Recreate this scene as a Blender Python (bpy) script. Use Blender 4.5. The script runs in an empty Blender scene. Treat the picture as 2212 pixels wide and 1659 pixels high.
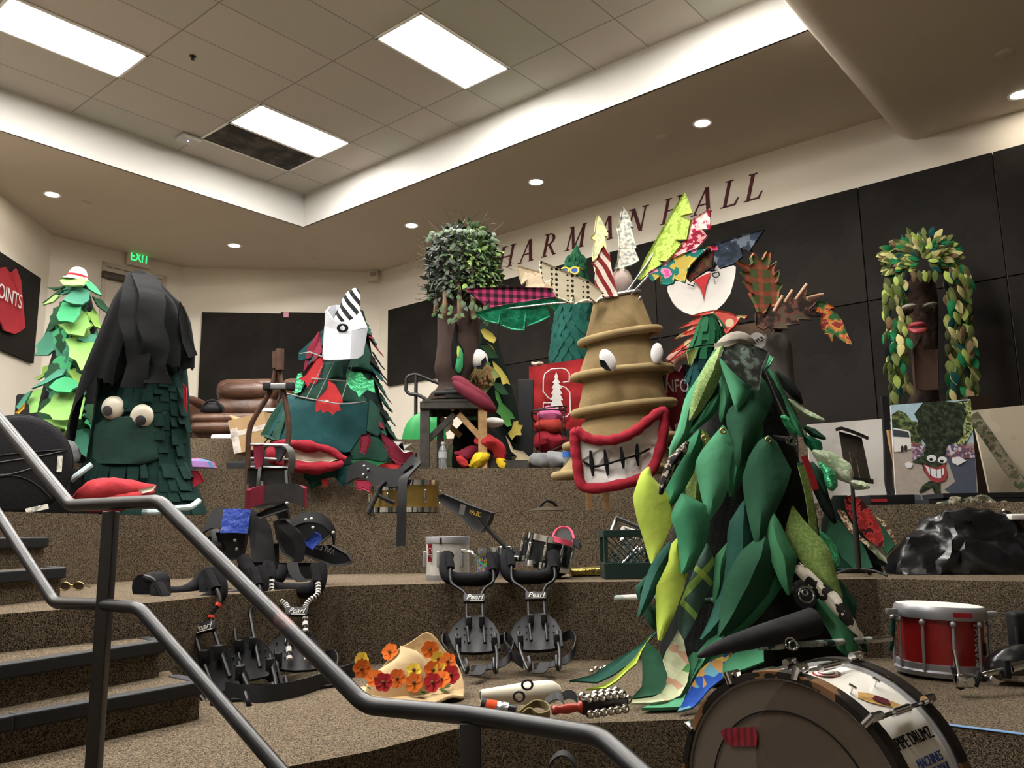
import bpy, bmesh, math, random
from math import sin, cos, pi, radians, atan2, sqrt
from mathutils import Vector as V, Matrix, Euler, geometry, noise as mnoise
random.seed(7)
C = bpy.context.scene.collection
# ---------------------------------------------------------------- camera
W, H = 2212, 1659
F, PITCH, ROLL, EYE = 1819.5, .173, -.0132, 1.07
fw = V((0, cos(PITCH), sin(PITCH)))
_r = V((1, 0, 0)); _u = _r.cross(fw)
rt = _r*cos(ROLL) + _u*sin(ROLL); up = -_r*sin(ROLL) + _u*cos(ROLL)
cd = bpy.data.cameras.new('camera'); cam = bpy.data.objects.new('camera', cd); C.objects.link(cam)
cd.sensor_width = 36; cd.lens = 36*F/W; cd.clip_start = .05; cd.clip_end = 60
cam.matrix_world = Matrix(((rt.x, up.x, -fw.x, 0), (rt.y, up.y, -fw.y, 0), (rt.z, up.z, -fw.z, EYE), (0, 0, 0, 1)))
bpy.context.scene.camera = cam
# ---------------------------------------------------------------- world and exposure
w = bpy.data.worlds.new('world'); bpy.context.scene.world = w; w.use_nodes = True
w.node_tree.nodes['Background'].inputs[0].default_value = (.05, .05, .05, 1)
vs = bpy.context.scene.view_settings
vs.view_transform = 'Standard'; vs.look = 'None'; vs.gamma = 1; vs.use_curve_mapping = False
vs.exposure = 1.3
TROFFER, DOWNLIGHT = 30.0, 40.0
# ---------------------------------------------------------------- points in the room
def ray(x, y): return fw*F + rt*(x-W/2) + up*(H/2-y)
def at(x, y, Y):
    d = ray(x, y); return d*(Y/d.y) + V((0, 0, EYE))
def onz(x, y, z):
    d = ray(x, y); return d*((z-EYE)/d.z) + V((0, 0, EYE))
def onp(x, y, p, n):
    d = ray(x, y); o = V((0, 0, EYE)); return o + d*((p-o).dot(n)/d.dot(n))
def px(Y): return Y/1850.
# ---------------------------------------------------------------- materials
def lin(c):
    if isinstance(c, str): c = tuple(int(c[i:i+2], 16)/255 for i in (0, 2, 4))
    g_ = sum(c[:3])/3; c = tuple(v+(g_-v)*.12 for v in c[:3])
    return tuple((v/12.92 if v <= .04045 else ((v+.055)/1.055)**2.4) for v in c)+(1,)
MC = {}
def mat(name, col, rough=.8, metal=0, var=.12, scale=8, bump=0, bscale=60, spec=.3, emit=None, es=1, trans=0, sheen=0, coord='Object'):
    if name in MC: return MC[name]
    m = bpy.data.materials.new(name); m.use_nodes = True; nt = m.node_tree; b = nt.nodes['Principled BSDF']
    c = lin(col); b.inputs['Base Color'].default_value = c
    b.inputs['Roughness'].default_value = rough; b.inputs['Metallic'].default_value = metal
    b.inputs['Specular IOR Level'].default_value = spec
    if sheen: b.inputs['Sheen Weight'].default_value = sheen
    if trans: b.inputs['Transmission Weight'].default_value = trans
    if emit:
        b.inputs['Emission Color'].default_value = lin(emit); b.inputs['Emission Strength'].default_value = es
    tc = nt.nodes.new('ShaderNodeTexCoord')
    if var:
        n = nt.nodes.new('ShaderNodeTexNoise'); n.inputs['Scale'].default_value = scale; n.inputs['Detail'].default_value = 4
        nt.links.new(tc.outputs[coord], n.inputs['Vector'])
        r = nt.nodes.new('ShaderNodeValToRGB')
        r.color_ramp.elements[0].position = .3; r.color_ramp.elements[1].position = .7
        r.color_ramp.elements[0].color = tuple(v*(1-var) for v in c[:3])+(1,)
        r.color_ramp.elements[1].color = tuple(min(1, v*(1+var)) for v in c[:3])+(1,)
        nt.links.new(n.outputs['Fac'], r.inputs['Fac']); nt.links.new(r.outputs['Color'], b.inputs['Base Color'])
    if bump:
        n2 = nt.nodes.new('ShaderNodeTexNoise'); n2.inputs['Scale'].default_value = bscale; n2.inputs['Detail'].default_value = 3
        nt.links.new(tc.outputs[coord], n2.inputs['Vector'])
        bp = nt.nodes.new('ShaderNodeBump'); bp.inputs['Strength'].default_value = bump; bp.inputs['Distance'].default_value = .02
        nt.links.new(n2.outputs['Fac'], bp.inputs['Height']); nt.links.new(bp.outputs['Normal'], b.inputs['Normal'])
    MC[name] = m; return m
def patmat(name, kind, cols, scale=20, rough=.85, rot=(0, 0, 0), bump=.3, extra=None, spec=.2, metal=0):
    """printed cloth: checks, dots, blotches, stripes"""
    if name in MC: return MC[name]
    m = bpy.data.materials.new(name); m.use_nodes = True; nt = m.node_tree; b = nt.nodes['Principled BSDF']
    b.inputs['Roughness'].default_value = rough; b.inputs['Specular IOR Level'].default_value = spec; b.inputs['Metallic'].default_value = metal
    tc = nt.nodes.new('ShaderNodeTexCoord'); mp = nt.nodes.new('ShaderNodeMapping')
    mp.inputs['Rotation'].default_value = rot
    nt.links.new(tc.outputs['Object'], mp.inputs['Vector'])
    L = nt.links.new
    def ramp(src, stops, const=True):
        r = nt.nodes.new('ShaderNodeValToRGB'); r.color_ramp.interpolation = 'CONSTANT' if const else 'LINEAR'
        e = r.color_ramp.elements
        while len(e) < len(stops): e.new(.5)
        for i, (p, c) in enumerate(stops): e[i].position = p; e[i].color = lin(c)
        L(src, r.inputs['Fac']); return r.outputs['Color']
    if kind == 'dots':
        t = nt.nodes.new('ShaderNodeTexVoronoi'); t.inputs['Scale'].default_value = scale
        t.inputs['Randomness'].default_value = extra if extra is not None else .2
        L(mp.outputs[0], t.inputs['Vector']); col = ramp(t.outputs['Distance'], [(0, cols[1]), (.32, cols[0])])
    elif kind == 'stripe':
        t = nt.nodes.new('ShaderNodeTexWave'); t.inputs['Scale'].default_value = scale
        t.inputs['Distortion'].default_value = extra or 0; t.inputs['Detail Scale'].default_value = .6
        L(mp.outputs[0], t.inputs['Vector']); col = ramp(t.outputs['Fac'], [(0, cols[0]), (.5, cols[1])])
    elif kind == 'plaid':
        outs = []
        for d in ('X', 'Z'):
            t = nt.nodes.new('ShaderNodeTexWave'); t.bands_direction = d; t.inputs['Scale'].default_value = scale
            L(mp.outputs[0], t.inputs['Vector']); g = nt.nodes.new('ShaderNodeMath'); g.operation = 'GREATER_THAN'
            g.inputs[1].default_value = extra or .5
            L(t.outputs['Fac'], g.inputs[0]); outs.append(g.outputs[0])
        a = nt.nodes.new('ShaderNodeMath'); a.operation = 'ADD'; L(outs[0], a.inputs[0]); L(outs[1], a.inputs[1])
        h = nt.nodes.new('ShaderNodeMath'); h.operation = 'MULTIPLY'; h.inputs[1].default_value = .45; L(a.outputs[0], h.inputs[0])
        col = ramp(h.outputs[0], [(0, cols[0]), (.3, cols[1]), (.7, cols[2])])
    else:
        t = nt.nodes.new('ShaderNodeTexVoronoi') if kind == 'floral' else nt.nodes.new('ShaderNodeTexNoise')
        t.inputs['Scale'].default_value = scale; L(mp.outputs[0], t.inputs['Vector'])
        if kind == 'floral':
            s = nt.nodes.new('ShaderNodeSeparateColor'); L(t.outputs['Color'], s.inputs[0]); src = s.outputs[0]
            st = [(i/len(cols), c) for i, c in enumerate(cols)]
        else:
            t.inputs['Detail'].default_value = 3; src = t.outputs['Fac']
            n = len(cols); st = [(0 if i == 0 else .36+.28*i/n, c) for i, c in enumerate(cols)]
        col = ramp(src, st)
    L(col, b.inputs['Base Color'])
    if bump:
        n2 = nt.nodes.new('ShaderNodeTexNoise'); n2.inputs['Scale'].default_value = 14; L(tc.outputs['Object'], n2.inputs['Vector'])
        bp = nt.nodes.new('ShaderNodeBump'); bp.inputs['Strength'].default_value = bump; bp.inputs['Distance'].default_value = .03
        L(n2.outputs['Fac'], bp.inputs['Height']); L(bp.outputs['Normal'], b.inputs['Normal'])
    MC[name] = m; return m
def cloth(name, col, **k):
    a = dict(rough=.9, var=.1, scale=5, bump=.35, bscale=12, spec=.15); a.update(k); return mat(name, col, **a)
# ---------------------------------------------------------------- mesh builder
class MB:
    def __init__(s): s.v = []; s.f = []; s.mi = []; s.cur = 0
    def add(s, vs, fs):
        o = len(s.v); s.v += [V(p) for p in vs]; s.f += [tuple(i+o for i in f) for f in fs]; s.mi += [s.cur]*len(fs); return s
    def box(s, c, d, M=None, bev=0):
        c = V(c); x, y, z = [t/2 for t in d]; M = M or Matrix.Identity(3)
        if bev:
            b = min(bev, x*.98, y*.98, z*.98)
            bm = bmesh.new(); bmesh.ops.create_cube(bm, size=1)
            for q in bm.verts: q.co = V((q.co.x*x*2, q.co.y*y*2, q.co.z*z*2))
            bmesh.ops.bevel(bm, geom=bm.edges[:], offset=b, segments=3, profile=.5, affect='EDGES')
            bm.verts.index_update()
            s.add([c+M@q.co for q in bm.verts], [[q.index for q in f.verts] for f in bm.faces]); bm.free(); return s
        p = [c+M@V((i*x, j*y, k*z)) for i in (-1, 1) for j in (-1, 1) for k in (-1, 1)]
        return s.add(p, [(0, 1, 3, 2), (4, 6, 7, 5), (0, 4, 5, 1), (2, 3, 7, 6), (0, 2, 6, 4), (1, 5, 7, 3)])
    def tube(s, pts, r, n=10, cap=True, flat=1, upv=None):
        pts = [V(p) for p in pts]; rs = r if isinstance(r, (list, tuple)) else [r]*len(pts)
        vs = []; N = len(pts); ref = None
        for i, p in enumerate(pts):
            t = (pts[min(i+1, N-1)]-pts[max(i-1, 0)]).normalized()
            if ref is None:
                ref = V(upv) if upv else (V((0, 0, 1)) if abs(t.z) < .9 else V((0, 1, 0)))
            a = t.cross(ref); a = a.normalized() if a.length > 1e-6 else V((1, 0, 0)); b = a.cross(t).normalized(); ref = b
            for k in range(n):
                q = 2*pi*k/n; vs.append(p + a*cos(q)*rs[i] + b*sin(q)*rs[i]*flat)
        fs = [(i*n+k, i*n+(k+1) % n, (i+1)*n+(k+1) % n, (i+1)*n+k) for i in range(N-1) for k in range(n)]
        if cap: fs += [tuple(range(n))[::-1], tuple(range((N-1)*n, N*n))]
        return s.add(vs, fs)
    def lathe(s, prof, c=(0, 0, 0), n=24, M=None, sx=1, sy=1, cap=True, a0=0, a1=2*pi):
        c = V(c); M = M or Matrix.Identity(3); vs = []
        full = abs(a1-a0-2*pi) < 1e-4; m = n if full else n+1
        for (r, z) in prof:
            for k in range(m):
                q = a0+(a1-a0)*k/n; vs.append(c + M@V((r*cos(q)*sx, r*sin(q)*sy, z)))
        fs = []
        for i in range(len(prof)-1):
            for k in range(n):
                k2 = (k+1) % m; fs.append((i*m+k, i*m+k2, (i+1)*m+k2, (i+1)*m+k))
        if cap and full: fs += [tuple(range(m))[::-1], tuple(range((len(prof)-1)*m, len(prof)*m))]
        return s.add(vs, fs)
    def sphere(s, c, r, n=12, M=None):
        if not isinstance(r, (tuple, list)): r = (r, r, r)
        M = M or Matrix.Identity(3); c = V(c); vs = []; h = n//2+1
        for i in range(h+1):
            t = pi*i/h
            for k in range(n):
                q = 2*pi*k/n; vs.append(c+M@V((r[0]*sin(t)*cos(q), r[1]*sin(t)*sin(q), r[2]*cos(t))))
        fs = [(i*n+k, (i+1)*n+k, (i+1)*n+(k+1) % n, i*n+(k+1) % n) for i in range(h) for k in range(n)]
        return s.add(vs, fs)
    def prism(s, poly, z0, z1):
        n = len(poly); a = [V((p[0], p[1], z0)) for p in poly]; b = [V((p[0], p[1], z1)) for p in poly]
        return s.add(a+b, [tuple(range(n))[::-1], tuple(range(n, 2*n))]+[(i, (i+1) % n, n+(i+1) % n, n+i) for i in range(n)])
    def slab(s, pts, th):
        """polygon of world points given a thickness along its normal (both caps)"""
        pts = [V(p) for p in pts]; nrm = geometry.normal(pts); n = len(pts)
        return s.add([p+nrm*th/2 for p in pts]+[p-nrm*th/2 for p in pts],
                     [tuple(range(n)), tuple(range(n, 2*n))[::-1]]+[(i, n+i, n+(i+1) % n, (i+1) % n) for i in range(n)])
    def grid(s, rows, th=0, close=False):
        """rows of points; th gives the sheet a thickness"""
        R = len(rows); K = len(rows[0]); vs = [V(p) for r in rows for p in r]
        fs = [(i*K+j, i*K+(j+1) % K, (i+1)*K+(j+1) % K, (i+1)*K+j) for i in range(R-1) for j in range(K if close else K-1)]
        if th:
            nv = [V((0, 0, 0)) for _ in vs]
            for f in fs:
                n = (vs[f[2]]-vs[f[0]]).cross(vs[f[3]]-vs[f[1]])
                if n.length > 0: n.normalize()
                for i in f: nv[i] += n
            nv = [n.normalized() if n.length > 1e-9 else V((0, -1, 0)) for n in nv]
            m = len(vs); vs2 = [p-n*th for p, n in zip(vs, nv)]
            f2 = [tuple(i+m for i in f)[::-1] for f in fs]
            bd = [(j, j+1) for j in range(K-1)] + [((R-1)*K+j+1, (R-1)*K+j) for j in range(K-1)]
            if not close: bd += [((i+1)*K, i*K) for i in range(R-1)]+[(i*K+K-1, (i+1)*K+K-1) for i in range(R-1)]
            fs = fs+f2+[(a, a+m, b+m, b) for a, b in bd]; vs = vs+vs2
        return s.add(vs, fs)
    def crumple(s, a, f=6):
        s.v = [p+mnoise.noise_vector(p*f)*a+mnoise.noise_vector(p*f*2.7)*a*.4 for p in s.v]; return s
    def build(s, name, m, parent=None, smooth=True, ang=40):
        me = bpy.data.meshes.new(name); org = V((0, 0, 0))
        if parent is None and s.v:
            lo = V([min(p[i] for p in s.v) for i in range(3)]); hi = V([max(p[i] for p in s.v) for i in range(3)])
            org = V(((lo.x+hi.x)/2, (lo.y+hi.y)/2, lo.z))
        elif parent is not None: org = V(parent.get('_o', (0, 0, 0)))
        me.from_pydata([p-org for p in s.v], [], s.f); me.validate(); 
        for mm in (m if isinstance(m, (list, tuple)) else [m]): me.materials.append(mm)
        if len(me.polygons) == len(s.mi): me.polygons.foreach_set('material_index', s.mi)
        bm = bmesh.new(); bm.from_mesh(me); bmesh.ops.recalc_face_normals(bm, faces=bm.faces[:]); bm.to_mesh(me); bm.free()
        if smooth:
            me.polygons.foreach_set('use_smooth', [True]*len(me.polygons)); me.set_sharp_from_angle(angle=radians(ang))
        o = bpy.data.objects.new(name, me); C.objects.link(o)
        if parent is not None: o.parent = parent; o['_o'] = tuple(org)
        else: o.location = org; o['_o'] = tuple(org)
        return o
def thing(name, label, cat, loc, group=None):
    o = bpy.data.objects.new(name, None); C.objects.link(o); o.location = loc; o['_o'] = tuple(loc)
    o.empty_display_size = .1; o['label'] = label; o['category'] = cat
    if group: o['group'] = group
    return o
def tag(o, label, cat=None, group=None, kind=None):
    if label: o['label'] = label
    if cat: o['category'] = cat
    if group: o['group'] = group
    if kind: o['kind'] = kind
    return o
def struct(mb, name, m, label=None, smooth=False):
    o = mb.build(name, m, None, smooth); o['kind'] = 'structure'
    if label: o['label'] = label
    return o
def basis(x, y, z=None):
    x = V(x).normalized(); y = V(y).normalized(); z = x.cross(y).normalized(); y = z.cross(x)
    return Matrix((x, y, z)).transposed()
def text_obj(name, body, size, M, origin, m, parent=None, ext=.001, sx=1, shear=0, align='CENTER'):
    """lettering laid in the plane of M (x right, y up, z out)"""
    cu = bpy.data.curves.new(name, 'FONT'); cu.body = body; cu.size = size; cu.extrude = ext; cu.align_x = align; cu.align_y = 'CENTER'; cu.shear = shear
    t = bpy.data.objects.new(name, cu); C.objects.link(t); bpy.context.view_layer.update()
    dg = bpy.context.evaluated_depsgraph_get(); me = bpy.data.meshes.new_from_object(t.evaluated_get(dg)); bpy.data.objects.remove(t)
    b = MB(); b.add([V(origin)+M@V((q.co.x*sx, q.co.y, q.co.z)) for q in me.vertices], [tuple(p.vertices) for p in me.polygons])
    bpy.data.meshes.remove(me)
    return b.build(name, m, parent, False)
# a pixel leaf: two outline chains from base to tip at real depths, bulged, with thickness
def resample(ch, K):
    L = [0]
    for a, b in zip(ch, ch[1:]): L.append(L[-1]+sqrt((a[0]-b[0])**2+(a[1]-b[1])**2)+1e-6)
    out = []
    for k in range(K):
        t = L[-1]*k/(K-1); i = 0
        while i < len(L)-2 and L[i+1] < t: i += 1
        u = (t-L[i])/(L[i+1]-L[i]); out.append((ch[i][0]+(ch[i+1][0]-ch[i][0])*u, ch[i][1]+(ch[i+1][1]-ch[i][1])*u))
    return out
def pleaf(mb, base, tip, Lc, Rc, Yb, Yt, bulge=.02, th=.006, K=9, J=5, wave=0, fold=0):
    l = resample([base]+list(Lc)+[tip], K); r = resample([base]+list(Rc)+[tip], K); rows = []
    ph = random.random()*6
    for i in range(K):
        t = i/(K-1); Y = Yb+(Yt-Yb)*t; row = []
        for j in range(J):
            u = j/(J-1); x = l[i][0]+(r[i][0]-l[i][0])*u; y = l[i][1]+(r[i][1]-l[i][1])*u
            b = bulge*(1-(2*u-1)**2) + fold*(1-abs(2*u-1))
            row.append(at(x, y, Y - b*min(1, 2.5*sin(pi*t)+.15) + wave*sin(6*t+3*u+ph)))
        rows.append(row)
    return mb.grid(rows, th)
def leaf3(mb, p, d, n, L, Wd, curl=.15, fold=.15, th=.004, prof=None, K=6, J=3):
    """leaf from p along d, surface normal n"""
    d = V(d).normalized(); n = V(n); n = (n-d*n.dot(d)).normalized(); s = d.cross(n); rows = []
    prof = prof or [(0, .12), (.2, .62), (.42, 1), (.65, .86), (.85, .45), (1, .03)]
    for i, (t, wv) in enumerate(prof):
        c = V(p)+d*L*t - n*curl*L*t*t; row = []
        for j in range(J):
            u = 2*j/(J-1)-1; row.append(c + s*u*wv*Wd/2 + n*fold*Wd*(1-abs(u))*wv)
        rows.append(row)
    return mb.grid(rows, th)
def px_tube(mb, pts, r, n=8, smoothit=True, flat=1):
    P = [at(*p) for p in pts]
    if smoothit: P = spline(P, 6)
    return mb.tube(P, r, n, flat=flat)
def spline(P, k=6):
    P = [V(p) for p in P]; out = []
    for i in range(len(P)-1):
        a = P[max(i-1, 0)]; b = P[i]; c = P[i+1]; d = P[min(i+2, len(P)-1)]
        for j in range(k):
            t = j/k; out.append(.5*((2*b)+(c-a)*t+(2*a-5*b+4*c-d)*t*t+(3*b-a-3*c+d)*t*t*t))
    return out+[P[-1]]
def ribbon(mb, P, wdir, w, th=.004, k=6):
    """flat strap along P; wdir a vector or a list of vectors across the strap"""
    n = len(P); Q = spline(P, k) if k > 1 else [V(p) for p in P]
    wd = [V(v).normalized() for v in wdir] if isinstance(wdir, list) else [V(wdir).normalized()]*n
    rows = []
    for i, p in enumerate(Q):
        t = i/(len(Q)-1)*(n-1); a = min(int(t), n-2); d = (wd[a]*(1-(t-a))+wd[a+1]*(t-a)).normalized()
        rows.append([p-d*w/2, p, p+d*w/2])
    return mb.grid(rows, th)
class Body:
    """a cloth body of stacked ellipses read off the outline at depth Y"""
    def __init__(s, rows, Y, k=.8, n=40, wr=.02, lean=0, seed=0, wn=5):
        s.rows = rows; s.Y = Y; s.k = k; s.n = n; s.wr = wr; s.lean = lean; s.seed = seed; s.wn = wn
        s.rings = []
        for (y, xl, xr) in rows:
            a = at(xl, y, Y); b = at(xr, y, Y); c = (a+b)/2; s.rings.append((c.z, c.x, (b-a).length/2))
    def ring(s, z):
        R = s.rings
        if z >= R[0][0]: return R[0]
        for a, b in zip(R, R[1:]):
            if z >= b[0]:
                u = (z-a[0])/(b[0]-a[0]); return (z, a[1]+(b[1]-a[1])*u, a[2]+(b[2]-a[2])*u)
        return R[-1]
    def cy(s, z): return s.Y + s.lean*(z-s.rings[-1][0])
    def pt(s, z, q, off=0):
        z_, cx, r = s.ring(z); w_ = 1+s.wr*sin(s.wn*q+3*z+s.seed)+s.wr*.8*sin(2.3*s.wn*q-7*z+s.seed)
        return V((cx+(r*w_+off)*cos(q), s.cy(z)+(r*w_+off)*s.k*sin(q), z))
    def mesh(s, mb, steps=30, cap=True, th=0):
        z1 = s.rings[0][0]; z0 = s.rings[-1][0]; n = s.n
        rows = [[s.pt(z0+(z1-z0)*i/steps, 2*pi*k/n) for k in range(n)] for i in range(steps+1)]
        mb.grid(rows, th, close=True)
        if cap and not th:
            o = len(mb.v)-(steps+1)*n; mb.f += [tuple(range(o+steps*n, o+(steps+1)*n))]; mb.mi.append(mb.cur)
        return mb
    def front(s, x, y, off=0):
        """the body's surface where the line of sight at (x, y) meets it, with its normal"""
        p = at(x, y, s.Y)
        for it in range(4):
            z_, cx, r = s.ring(p.z); c = max(-1, min(1, (p.x-cx)/r)); Yf = s.cy(p.z)-s.k*r*sqrt(1-c*c)-off; p = at(x, y, Yf)
        return p, V((c, -sqrt(max(.02, 1-c*c))/s.k, .15)).normalized()
Z = V((0, 0, 1))
# ================================================================ the room
Bd = V((cos(.696), -sin(.696), 0)); Ad = V((-sin(.696), -cos(.696), 0)); T = .6096
SOF, CEI = 5.13, 5.58
c0 = onz(657, 421.5, CEI); c0.z = 0
BL, AL = 6.95, 10.0
c1 = c0+Bd*BL; c2 = c1+Ad*AL; c3 = c0+Ad*AL
P2 = V((-2.066, 12.783, 0)); P1 = V((-5.03, 12.42, 0)); P0 = V((-6.235, 10.939, 0)); PL = V((-5.98, 8.3, 0)); PK = V((-10.3, 3.2, 0))
P3 = P2+Bd*15.0
ROOM = [P2, P3, V((P3.x, -4, 0)), V((-10.3, -4, 0)), PK, PL, P0, P1]
wallm = mat('wall_paint', 'd6cebf', .85, var=.02, scale=2)
soffm = mat('soffit_paint', 'c4b8a6', .9, var=.02, scale=2)
whitem = mat('white_paint', 'bcbab5', .8, var=.01)
def wall(name, a, b, m=wallm, z1=CEI+.1):
    d = (b-a).normalized(); n = V((-d.y, d.x, 0)); mid = sum(ROOM, V((0, 0, 0)))/len(ROOM)
    if n.dot(mid-a) > 0: n = -n
    mb = MB(); mb.prism([a-d*.0, b+d*.0, b+n*.12, a+n*.12], -.02, z1); return struct(mb, name, m)
wall('wall_right', P2, P3); wall('wall_back', P1, P2); wall('wall_door', P0, P1); wall('wall_left', PL, P0)
wall('wall_left_side', PK, PL); wall('wall_left_front', V((-10.3, -4, 0)), PK); wall('wall_front', V((P3.x, -4, 0)), V((-10.3, -4, 0))); wall('wall_right_front', P3, V((P3.x, -4, 0)))
# ceiling: soffit ring with the coffer cut out
outer = [V((p.x, p.y, SOF)) for p in ROOM]; hole = [V((p.x, p.y, SOF)) for p in (c0, c1, c2, c3)]
tri = geometry.tessellate_polygon([outer, hole]); mb = MB(); mb.add(outer+hole, tri)
struct(mb, 'ceiling', soffm, 'flat painted soffit around the raised ceiling')
mb = MB()
for a, b in ((c0, c1), (c1, c2), (c2, c3), (c3, c0)):
    n = V(((b-a).y, -(b-a).x, 0)).normalized()
    if n.dot((c0+c2)/2-a) > 0: n = -n
    mb.prism([a, b, b+n*.02, a+n*.02], SOF, CEI+.02)
struct(mb, 'trim_1', whitem, 'white upright face between soffit and raised ceiling')
# tiled ceiling
def tile_mat(name='ceiling_tile'):
    m = bpy.data.materials.new(name); m.use_nodes = True; nt = m.node_tree; b = nt.nodes['Principled BSDF']; L = nt.links.new
    b.inputs['Roughness'].default_value = .95
    tc = nt.nodes.new('ShaderNodeTexCoord'); sp = nt.nodes.new('ShaderNodeSeparateXYZ'); L(tc.outputs['Object'], sp.inputs[0])
    def M(op, a, b_=None):
        q = nt.nodes.new('ShaderNodeMath'); q.operation = op
        for i, t in enumerate((a, b_)):
            if t is None: continue
            if isinstance(t, (int, float)): q.inputs[i].default_value = t
            else: L(t, q.inputs[i])
        return q.outputs[0]
    def line(o, off, w_): # distance from the nearest grid line
        t = M('ADD', o, off); f = M('FRACT', t); g = M('ABSOLUTE', M('SUBTRACT', f, .5)); return M('GREATER_THAN', g, .5-w_)
    u = M('DIVIDE', sp.outputs[0], T); v = M('DIVIDE', sp.outputs[1], T)
    v2 = M('DIVIDE', M('ADD', v, -.976), 2.0)
    near = M('LESS_THAN', v, .976)
    u = M('ADD', u, .2); lu = line(u, 0, .011); lv = line(v2, 0, .006); lv = lv
    g = M('MAXIMUM', lu, lv)
    wn = nt.nodes.new('ShaderNodeTexWhiteNoise'); wn.noise_dimensions = '2D'
    cx = nt.nodes.new('ShaderNodeCombineXYZ'); L(M('FLOOR', u), cx.inputs[0]); L(M('FLOOR', v2), cx.inputs[1]); L(cx.outputs[0], wn.inputs['Vector'])
    r = nt.nodes.new('ShaderNodeValToRGB'); e = r.color_ramp.elements; e[0].color = lin('b0b0a2'); e[1].color = lin('bcb3aa'); L(wn.outputs['Value'], r.inputs['Fac'])
    mx = nt.nodes.new('ShaderNodeMix'); mx.data_type = 'RGBA'; L(g, mx.inputs[0]); L(r.outputs[0], mx.inputs[6]); mx.inputs[7].default_value = lin('8c867c')
    L(mx.outputs[2], b.inputs['Base Color'])
    n = nt.nodes.new('ShaderNodeTexNoise'); n.inputs['Scale'].default_value = 90; L(tc.outputs['Object'], n.inputs['Vector'])
    bp = nt.nodes.new('ShaderNodeBump'); bp.inputs['Strength'].default_value = .08; L(n.outputs['Fac'], bp.inputs['Height']); L(bp.outputs[0], b.inputs['Normal'])
    return m
me = bpy.data.meshes.new('ceiling'); me.from_pydata([(0, 0, 0), (BL, 0, 0), (BL, AL, 0), (0, AL, 0), (0, 0, .03), (BL, 0, .03), (BL, AL, .03), (0, AL, .03)], [], [(0, 1, 2, 3), (7, 6, 5, 4), (0, 4, 5, 1), (1, 5, 6, 2), (2, 6, 7, 3), (3, 7, 4, 0)])
me.materials.append(tile_mat()); o = bpy.data.objects.new('ceiling_tiles', me); C.objects.link(o); o['kind'] = 'structure'; o.name = 'ceiling'
CM = Matrix(((Bd.x, Ad.x, 0), (Bd.y, Ad.y, 0), (0, 0, 1))).to_4x4(); o.matrix_world = Matrix.Translation(V((c0.x, c0.y, CEI)))@CM
def cp(u, v, z=CEI): q = c0+Bd*u*T+Ad*v*T; return V((q.x, q.y, z))
# bulkhead at the right with a rounded nose
g0 = c1+Bd*-.02; far_ = -3.6
mb = MB(); a = g0-Ad*4.2; Rr = .28; zb = SOF-.34
rows = []
for L_ in (0, .02, 14.5):
    rows.append([])
prof = [(0, CEI+.02), (0, zb+Rr)]+[(Rr-Rr*cos(t*pi/12), zb+Rr-Rr*sin(t*pi/12)) for t in range(1, 7)]+[(6.5, zb), (6.5, CEI+.02)]
# nose end against the right wall: stop where the wall is
base = g0
s0 = (P2-base).dot(V((-Bd.y, Bd.x, 0)))
rows = []
for L_ in (-3.30, 14):
    rows.append([V((base.x, base.y, 0))+Ad*L_+Bd*x+Z*z for x, z in prof])
mb.grid(rows); struct(mb, 'ceiling', soffm, 'dropped ceiling with a rounded edge over the right side', smooth=True)
# ---------------------------------------------------------------- carpeted tiers
def carpet(name, c1_, c2_, sc):
    m = bpy.data.materials.new(name); m.use_nodes = True; nt = m.node_tree; b = nt.nodes['Principled BSDF']; L = nt.links.new
    b.inputs['Roughness'].default_value = 1; b.inputs['Specular IOR Level'].default_value = .05
    tc = nt.nodes.new('ShaderNodeTexCoord'); v = nt.nodes.new('ShaderNodeTexVoronoi'); v.inputs['Scale'].default_value = sc
    L(tc.outputs['Object'], v.inputs['Vector']); s = nt.nodes.new('ShaderNodeSeparateColor'); L(v.outputs['Color'], s.inputs[0])
    r = nt.nodes.new('ShaderNodeValToRGB'); e = r.color_ramp.elements; e[0].color = lin(c1_); e[0].position = .15; e[1].color = lin(c2_); e[1].position = .95
    L(s.outputs[0], r.inputs['Fac']); n = nt.nodes.new('ShaderNodeTexNoise'); n.inputs['Scale'].default_value = 2.5; L(tc.outputs['Object'], n.inputs['Vector'])
    mx = nt.nodes.new('ShaderNodeMix'); mx.data_type = 'RGBA'; mx.blend_type = 'MULTIPLY'; mx.inputs[0].default_value = .22
    L(r.outputs[0], mx.inputs[6]); L(n.outputs['Fac'], mx.inputs[7]); L(mx.outputs[2], b.inputs['Base Color'])
    bp = nt.nodes.new('ShaderNodeBump'); bp.inputs['Strength'].default_value = .5; bp.inputs['Distance'].default_value = .006
    L(v.outputs['Distance'], bp.inputs['Height']); L(bp.outputs[0], b.inputs['Normal']); return m
carp = carpet('loop_carpet', '2b241b', '8f7e68', 330)
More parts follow.
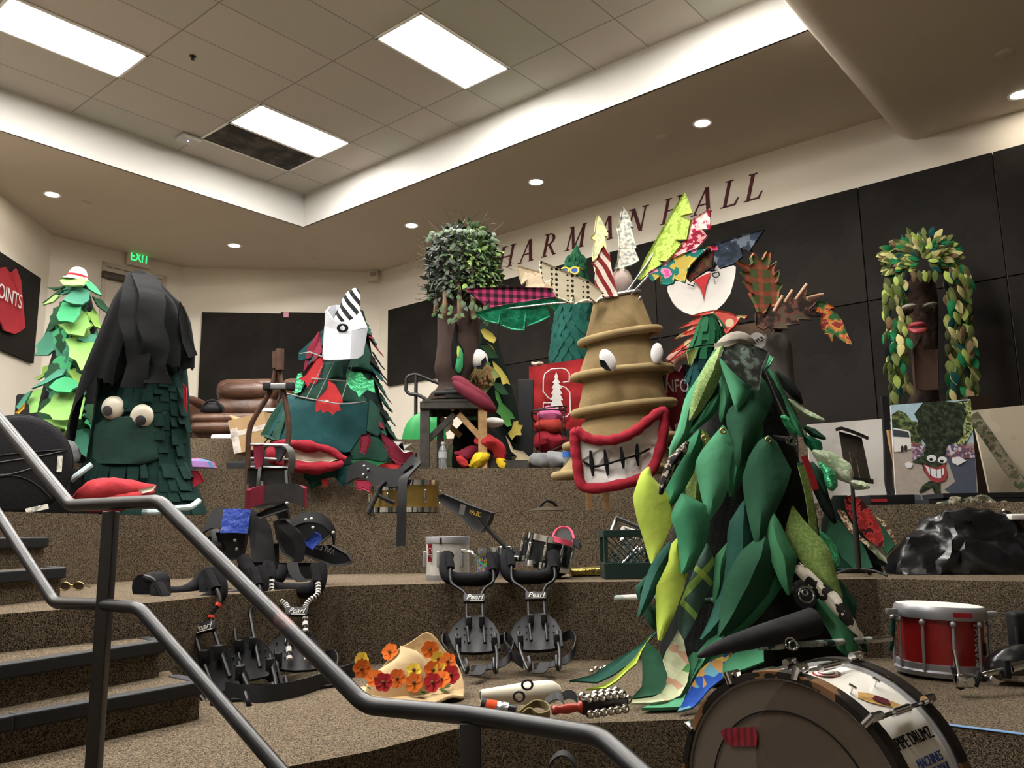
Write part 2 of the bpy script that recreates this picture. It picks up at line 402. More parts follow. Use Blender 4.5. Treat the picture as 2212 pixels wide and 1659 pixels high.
TF = {
 1: [(-4.6, -3.9), (-2.5, 0), (-.67, 2.62), (-.46, 2.78), (-.21, 3.07), (.12, 3.12), (.63, 3.17), (1.43, 3.04), (1.63, 2.87), (5.5, -1), (8.0, -3.9)],
 2: [(-6.6, -3.9), (-1.85, 3.12), (-1.47, 3.6), (-1.33, 3.97), (-.9, 4.52), (-.3, 4.63), (.4, 4.58), (1.9, 4.53), (2.43, 4.15), (6.8, 0), (9.3, -2.4)],
 3: [(-7.7, -3.9), (-3.1, 3.0), (-2.55, 4.3), (-2.4, 5.2), (-1.9, 5.7), (-1, 5.82), (.5, 5.6), (1.9, 5.4), (2.8, 5.0), (9.3, 0)],
 4: [(-8.8, -3.9), (-4.2, 4.6), (-3.3, 6.0), (-2.6, 6.8), (-.8, 7.12), (.6, 7.2), (2.2, 7.2), (4.4, 7.0), (9.3, 2.4)],
 5: [(-9.8, -3.9), (-5.6, 4.6), (-4.1, 6.6), (-3.2, 8.1), (-2.4, 8.3), (-1, 8.5), (1.2, 8.4), (3.5, 7.7), (9.3, 2.8)]}
ZT = {0: 0, 1: .4, 2: .8, 3: 1.2, 4: 1.6, 5: 2.0}
rw = P3.x-.05
for k, fr in TF.items():
    fr = [V((x, y, 0)) for x, y in fr]
    if fr[-1].x > 9: fr[-1].x = rw
    out = [V((rw, 3.1, 0)), P2+V((0, -.03, 0)), P1+V((.02, -.03, 0)), P0+V((.04, 0, 0)), PL+V((.04, 0, 0)), PK+V((.05, 0, 0)), V((-10.2, -3.9, 0))]
    if fr[-1].y < -3.8: out = [V((rw, -3.9, 0))]+out
    mb = MB(); mb.prism([(p.x, p.y) for p in fr+out], ZT[k-1], ZT[k])
    struct(mb, 'floor', carp, ['', 'lowest', 'second', 'third', 'fourth', 'topmost'][k]+' carpeted seating tier')
mb = MB(); mb.prism([(rw, -3.9), (rw, 3.2), (P2.x, P2.y), (P1.x, P1.y), (P0.x, P0.y), (PL.x, PL.y), (PK.x, PK.y), (-10.2, -3.9)], -.05, 0); struct(mb, 'floor', carp)
# steps of the aisle at the left
nosm = mat('rubber_nosing', '202226', .55, var=.15, scale=30)
def step(fr, back, z0, z1, name_lab):
    mb = MB(); mb.prism(fr+back, z0, z1); struct(mb, 'floor', carp, name_lab)
    b = MB(); fr3 = [V((x, y, z1)) for x, y in fr]
    for p, q in zip(fr3, fr3[1:]):
        d = (q-p).normalized(); n = V((d.y, -d.x, 0)); M = basis(d, n)
        b.box((p+q)/2-Z*.02-n*.004, ((q-p).length, .05, .05), M, .008)
    struct(b, 'trim_2', nosm, 'dark rubber nosing on the front of a carpeted step')
step([(-2.6, .9), (-1.55, 2.72), (-1.175, 3.28), (-1.33, 3.42)], [(-1.4, 3.55), (-3.2, 1.2)], .4, .533, 'lower carpeted aisle step')
step([(-2.75, .9), (-1.67, 2.80), (-1.38, 3.40), (-1.50, 3.52)], [(-1.6, 3.42), (-3.3, 1.2)], .533, .667, 'upper carpeted aisle step')
step([(-3.0, 1.6), (-2.12, 3.35), (-2.03, 3.86), (-2.15, 3.98)], [(-2.6, 4.1), (-3.6, 2.0)], .8, .933, 'lower step up to the third tier')
step([(-3.2, 1.8), (-2.3, 3.6), (-2.22, 4.05), (-2.32, 4.12)], [(-2.56, 4.15), (-3.55, 2.1)], .933, 1.067, 'upper step up to the third tier')
# ---------------------------------------------------------------- lights of the room
troff = mat('troffer_diffuser', 'ffffff', .6, var=0, emit='fffaf2', es=TROFFER); framew = mat('light_frame', 'e8e8e4', .5, var=0)
dark_gr = patmat('dirty_grille', 'blotch', ['35322f', '45413d', '57524c'], 4, bump=0)
CMr = CM.to_3x3()
def troffer(u, v, lab, grp='recessed ceiling light panels'):
    c = cp(u+.5, v+1, CEI-.008); t = thing('ceiling_light', lab, 'ceiling light', c, grp)
    b = MB(); w_, l_ = T, 2*T
    for sx in (-1, 1): b.box(c+Bd*sx*(w_/2-.012), (.024, l_, .02), CMr)
    for sy in (-1, 1): b.box(c+Ad*sy*(l_/2-.012), (w_, .024, .02), CMr)
    b.build('light_frame', framew, t, False)
    for sx in (-1, 1):
        d = MB(); d.box(c+Bd*sx*(w_/4-.004)+Z*.002, (w_/2-.022, l_-.05, .012), CMr); d.build('diffuser', troff, t, False)
troffer(5.8, .9765, 'lit rectangular ceiling panel nearest the room lettering')
troffer(1.8, .9765, 'lit rectangular ceiling panel beside the dark grille')
troffer(1.8, 4.98, 'lit rectangular ceiling panel at the top left corner')
for u, v in ((9.8, .9765), (5.8, 4.98), (5.8, 8.98), (1.8, 8.98), (9.8, 4.98), (1.8, 12.98), (5.8, 12.98), (9.8, 8.98)): troffer(u, v, 'added fill-light ceiling panel beyond the photo frame', 'added fill-light panels out of frame')  # unseen panels added to fill the front of the room with light
c = cp(1.3, 1.9765, CEI-.006)
t = thing('ceiling_grille', 'dark dusty rectangular air grille beside a ceiling light', 'vent', c)
b = MB(); b.box(c, (T-.05, 2*T-.04, .006), CMr); b.build('grille', dark_gr, t, False)
b = MB()
for sx in (-1, 1): b.box(c+Bd*sx*(T/2-.014), (.024, 2*T, .014), CMr)
for sy in (-1, 1): b.box(c+Ad*sy*(T-.014), (T, .024, .014), CMr)
b.build('grille_frame', framew, t, False)
downm = mat('downlight_lens', 'ffffff', .5, var=0, emit='fff1dc', es=DOWNLIGHT)
def downlight(p, lab, z=SOF):
    t = thing('downlight', lab, 'ceiling light', p, 'round downlights in the soffit')
    b = MB(); b.lathe([(.075, -.004), (.098, -.006), (.1, 0), (.075, 0)], p, 28, cap=False); b.build('trim_ring', framew, t)
    b = MB(); b.lathe([(.076, -.003), (.076, -.001)], p, 28); b.build('lens', downm, t)
for (x, y), lab in zip([(113, 420), (506, 530), (889, 487), (1158, 393), (1517, 266)],
    ['round downlight above the hat-topped green tree costume', 'round downlight above the exit corner and sofa', 'round downlight left of the leafy brown trunk costume', 'round downlight over the start of the wall lettering', 'round downlight above the end of the wall lettering']):
    downlight(onz(x, y, SOF), lab)
q = onz(2203, 204, zb); downlight(q, 'round downlight at the right edge in the dropped ceiling')
for k in range(3): downlight(q+Ad*2.2*(k+1), 'round downlight beyond the photo frame')
# small things on the ceiling
for x, y, z, lab in ((184, 438, SOF, 'small pale ceiling disc beside the left downlight'), (1270/4.254+380, 560, SOF, 'faint ceiling disc over the sofa corner'), (1433, 296, SOF, 'faint ceiling disc left of the far right soffit downlight'), (2172, 115, zb, 'grey ceiling disc in the dropped ceiling'), (975, 458, SOF, 'faint ceiling disc above the leafy trunk costume')):
    p = onz(x, y, z); b = MB(); b.lathe([(.0, -.012), (.06, -.012), (.075, 0)], p, 20, cap=False); tag(b.build('ceiling_disc', soffm), lab, 'ceiling disc', 'ceiling discs')
p = cp(3.27, 4.51); t = thing('sprinkler_head', 'small dark sprinkler head in a ceiling tile', 'sprinkler', p)
b = MB(); b.lathe([(.03, 0), (.03, -.006), (.012, -.01), (.01, -.03), (.02, -.032), (.02, -.036)], p, 14); b.build('sprinkler', mat('dark_metal', '2a2a2c', .4, .6), t)
b = MB(); b.lathe([(.036, -.003), (.036, -.001)], p, 16); b.build('cover_plate', mat('plate_grey', '77736c', .5, .3), t)
p = cp(.68, 3.12, CEI-.03); t = thing('wireless_access_point', 'white rounded box with a small blue light on the ceiling', 'wireless device', p)
b = MB(); b.box(p, (.2, .24, .05), CMr, .02); b.build('housing', whitem, t)
b = MB(); b.box(p+V((.0, -.02, -.028)), (.012, .012, .004)); b.build('status_light', mat('blue_led', '4060ff', .5, emit='4060ff', es=8), t)
# ---------------------------------------------------------------- wall panels
nR = V((-.641, -.767, 0)).normalized(); dR = Bd
blk = patmat('black_felt', 'blotch', ['15120f', '1a1613', '1f1a16'], 1.6, bump=.08)
def wallpts(pxs, P, n, off): return [onp(x, y, P+n*off, n) for x, y in pxs]
# right wall: a run of felt panels, top and bottom edges and joints read along the wall
pR = P2+nR*.02
def sR(x, y): q = onp(x, y, P2, nR); return (q-P2).dot(dR), q.z
s_l = sR(843, 672.8)[0]; zt = sR(843, 672.8)[1]; zt2 = sR(1700, 446.5)[1]; zbm = sR(843, 833.8)[1]; zm = sR(1081, 793)[1]
zt = (zt+zt2)/2; js = [s_l, sR(1081, 700)[0], sR(1420, 600)[0], sR(1857, 420)[0], sR(2146, 337)[0], sR(2146, 337)[0]+1.25, sR(2146, 337)[0]+2.5]
LB = ['left end of the right wall, white wall showing below it', 'behind the green cone costume with sunglasses', 'behind the brightly patterned fabric branches', 'left of the leafy face costume', 'at the right edge of the photo', 'beyond the photo frame']
for i in range(len(js)-1):
    for k, (za, zb_) in enumerate(((2*zm-zt, zm-.006), (zm+.006, zt))):
        if k == 0 and i == 0: continue
        a_, b_ = js[i]+.006, js[i+1]-.006; m_ = P2+dR*(a_+b_)/2+nR*.025+Z*(za+zb_)/2
        b = MB(); b.box(m_, (b_-a_, .05, zb_-za), basis(dR, nR)); tag(b.build('acoustic_panel', blk, None, False), ('lower' if k == 0 else 'upper')+' black felt panel '+LB[i], 'wall panel', 'black felt panels on the right wall')
# back wall panels
dB = (P2-P1).normalized(); nB = V((dB.y, -dB.x, 0))
for (x0, x1) in ((440, 606), (609, 706)):
    qa = onp(x0, 676, P1, nB); qb = onp(x1, 678, P1, nB); qc = onp(x0, 845, P1, nB)
    b = MB(); m_ = (qa+qb)/2; zc = (qa.z+qc.z)/2-.12; b.box(V((m_.x, m_.y, zc))+nB*.025, ((qb-qa).length+.02, .05, qa.z-qc.z+.24), basis(dB, nB))
    tag(b.build('acoustic_panel', blk, None, False), 'black felt panel behind the '+('sofa' if x0 == 440 else 'visor-topped costume'), 'wall panel', 'black felt panels on the back wall')
q = onp(618, 680, P1+nB*.055, nB); b = MB(); b.box(q, (.075, .004, .075), basis(dB, nB)); tag(b.build('sticky_note', mat('pink_paper', 'd58fa8', .8)), 'small pink square note on top of black panel', 'note')
# left wall panel and jersey
dL = (PL-P0).normalized(); nL = V((-dL.y, dL.x, 0));
if nL.x < 0: nL = -nL
ex = [onp(x, y, P0, nL) for x, y in ((80, 601), (67, 786), (0, 548))]
b = MB(); z1_, z0_ = ex[0].z, ex[1].z; s1_ = (ex[0]-P0).dot(dL); s2_ = min(s1_+1.9, (PL-P0).length-.03); b.box(P0+dL*(s1_+s2_)/2+nL*.025+Z*(z0_+z1_)/2, (s2_-s1_, .05, z1_-z0_), basis(dL, nL))
tag(b.build('acoustic_panel', blk, None, False), 'black felt panel on the left wall behind a red jersey', 'wall panel')
# door in the angled wall
dD = (P1-P0).normalized(); nD = V((dD.y, -dD.x, 0))
if nD.y > 0: nD = -nD
a_ = onp(221, 566, P0, nD); b_ = onp(358, 597, P0, nD); top = (a_.z+b_.z)/2; sa = (a_-P0).dot(dD); sb = (b_-P0).dot(dD)
fm = mat('door_frame_paint', 'b7ae9e', .6, var=.02); dm = mat('door_paint', 'c3baab', .6, var=.02)
MD = basis(dD, nD)
b = MB(); hz = top-2.0
for s_ in (sa+.03, sb-.03): b.box(P0+dD*s_+nD*.015+Z*(2+hz/2), (.06, .05, hz), MD)
b.box(P0+dD*(sa+sb)/2+nD*.015+Z*(top-.03), (sb-sa, .05, .06), MD); dfr = struct(b, 'door_frame', fm); dfr.name = 'door_1'
b = MB(); b.box(P0+dD*(sa+sb)/2+nD*.0+Z*(2+hz/2-.03), (sb-sa-.12, .03, hz-.07), MD); o = b.build('door_leaf', dm, dfr, False)
q = onp(253, 599, P0+nD*.06, nD); b = MB(); b.box(q, (.42, .07, .1), MD, .01); b.build('door_closer', mat('bronze_metal', '4a4238', .45, .4), dfr)
# exit sign
q = onp(300, 559, P0+nD*.05, nD); t = thing('exit_sign', 'white exit sign with green letters over the corner door', 'exit sign', q)
b = MB(); b.box(q, (.36, .05, .24), MD, .008); b.build('sign_housing', mat('sign_white', 'c9c2b4', .5, var=0), t)
text_obj('lettering', 'EXIT', .19, basis(dD, Z), q+nD*.028+V((0, 0, .005)), mat('exit_green', '20e060', .5, var=0, emit='18e058', es=1.6), t, sx=.72)
# corner speaker box / light under the soffit
q = onp(806, 594, P1+nB*.04, nB); t = thing('wall_sensor', 'small white corner box with a tilted grey sensor', 'sensor', q)
b = MB(); b.box(q, (.14, .06, .2), basis(dB, nB), .005); b.build('housing', wallm, t)
b = MB(); b.box(q+nB*.045, (.09, .05, .06), basis(dB, nB)@Matrix.Rotation(.4, 3, 'Y'), .01); b.build('sensor', mat('sensor_grey', '8d8578', .5), t)
# ---------------------------------------------------------------- wall lettering (serif italic capitals)
def letter_polys(ch):
    tk, tn, sf, sh = .15, .055, .045, .035
    P = []
    def st(x0, y0, x1, y1, w_): P.append([(x0-w_/2, y0), (x0+w_/2, y0), (x1+w_/2, y1), (x1-w_/2, y1)])
    def se(x, y, w_): P.append([(x-w_/2, y-sh/2), (x+w_/2, y-sh/2), (x+w_/2, y+sh/2), (x-w_/2, y+sh/2)])
    if ch == 'H':
        for x in (.12, .68): st(x, 0, x, 1, tk*.8); se(x, .018, .3); se(x, .982, .3)
        P.append([(.12, .48), (.68, .48), (.68, .53), (.12, .53)]); return P, .8
    if ch == 'A':
        st(.1, 0, .42, 1, tn); st(.72, 0, .44, 1, tk); se(.1, .018, .26); se(.7, .018, .3)
        P.append([(.2, .33), (.6, .33), (.6, .38), (.2, .38)]); return P, .84
    if ch == 'L':
        st(.14, 0, .14, 1, tk*.85); se(.14, .982, .32); se(.1, .018, .24); P.append([(.12, 0), (.58, 0), (.66, .26), (.61, .26), (.52, .06), (.12, .05)]); return P, .68
    if ch == 'N':
        st(.14, 0, .14, 1, tn); st(.72, 0, .72, 1, tn); st(.7, 0, .14, 1, tk); se(.14, .018, .26); se(.08, .982, .24); se(.72, .982, .28); return P, .84
    if ch == 'M':
        st(.12, 0, .2, 1, tn); st(.86, 0, .8, 1, tk*.9); st(.48, 0, .2, 1, tk*.85); st(.48, 0, .8, 1, tn); se(.12, .018, .26); se(.86, .018, .3); se(.17, .982, .2); se(.83, .982, .22); return P, 1.0
    if ch == 'R':
        st(.14, 0, .14, 1, tk*.85); se(.14, .018, .3); se(.1, .982, .22)
        n = 12
        for k in range(n):
            t0, t1 = -pi/2+pi*k/n, -pi/2+pi*(k+1)/n
            ro = lambda t: (.2+.38*cos(t), .735+.265*sin(t)); ri = lambda t: (.2+.25*cos(t), .735+.22*sin(t))
            P.append([ri(t0), ro(t0), ro(t1), ri(t1)])
        P += [[(.14, .95), (.2, .95), (.2, 1), (.14, 1)], [(.14, .47), (.2, .47), (.2, .52), (.14, .52)]]
        st(.68, 0, .32, .5, tk*.85); se(.72, .018, .16); return P, .8
sg = thing('wall_lettering', 'dark red serif room name HARMAN HALL along the right wall', 'wall lettering', P2+dR*5+Z*4)
lm_ = mat('maroon_vinyl', '52131a', .6, var=.05)
# anchor each letter between its measured foot and head
spec = [('H', 1094, 583, 1132, 527), ('A', 1140, 575, 1146, 515), ('R', 1183, 556, 1192, 503), ('M', 1232, 543, 1250, 483), ('A', 1302, 523, 1308, 465), ('N', 1362, 505, 1372, 450), ('H', 1438, 484, 1458, 428), ('A', 1502, 466, 1520, 410), ('L', 1568, 446, 1580, 390), ('L', 1620, 432, 1632, 378)]
x0s = [1076, 1120, 1170, 1220, 1288, 1352, 1428, 1494, 1558, 1608]
zbase = sum(sR(x, y)[1] for x, y in ((1088, 583), (1500, 466), (1600, 436)))/3
ztop = sum(sR(x, y)[1] for x, y in ((1118, 527), (1530, 402), (1635, 374)))/3
for (ch, *_), x0 in zip(spec, x0s):
    ps, wd = letter_polys(ch); h = ztop-zbase; s0_ = sR(x0, 590-(x0-1088)*.29)[0]; b = MB()
    for pl in ps:
        pts = [P2+dR*(s0_+(x+.28*y)*h)+nR*.006+Z*(zbase+y*h) for x, y in pl]
        b.slab(pts, .01)
    b.build('letter', lm_, sg, False)
# ---------------------------------------------------------------- handrails
railm = bpy.data.materials.new('worn_black_paint'); railm.use_nodes = True
nt = railm.node_tree; bs = nt.nodes['Principled BSDF']; bs.inputs['Roughness'].default_value = .38; bs.inputs['Metallic'].default_value = 0
tc = nt.nodes.new('ShaderNodeTexCoord'); ns = nt.nodes.new('ShaderNodeTexNoise'); ns.inputs['Scale'].default_value = 6; ns.inputs['Detail'].default_value = 8; nt.links.new(tc.outputs['Object'], ns.inputs[0])
rp = nt.nodes.new('ShaderNodeValToRGB'); e = rp.color_ramp.elements; e[0].position = .4; e[0].color = lin('101116'); e[1].position = .7; e[1].color = lin('1f2028'); x = e.new(.78); x.color = lin('7a4a44')
nt.links.new(ns.outputs[0], rp.inputs[0]); nt.links.new(rp.outputs[0], bs.inputs['Base Color'])
def bend(P, k=5, r=.05):
    out = [P[0]]
    for a, b, c in zip(P, P[1:], P[2:]):
        d1 = (a-b).normalized(); d2 = (c-b).normalized(); rr = min(r, (a-b).length*.4, (c-b).length*.4)
        for j in range(k+1):
            t = j/k; out.append((b+d1*rr)*(1-t)**2+b*2*t*(1-t)+(b+d2*rr)*t*t)
    return out+[P[-1]]
hr = thing('handrail', 'worn black tubular stair handrail with square posts in the foreground', 'handrail', at(235, 1659, 2.45))
b = MB(); b.tube(bend([at(-140, 735, 3.25), at(152, 1092, 2.6), at(345, 1083, 2.3), at(790, 1524, 1.85), at(1015, 1545, 1.75), at(1298, 1592, 1.60), at(1480, 1755, 1.42)], r=.03), .0187, 16); b.build('top_rail', railm, hr)
b = MB(); b.tube(bend([at(-150, 885, 3.2), at(118, 1303, 2.6), at(222, 1306, 2.45), at(300, 1313, 2.33), at(640, 1705, 1.98), at(760, 1850, 1.9)], r=.03), .0172, 16); b.build('lower_rail', railm, hr)
for x, y, Y, zf, w_ in ((240, 1105, 2.45, .4, .036), (1017, 1558, 1.75, 0, .042)):
    p = at(x, y, Y); b = MB(); b.box(V((p.x, p.y, (p.z+zf)/2)), (w_, w_, p.z-zf), None, .003); b.build('post', railm, hr)
# ================================================================ costume helpers
def zt(o, pts): ox, oy, s = o; return [(ox+x/s, oy+y/s) for x, y in pts]
def puff(mb, pts3, th=.02, ins=.012, lift=.008, two=True):
    """stuffed flat shape: a polygon of world points with a padded front"""
    pts3 = [V(p) for p in pts3]; nrm = geometry.normal(pts3)
    if nrm.y > 0: nrm = -nrm
    bm = bmesh.new(); f = bm.faces.new([bm.verts.new(p+nrm*th/2) for p in pts3]); bm.normal_update()
    if f.normal.dot(nrm) < 0: f.normal_flip()
    g = bmesh.ops.extrude_face_region(bm, geom=[f]); vs_ = [e for e in g['geom'] if isinstance(e, bmesh.types.BMVert)]
    fs_ = [e for e in g['geom'] if isinstance(e, bmesh.types.BMFace)]
    bmesh.ops.translate(bm, vec=-nrm*th, verts=vs_)
    bmesh.ops.inset_region(bm, faces=[f], thickness=ins, depth=lift, use_even_offset=False)
    if two: bmesh.ops.inset_region(bm, faces=fs_, thickness=ins, depth=lift, use_even_offset=False)
    bmesh.ops.triangulate(bm, faces=[q for q in bm.faces if len(q.verts) > 4])
    bm.verts.index_update(); mb.add([v.co.copy() for v in bm.verts], [[v.index for v in q.verts] for q in bm.faces]); bm.free(); return mb
def plane_pts(o, pts, Y0, Y1=None, Yv=0):
    """outline at depth Y0 (its left end) to Y1 (its right end)"""
    q = zt(o, pts) if o else pts; xs = [p[0] for p in q]; ys = [p[1] for p in q]; a, b = min(xs), max(xs); c, d = min(ys), max(ys); Y1 = Y0 if Y1 is None else Y1
    return [at(x, y, Y0+(Y1-Y0)*(x-a)/max(1, b-a)+Yv*(y-c)/max(1, d-c)) for x, y in q]
def patch(parent, name, o, pts, Y0, m, Y1=None, Yv=0, th=.015, ins=.01, lift=.006, label=None):
    b = MB(); puff(b, plane_pts(o, pts, Y0, Y1, Yv), th, ins, lift); r = b.build(name, m, parent)
    if label: r['label'] = label
    return r
def bodypatch(mb, body, o, pts, off=.02, th=.008, sub=3):
    """cloth patch lying on a body: outline points are projected onto the body"""
    q = zt(o, pts) if o else pts; xs = [p[0] for p in q]; ys = [p[1] for p in q]; n = len(q)
    # cut into rows across the outline
    y0, y1 = min(ys), max(ys); rows = []; K = 9; J = 7
    for i in range(K):
        y = y0+(y1-y0)*(.015+.97*i/(K-1)); cr = []
        for (ax, ay), (bx, by) in zip(q, q[1:]+q[:1]):
            if (ay <= y < by) or (by <= y < ay): cr.append(ax+(bx-ax)*(y-ay)/(by-ay))
        if len(cr) < 2: continue
        a, b = min(cr), max(cr); rows.append([body.front(a+(b-a)*j/(J-1), y, off+.012*sin(pi*j/(J-1)))[0] for j in range(J)])
    if len(rows) > 1: mb.grid(rows, th)
    return mb
def flap_row(mb, body, z, a0, a1, n, w_, h, off=.012, jit=.25, th=.004):
    for i in range(n):
        q = a0+(a1-a0)*(i+.5)/n; hh = h*(1+random.uniform(-jit, jit)); dq = abs(a1-a0)/n*.5*1.08; lf = random.uniform(.0, .035); tw = random.uniform(-.02, .02)
        rows = []
        for k in range(3):
            t = k/2; zz = z-hh*t; rows.append([body.pt(zz, q-dq, off+lf*t+.003)+V((tw*t, 0, 0)), body.pt(zz, q+dq, off+lf*t*.8+.003)+V((tw*t, 0, 0))])
        mb.grid(rows, th)
def eye(parent, x, y, Y, rx, ry, px_, py_, pr, white, black, dep=.5, name='eye'):
    c = at(x, y, Y); s = px(Y)
    b = MB(); b.sphere(c, (rx*s, rx*s*dep, ry*s), 24); e = b.build(name, white, parent)
    # pupil on the bulge
    u = px_/rx; v = py_/ry; d = sqrt(max(.05, 1-u*u-v*v)); p = c+V((u*rx*s, -rx*s*dep*d, -v*ry*s))
    nn = V((u/rx, -d/(rx*dep), -v/ry)).normalized(); M = basis(V((1, 0, 0))-nn*nn.x, Z-nn*nn.z, nn)
    b = MB(); b.lathe([(pr*s, -.012), (pr*s*.98, .004), (pr*s*.6, .008), (.0005, .01)], p, 20, M); b.build('pupil', black, e); return e
def tubeloop(P, k=6):
    P = list(P); Q = spline(P[-1:]+P+P[:2], k); return Q[k:-k]
# ---------------------------------------------------------------- tan tree costume with a grin
tan = cloth('tan_canvas', '86714c', var=.1, scale=4, bump=.5); tanr = cloth('tan_hoop', '8c7852', bump=.2)
redc = cloth('red_stuffed_cloth', '8c1a28', bump=.5, bscale=18); whc = cloth('white_cloth', 'c8c6c2', var=.04); blc = cloth('black_cloth', '101012', var=.2)
silver = mat('silver_foil', 'b9bcc2', .28, 1, var=.2, scale=30, bump=.5, bscale=60); wood = mat('raw_pine', 'b08a5c', .7, var=.2, scale=20)
TY = 6.15
tt = thing('tree_costume', 'tan canvas tree costume with hoops, a wide red grin and patterned fabric branches', 'costume', at(1290, 1103, TY))
o5 = (1100, 400, 2.371)
def hoopring(z_l, z_r, off=0, grow=0):
    """ring from left end to right end, both in zoom pixels"""
    (a, b) = zt(o5, [z_l, z_r]); A = at(a[0], a[1], TY); B = at(b[0], b[1], TY); c = (A+B)/2; hv = (B-A)/2
    n = 40; out = []
    for k in range(n):
        q = 2*pi*k/n; r = 1+grow*(.5*sin(5*q+c.z*9)+.5*sin(9*q-c.z*5)); out.append(c+hv*cos(q)*r+V((0, 1, 0))*hv.length*sin(q)*.5*r+Z*off)
    return out
seg = [((432, 603), (668, 553)), ((415, 690), (700, 635)), ((388, 792), (742, 735)), ((402, 835), (708, 765)), ((372, 920), (760, 860)), ((350, 975), (800, 940)), ((378, 1010), (775, 962)), ((366, 1090), (795, 1040)), ((352, 1160), (812, 1112)), ((392, 1200), (772, 1150)), ((350, 1260), (800, 1200)), ((300, 1330), (845, 1280)), ((330, 1370), (800, 1330)), ((290, 1430), (840, 1400)), ((238, 1482), (880, 1440))]
rows = []
for i, (a, b) in enumerate(seg): rows.append(hoopring(a, b, 0, .015))
b = MB(); b.grid(rows, 0, close=True); b.build('body', tan, tt)
for a, b_ in (((366, 812), (768, 740)), ((330, 988), (828, 938)), ((333, 1172), (842, 1112)), ((290, 1340), (858, 1285)), ((234, 1490), (888, 1445))):
    R = hoopring(a, b_); b = MB(); b.tube(R+[R[0], R[1]], .03, 10, cap=False); b.build('hoop', tanr, tt)
R = hoopring((432, 600), (668, 548)); b = MB(); b.tube(R+[R[0]], .016, 8, cap=False); b.build('rim', silver, tt)
# mouth
mo = [(345, 1262), (420, 1302), (540, 1303), (640, 1262), (720, 1200), (792, 1163), (778, 1330), (712, 1478), (560, 1535), (382, 1545), (348, 1420), (336, 1310)]
def mY(x): return 5.74+.001*abs(x-1345)
P = [at(x, y, mY(x)) for x, y in zt(o5, mo)]
b = MB(); L_ = tubeloop(P, 8); rr = [.036+.003*sin(i*1.3) for i in range(len(L_))]; b.tube(L_+[L_[0]], rr+[rr[0]], 12, cap=False); b.build('lips', redc, tt)
b = MB(); b.slab([p+V((0, .03, 0)) for p in P], .015); teeth = b.build('teeth', whc, tt, False)
o5m = [[(378, 1415), (432, 1440), (500, 1428), (585, 1402), (655, 1382), (718, 1350)], [(415, 1358), (422, 1420), (428, 1490)], [(488, 1355), (497, 1420), (505, 1488)], [(572, 1342), (580, 1400), (586, 1452)], [(655, 1325), (655, 1380), (662, 1438)]]
b = MB()
for i, ln in enumerate(o5m):
    Q = spline([at(x, y, mY(x)+.012) for x, y in zt(o5, ln)], 6); n = len(Q)
    rr = [.006+.011*(1-abs(2*j/(n-1)-1)) for j in range(n)] if i else [.008+.007*abs(sin(j*.62)) for j in range(n)]
    b.tube(Q, rr, 8, flat=.6)
b.build('tooth_lines', blc, teeth)
ew = cloth('eye_white', 'cfcfcf', var=.03, bump=.2)
def oval_eye(x, y, Y, rx, ry, rot, M_=ew):
    c = at(x, y, Y); k = px(Y); b = MB(); b.sphere(c, (rx*k, rx*k*.55, ry*k), 20, Matrix.Rotation(rot, 3, 'Y')); return b.build('eye', M_, tt)
e = oval_eye(1313, 778, 5.86, 17, 27, -.45)
patch(e, 'pupil', o5, [(462, 893), (490, 900), (512, 935), (524, 952), (495, 948), (468, 925)], 5.78, blc, th=.01, ins=.004, lift=.002)
oval_eye(1419, 763, 5.98, 14, 24, .12)
for x in (1274, 1312):
    p = at(x, 1060, TY-.2); b = MB(); b.box(V((p.x, p.y+.1, 1.2+.17)), (.04, .04, .34)); b.build('leg', wood, tt, False)
# branches
o6 = (1000, 400, 3.16)
lime = patmat('lime_print', 'blotch', ['a9c850', 'b4d061', '8fae3c'], 30); redfl = patmat('red_floral', 'blotch', ['8f1230', 'a81a3c', 'e0a0a6', 'e8c8c0'], 18)
navy = patmat('navy_paisley', 'blotch', ['1c2430', '232d3e', '2a3548', '5a6470'], 14); tealf = patmat('teal_floral', 'blotch', ['c8408a', 'd07aa2', '10695f', '157064', 'b8a040'], 9)
cream = patmat('cream_floral', 'blotch', ['d8d6c8', 'dedccf', 'b7b6a8', '8f96a0'], 38); yel = patmat('pale_yellow_print', 'blotch', ['d2cf90', 'dcd9a4', 'b8bf98'], 14)
candy = patmat('candy_stripe', 'stripe', ['7c1d20', 'cfc3b4'], 5, rot=(0, .5, 0), extra=3); dots = patmat('dotted_cream', 'dots', ['c9bfa4', '2c2620'], 26, extra=.05)
beige = patmat('beige_linen', 'blotch', ['b5a386', 'bfae92', 'a39274'], 10); plaid = patmat('magenta_plaid', 'plaid', ['b02c5e', '6a1c3e', '201018'], 5.5, extra=.5)
emer = mat('emerald_foil_cloth', '1e8f68', .3, .6, var=.45, scale=14, bump=.6, bscale=25); darkfl = patmat('dark_floral', 'blotch', ['1c1a18', '2a2420', '5a2a22', '4c4a22'], 12)
pinkc = cloth('hot_pink_cloth', 'e04a7a'); gauze = cloth('grey_pink_gauze', 'a8958f', var=.2)
